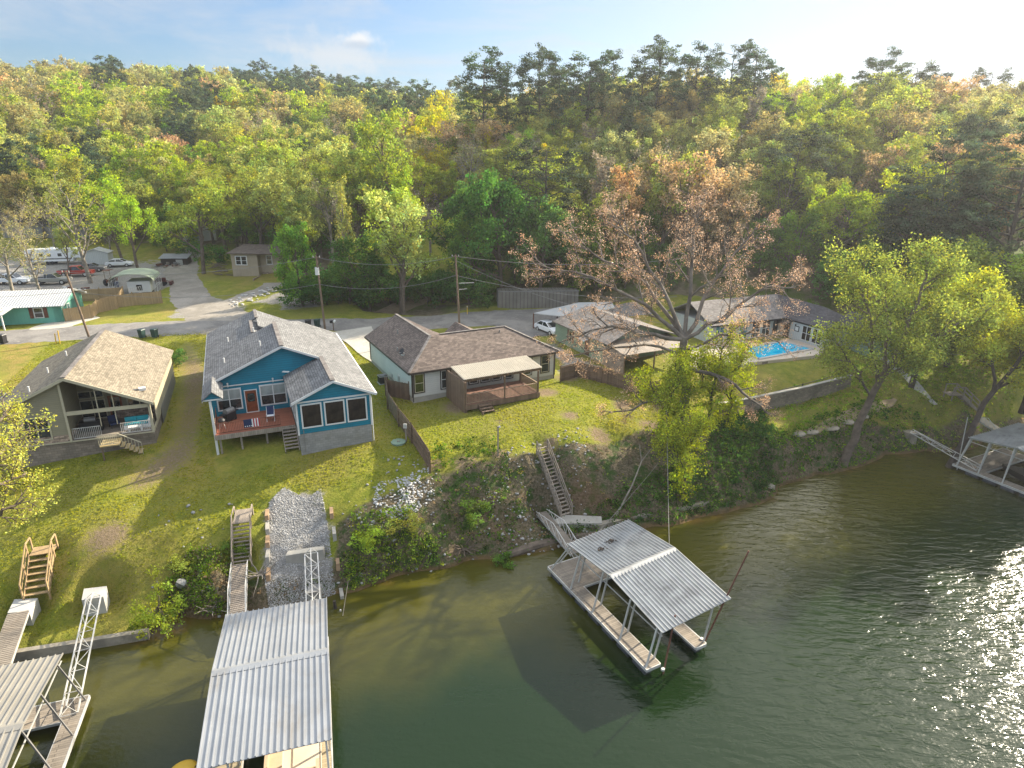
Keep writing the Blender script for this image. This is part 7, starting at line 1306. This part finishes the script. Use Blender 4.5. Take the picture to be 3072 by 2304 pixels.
ivL = UP([(1030,1705),(1160,1665),(1300,1635),(1330,1680),(1180,1735),(1035,1775)], .9); ivR = UP([(1620,1590),(1850,1500),(2050,1440),(2240,1340),(2330,1400),(2335,1465),(2200,1525),(1930,1585),(1760,1615)], 1.2)
ivM = UP([(2130,1300),(2260,1280),(2330,1330),(2310,1420),(2180,1420)], 2.5); ivQ = UP([(1300,1430),(1480,1400),(1560,1480),(1540,1620),(1400,1640),(1300,1560)], 2.8); grR = UP([(2330,1340),(2420,1310),(2600,1250),(2780,1270),(2760,1340),(2600,1350),(2520,1400),(2400,1420),(2340,1440)], 2.)
cover('ivy', 'dense dark green ivy and vines draping the bank down to the water', [clumpset(UP([(2560,1130),(2700,1080),(2900,1080),(3060,1150),(3060,1230),(2850,1275),(2700,1255),(2600,1200)], 4.6), 5200, .28, 11, .13, [(.24,.34,.04),(.16,.27,.03),(.32,.38,.06)], .06, .5), clumpset(ivR, 4300, .4, 14, .17, [(.05,.10,.025),(.07,.13,.03),(.10,.17,.03)], .35), clumpset(ivM, 900, .4, 14, .18, [(.045,.09,.03),(.06,.12,.03)], .4), clumpset(ivL, 900, .35, 14, .15, [(.09,.15,.03),(.17,.25,.04),(.23,.30,.05)], .35), clumpset(ivQ, 330, .35, 12, .18, [(.07,.14,.02),(.14,.21,.03),(.05,.09,.02)], .4), clumpset(UP([(2080,1250),(2200,1250),(2400,1185),(2560,1130),(2660,1200),(2500,1262),(2330,1305),(2200,1290)], 4.4), 3800, .28, 12, .13, [(.22,.34,.035),(.15,.27,.03),(.28,.38,.05)], .1, .6), clumpset(grR, 2000, .4, 12, .2, [(.08,.17,.02),(.15,.24,.03),(.06,.12,.02)], .3)])
lt = UP([(450,1820),(500,1740),(580,1680),(690,1690),(715,1720),(700,1810),(560,1830),(470,1880)], 1.8)
cover('weeds', 'yellow green weeds and brush on the left bank beside the grey stairs', [clumpset(lt, 1500, .32, 14, .14, [(.20,.29,.035),(.13,.22,.03),(.28,.33,.06)], .25, nz=1.6, thr=-.1), clumpset(lt, 900, .3, 9, .15, BROWNS, .2), clumpset(UP([(1060,1590),(1240,1575),(1290,1650),(1100,1700),(1040,1700)], 2.2), 520, .3, 12, .14, [(.22,.31,.035),(.32,.38,.06),(.14,.22,.03)], .22)])
# grass tufts on the lawns
lw = [(-46,31),(-26,31.5),(-23,36),(-17,42),(-11,43),(-5.8,45),(-2,47),(5,49.5),(12,52),(18,57),(22,62),(14,66),(5,64),(-12,72),(-14,80),(-40,80),(-56,74),(-48,50)]
X, Y = scatter(lw, 150000, r); kk = vnoise(X, Y, .9, 5)+vnoise(X, Y, 4, 6)*.6 > -.5; X, Y = X[kk], Y[kk]
ii = np.clip(np.searchsorted(GX, X), 0, len(GX)-1); jj = np.clip(np.searchsorted(GY, Y), 0, len(GY)-1); kk = (bare[jj, ii] < .4) & (gravel[jj, ii] < .3) & (wild[jj, ii] < .5); X, Y = X[kk], Y[kk]
for (ox, oy, ro_), (a0, a1, b0, b1) in ((HB, (-6.2, 6.3, .2, 24.8)), (HG, (.2, 16.4, 0, 14.5)), (HT, (-5.6, 5.6, .2, 15.6))):
    u_ = (X-ox)*math.cos(ro_)+(Y-oy)*math.sin(ro_); v_ = -(X-ox)*math.sin(ro_)+(Y-oy)*math.cos(ro_); kk = ~((u_ > a0) & (u_ < a1) & (v_ > b0) & (v_ < b1)); X, Y = X[kk], Y[kk]
n = len(X); C = np.stack([X, Y, tzv(X, Y)+.03], 1); a = r.random(n)*6.28; t_ = np.stack([np.cos(a), np.sin(a), np.zeros(n)], 1); hh = .03+.05*r.random(n)**2
Vx = np.stack([C-t_*.06, C+t_*.06, C+t_*.09+np.array([0, 0, 1.])*hh[:, None], C-t_*.05+np.array([0, 0, 1.])*hh[:, None]*.8], 1).reshape(-1, 3); g_ = vnoise(X, Y, 3, 8)
cc = np.stack([.28+.12*g_, .285+.06*g_, .03+.02*r.random(n)], 1)*(.75+.5*r.random(n))[:, None]
me = npmesh('grass', Vx, np.arange(4*n).reshape(-1, 4), np.repeat(cc, 4, 0).clip(.01, 1), 'leaf'); o = bpy.data.objects.new('grass', me); COL.objects.link(o); o.color = (1, 1, 1, 1); tag(o, 'short uneven grass growing on the lawns around the three houses', 'grass', kind='stuff')
# stones
def stones(name, label, X, Y, s, cols, mat, lift=.0):
    import bmesh
    bm = bmesh.new(); bmesh.ops.create_icosphere(bm, subdivisions=1, radius=1); bv = np.array([v.co[:] for v in bm.verts]); bf = np.array([[v.index for v in f.verts] for f in bm.faces]); bm.free()
    n = len(X); sc = s*(.5+1.0*r.random(n)**2); J = 1+.28*r.normal(size=(n, len(bv), 1)); Vx = bv[None]*J*sc[:, None, None]*(np.array([1, 1, .7])[None, None]*(.7+.6*r.random((n, 1, 3)))); Z = tzv(X, Y)+sc*.2+lift; Vx = Vx+np.stack([X, Y, Z], 1)[:, None]
    F = (bf[None]+(np.arange(n)*len(bv))[:, None, None]).reshape(-1, 3); me = npmesh(name, Vx.reshape(-1, 3), F, mat=mat); o = bpy.data.objects.new(name, me); COL.objects.link(o); tag(o, label, 'stones', kind='stuff'); return o
gp = UP([(815,1565),(860,1535),(930,1555),(970,1535),(985,1600),(1000,1700),(990,1755),(900,1785),(805,1795),(788,1700),(802,1620)], 2.4); X, Y = scatter(gp, 34000, r); kk = vnoise(X, Y, 1.5, 9) > -.28; stones('gravel', 'loose pale grey gravel filling the plot between the timber edges', X[kk], Y[kk], .038, None, 'rock_grey'); 
X, Y = scatter(gp, 6000, r); stones('gravel', 'scattered bright white stones among the grey gravel', X, Y, .036, None, 'rock_white')
rp = UP([(1130,1470),(1290,1440),(1330,1510),(1300,1550),(1200,1545),(1120,1510)], 4.0); X, Y = scatter(rp, 1700, r); kk = vnoise(X, Y, 1.3, 19)+r.random(len(X))*.5 > .12; kk &= tzv(X, Y) > 3.4; X, Y = X[kk], Y[kk]; stones('riprap', 'white broken rocks spilled down the bank below the board fence', X, Y, .085, None, 'rock_white')
X1, Y1 = scatter(UP([(1130,1450),(1260,1430),(1340,1500),(1330,1660),(1160,1600),(1000,1580)], 3.2), 260, r); X2, Y2 = scatter(UP([(1560,1400),(1760,1360),(1800,1560),(1640,1560),(1400,1540),(1450,1480)], 3.0), 500, r); X3, Y3 = scatter(UP([(420,1600),(740,1560),(700,1830),(460,1880)], 2), 120, r); X4, Y4 = scatter(UP([(1000,1735),(1220,1690),(1500,1650),(1700,1600),(1700,1640),(1500,1680),(1200,1730),(1000,1765)], .3), 260, r)
stones('riprap', 'scattered grey and white rocks showing through the bank vegetation', np.concatenate([X1, X2, X3, X4]), np.concatenate([Y1, Y2, Y3, Y4]), .10, None, 'rock_grey')
rock = MB().blob((0, 0, .1), (.32, .28, .22), 4, 1, .2); rp_ = rock.build('rock', 'rock_white'); i0 = True
for k in range(44):
    s = k/43; a, b_ = U(695+s*125, 922-s*32+6*math.sin(k*2.1), 7.1)[:2]; a += random.uniform(-.7, .7); b_ += random.uniform(-.9, .9); o = rp_ if i0 else rp_.copy()
    if not i0: COL.objects.link(o)
    i0 = False; o.location = (a, b_, tz(a, b_)); sc = random.uniform(.5, 1.15); o.scale = (sc, sc*random.uniform(.8, 1.2), sc*random.uniform(.7, 1)); o.rotation_euler = (random.uniform(-.3, .3), 0, random.uniform(0, 6)); tag(o, 'white rock in the loose row beside the far road', 'rock', 'white rocks beside the far road')
mb = MB()
for k, (sx, sy, zb) in enumerate(((2400,1292,3.5),(2440,1286,3.5),(2500,1275,3.5),(2545,1262,3.5),(2590,1248,3.5))):
    p = U(sx, sy, zb); z = tz(p[0], p[1]); mm = MB().blob((0, 0, 0), (.8, .5, .16), 20+k, 2, .12).build('boulder', 'concrete_old'); mm.location = (p[0], p[1], z+.12); mm.rotation_euler = (0, 0, .5); tag(mm, 'flat pale stone in the line of slabs on the right bank', 'rock', 'flat stones on the right bank')
p = V(395, 1270); mm = MB().blob((0, 0, 0), (.35, .3, .75), 31, 2, .22).blob((.35, .1, -.5), (.3, .25, .55), 32, 2, .22).blob((-.25, 0, -.8), (.3, .25, .4), 33, 2, .22).build('boulder', 'rock_grey'); mm.location = (p[0], p[1], p[2]+.1); mm.rotation_euler = (.6, .2, 0); tag(mm, 'upright grey rock face in the left bank', 'rock')
def twigs(name, label, p, n, L, mat, seed, cat='roots', spread=1.):
    rr = random.Random(seed); mb = MB()
    for k in range(n):
        a = rr.uniform(0, 6.28); e = rr.uniform(-.1, .7)*spread; d = Vector((math.cos(a)*math.cos(e), math.sin(a)*math.cos(e), math.sin(e))); q = Vector((rr.uniform(-.2, .2), rr.uniform(-.2, .2), 0)); P_ = [q]
        for s in range(3): d = (d+Vector((rr.uniform(-.4, .4), rr.uniform(-.4, .4), rr.uniform(-.3, .3)))).normalized(); P_.append(P_[-1]+d*L/3*rr.uniform(.6, 1.2))
        mb.tube(P_, [.05, .04, .025, .01], 5)
    o = mb.build(name, mat); o.location = p; tag(o, label, cat); return o
p = V(460, 1305); twigs('tree_roots', 'pale washed out tree roots at the waterline left of the gangway', (p[0], p[1], .25), 16, 1.8, 'bark_pale', 3)
p = V(1000, 1185); twigs('brush_pile', 'reddish brown bare brush at the waterline below the white rocks', (p[0], p[1], .6), 40, 1.7, 'bark', 5, 'brush'); p = V(560, 1250); twigs('brush_pile', 'tangle of grey branches beside the gangway and the gravel', (p[0], p[1], p[2]+.1), 22, 1.6, 'bark_pale', 6, 'brush')
p = V(1385, 1010); q = V(1330, 1120); t = thing('fallen_branch', 'pale crooked dead branch lying down the ivy bank', 'branch', (q[0], q[1], q[2]+.2)); d = Vector((p[0]-q[0], p[1]-q[1], p[2]-q[2]+.3)); MB().tube([(0, 0, 0), tuple(d*.45+Vector((.3, 0, .4))), tuple(d), tuple(d*1.25+Vector((-.8, 0, .5)))], [.09, .07, .05, .02], 7).tube([tuple(d), tuple(d*1.2+Vector((.7, 0, .7)))], [.05, .015], 5).build('limb', 'bark_pale', t)
# thin air between here and the skyline
m = bpy.data.materials.new('haze'); m.use_nodes = True; nt = m.node_tree; nt.nodes.clear(); o_ = nt.nodes.new('ShaderNodeOutputMaterial'); v = nt.nodes.new('ShaderNodeVolumePrincipled'); v.inputs['Color'].default_value = (.92, .94, 1., 1); v.inputs['Density'].default_value = HAZE; v.inputs['Anisotropy'].default_value = .45; nt.links.new(v.outputs[0], o_.inputs['Volume']); MATS['haze'] = m
hb = MB().bx(-690, 690, -90, 1090, -6, 95).build('haze', 'haze'); tag(hb, kind='stuff'); hb['label'] = 'thin pale haze softening the far wooded hill'; hb['category'] = 'haze'
S.cycles.volume_bounces = 0; S.cycles.volume_step_rate = 4
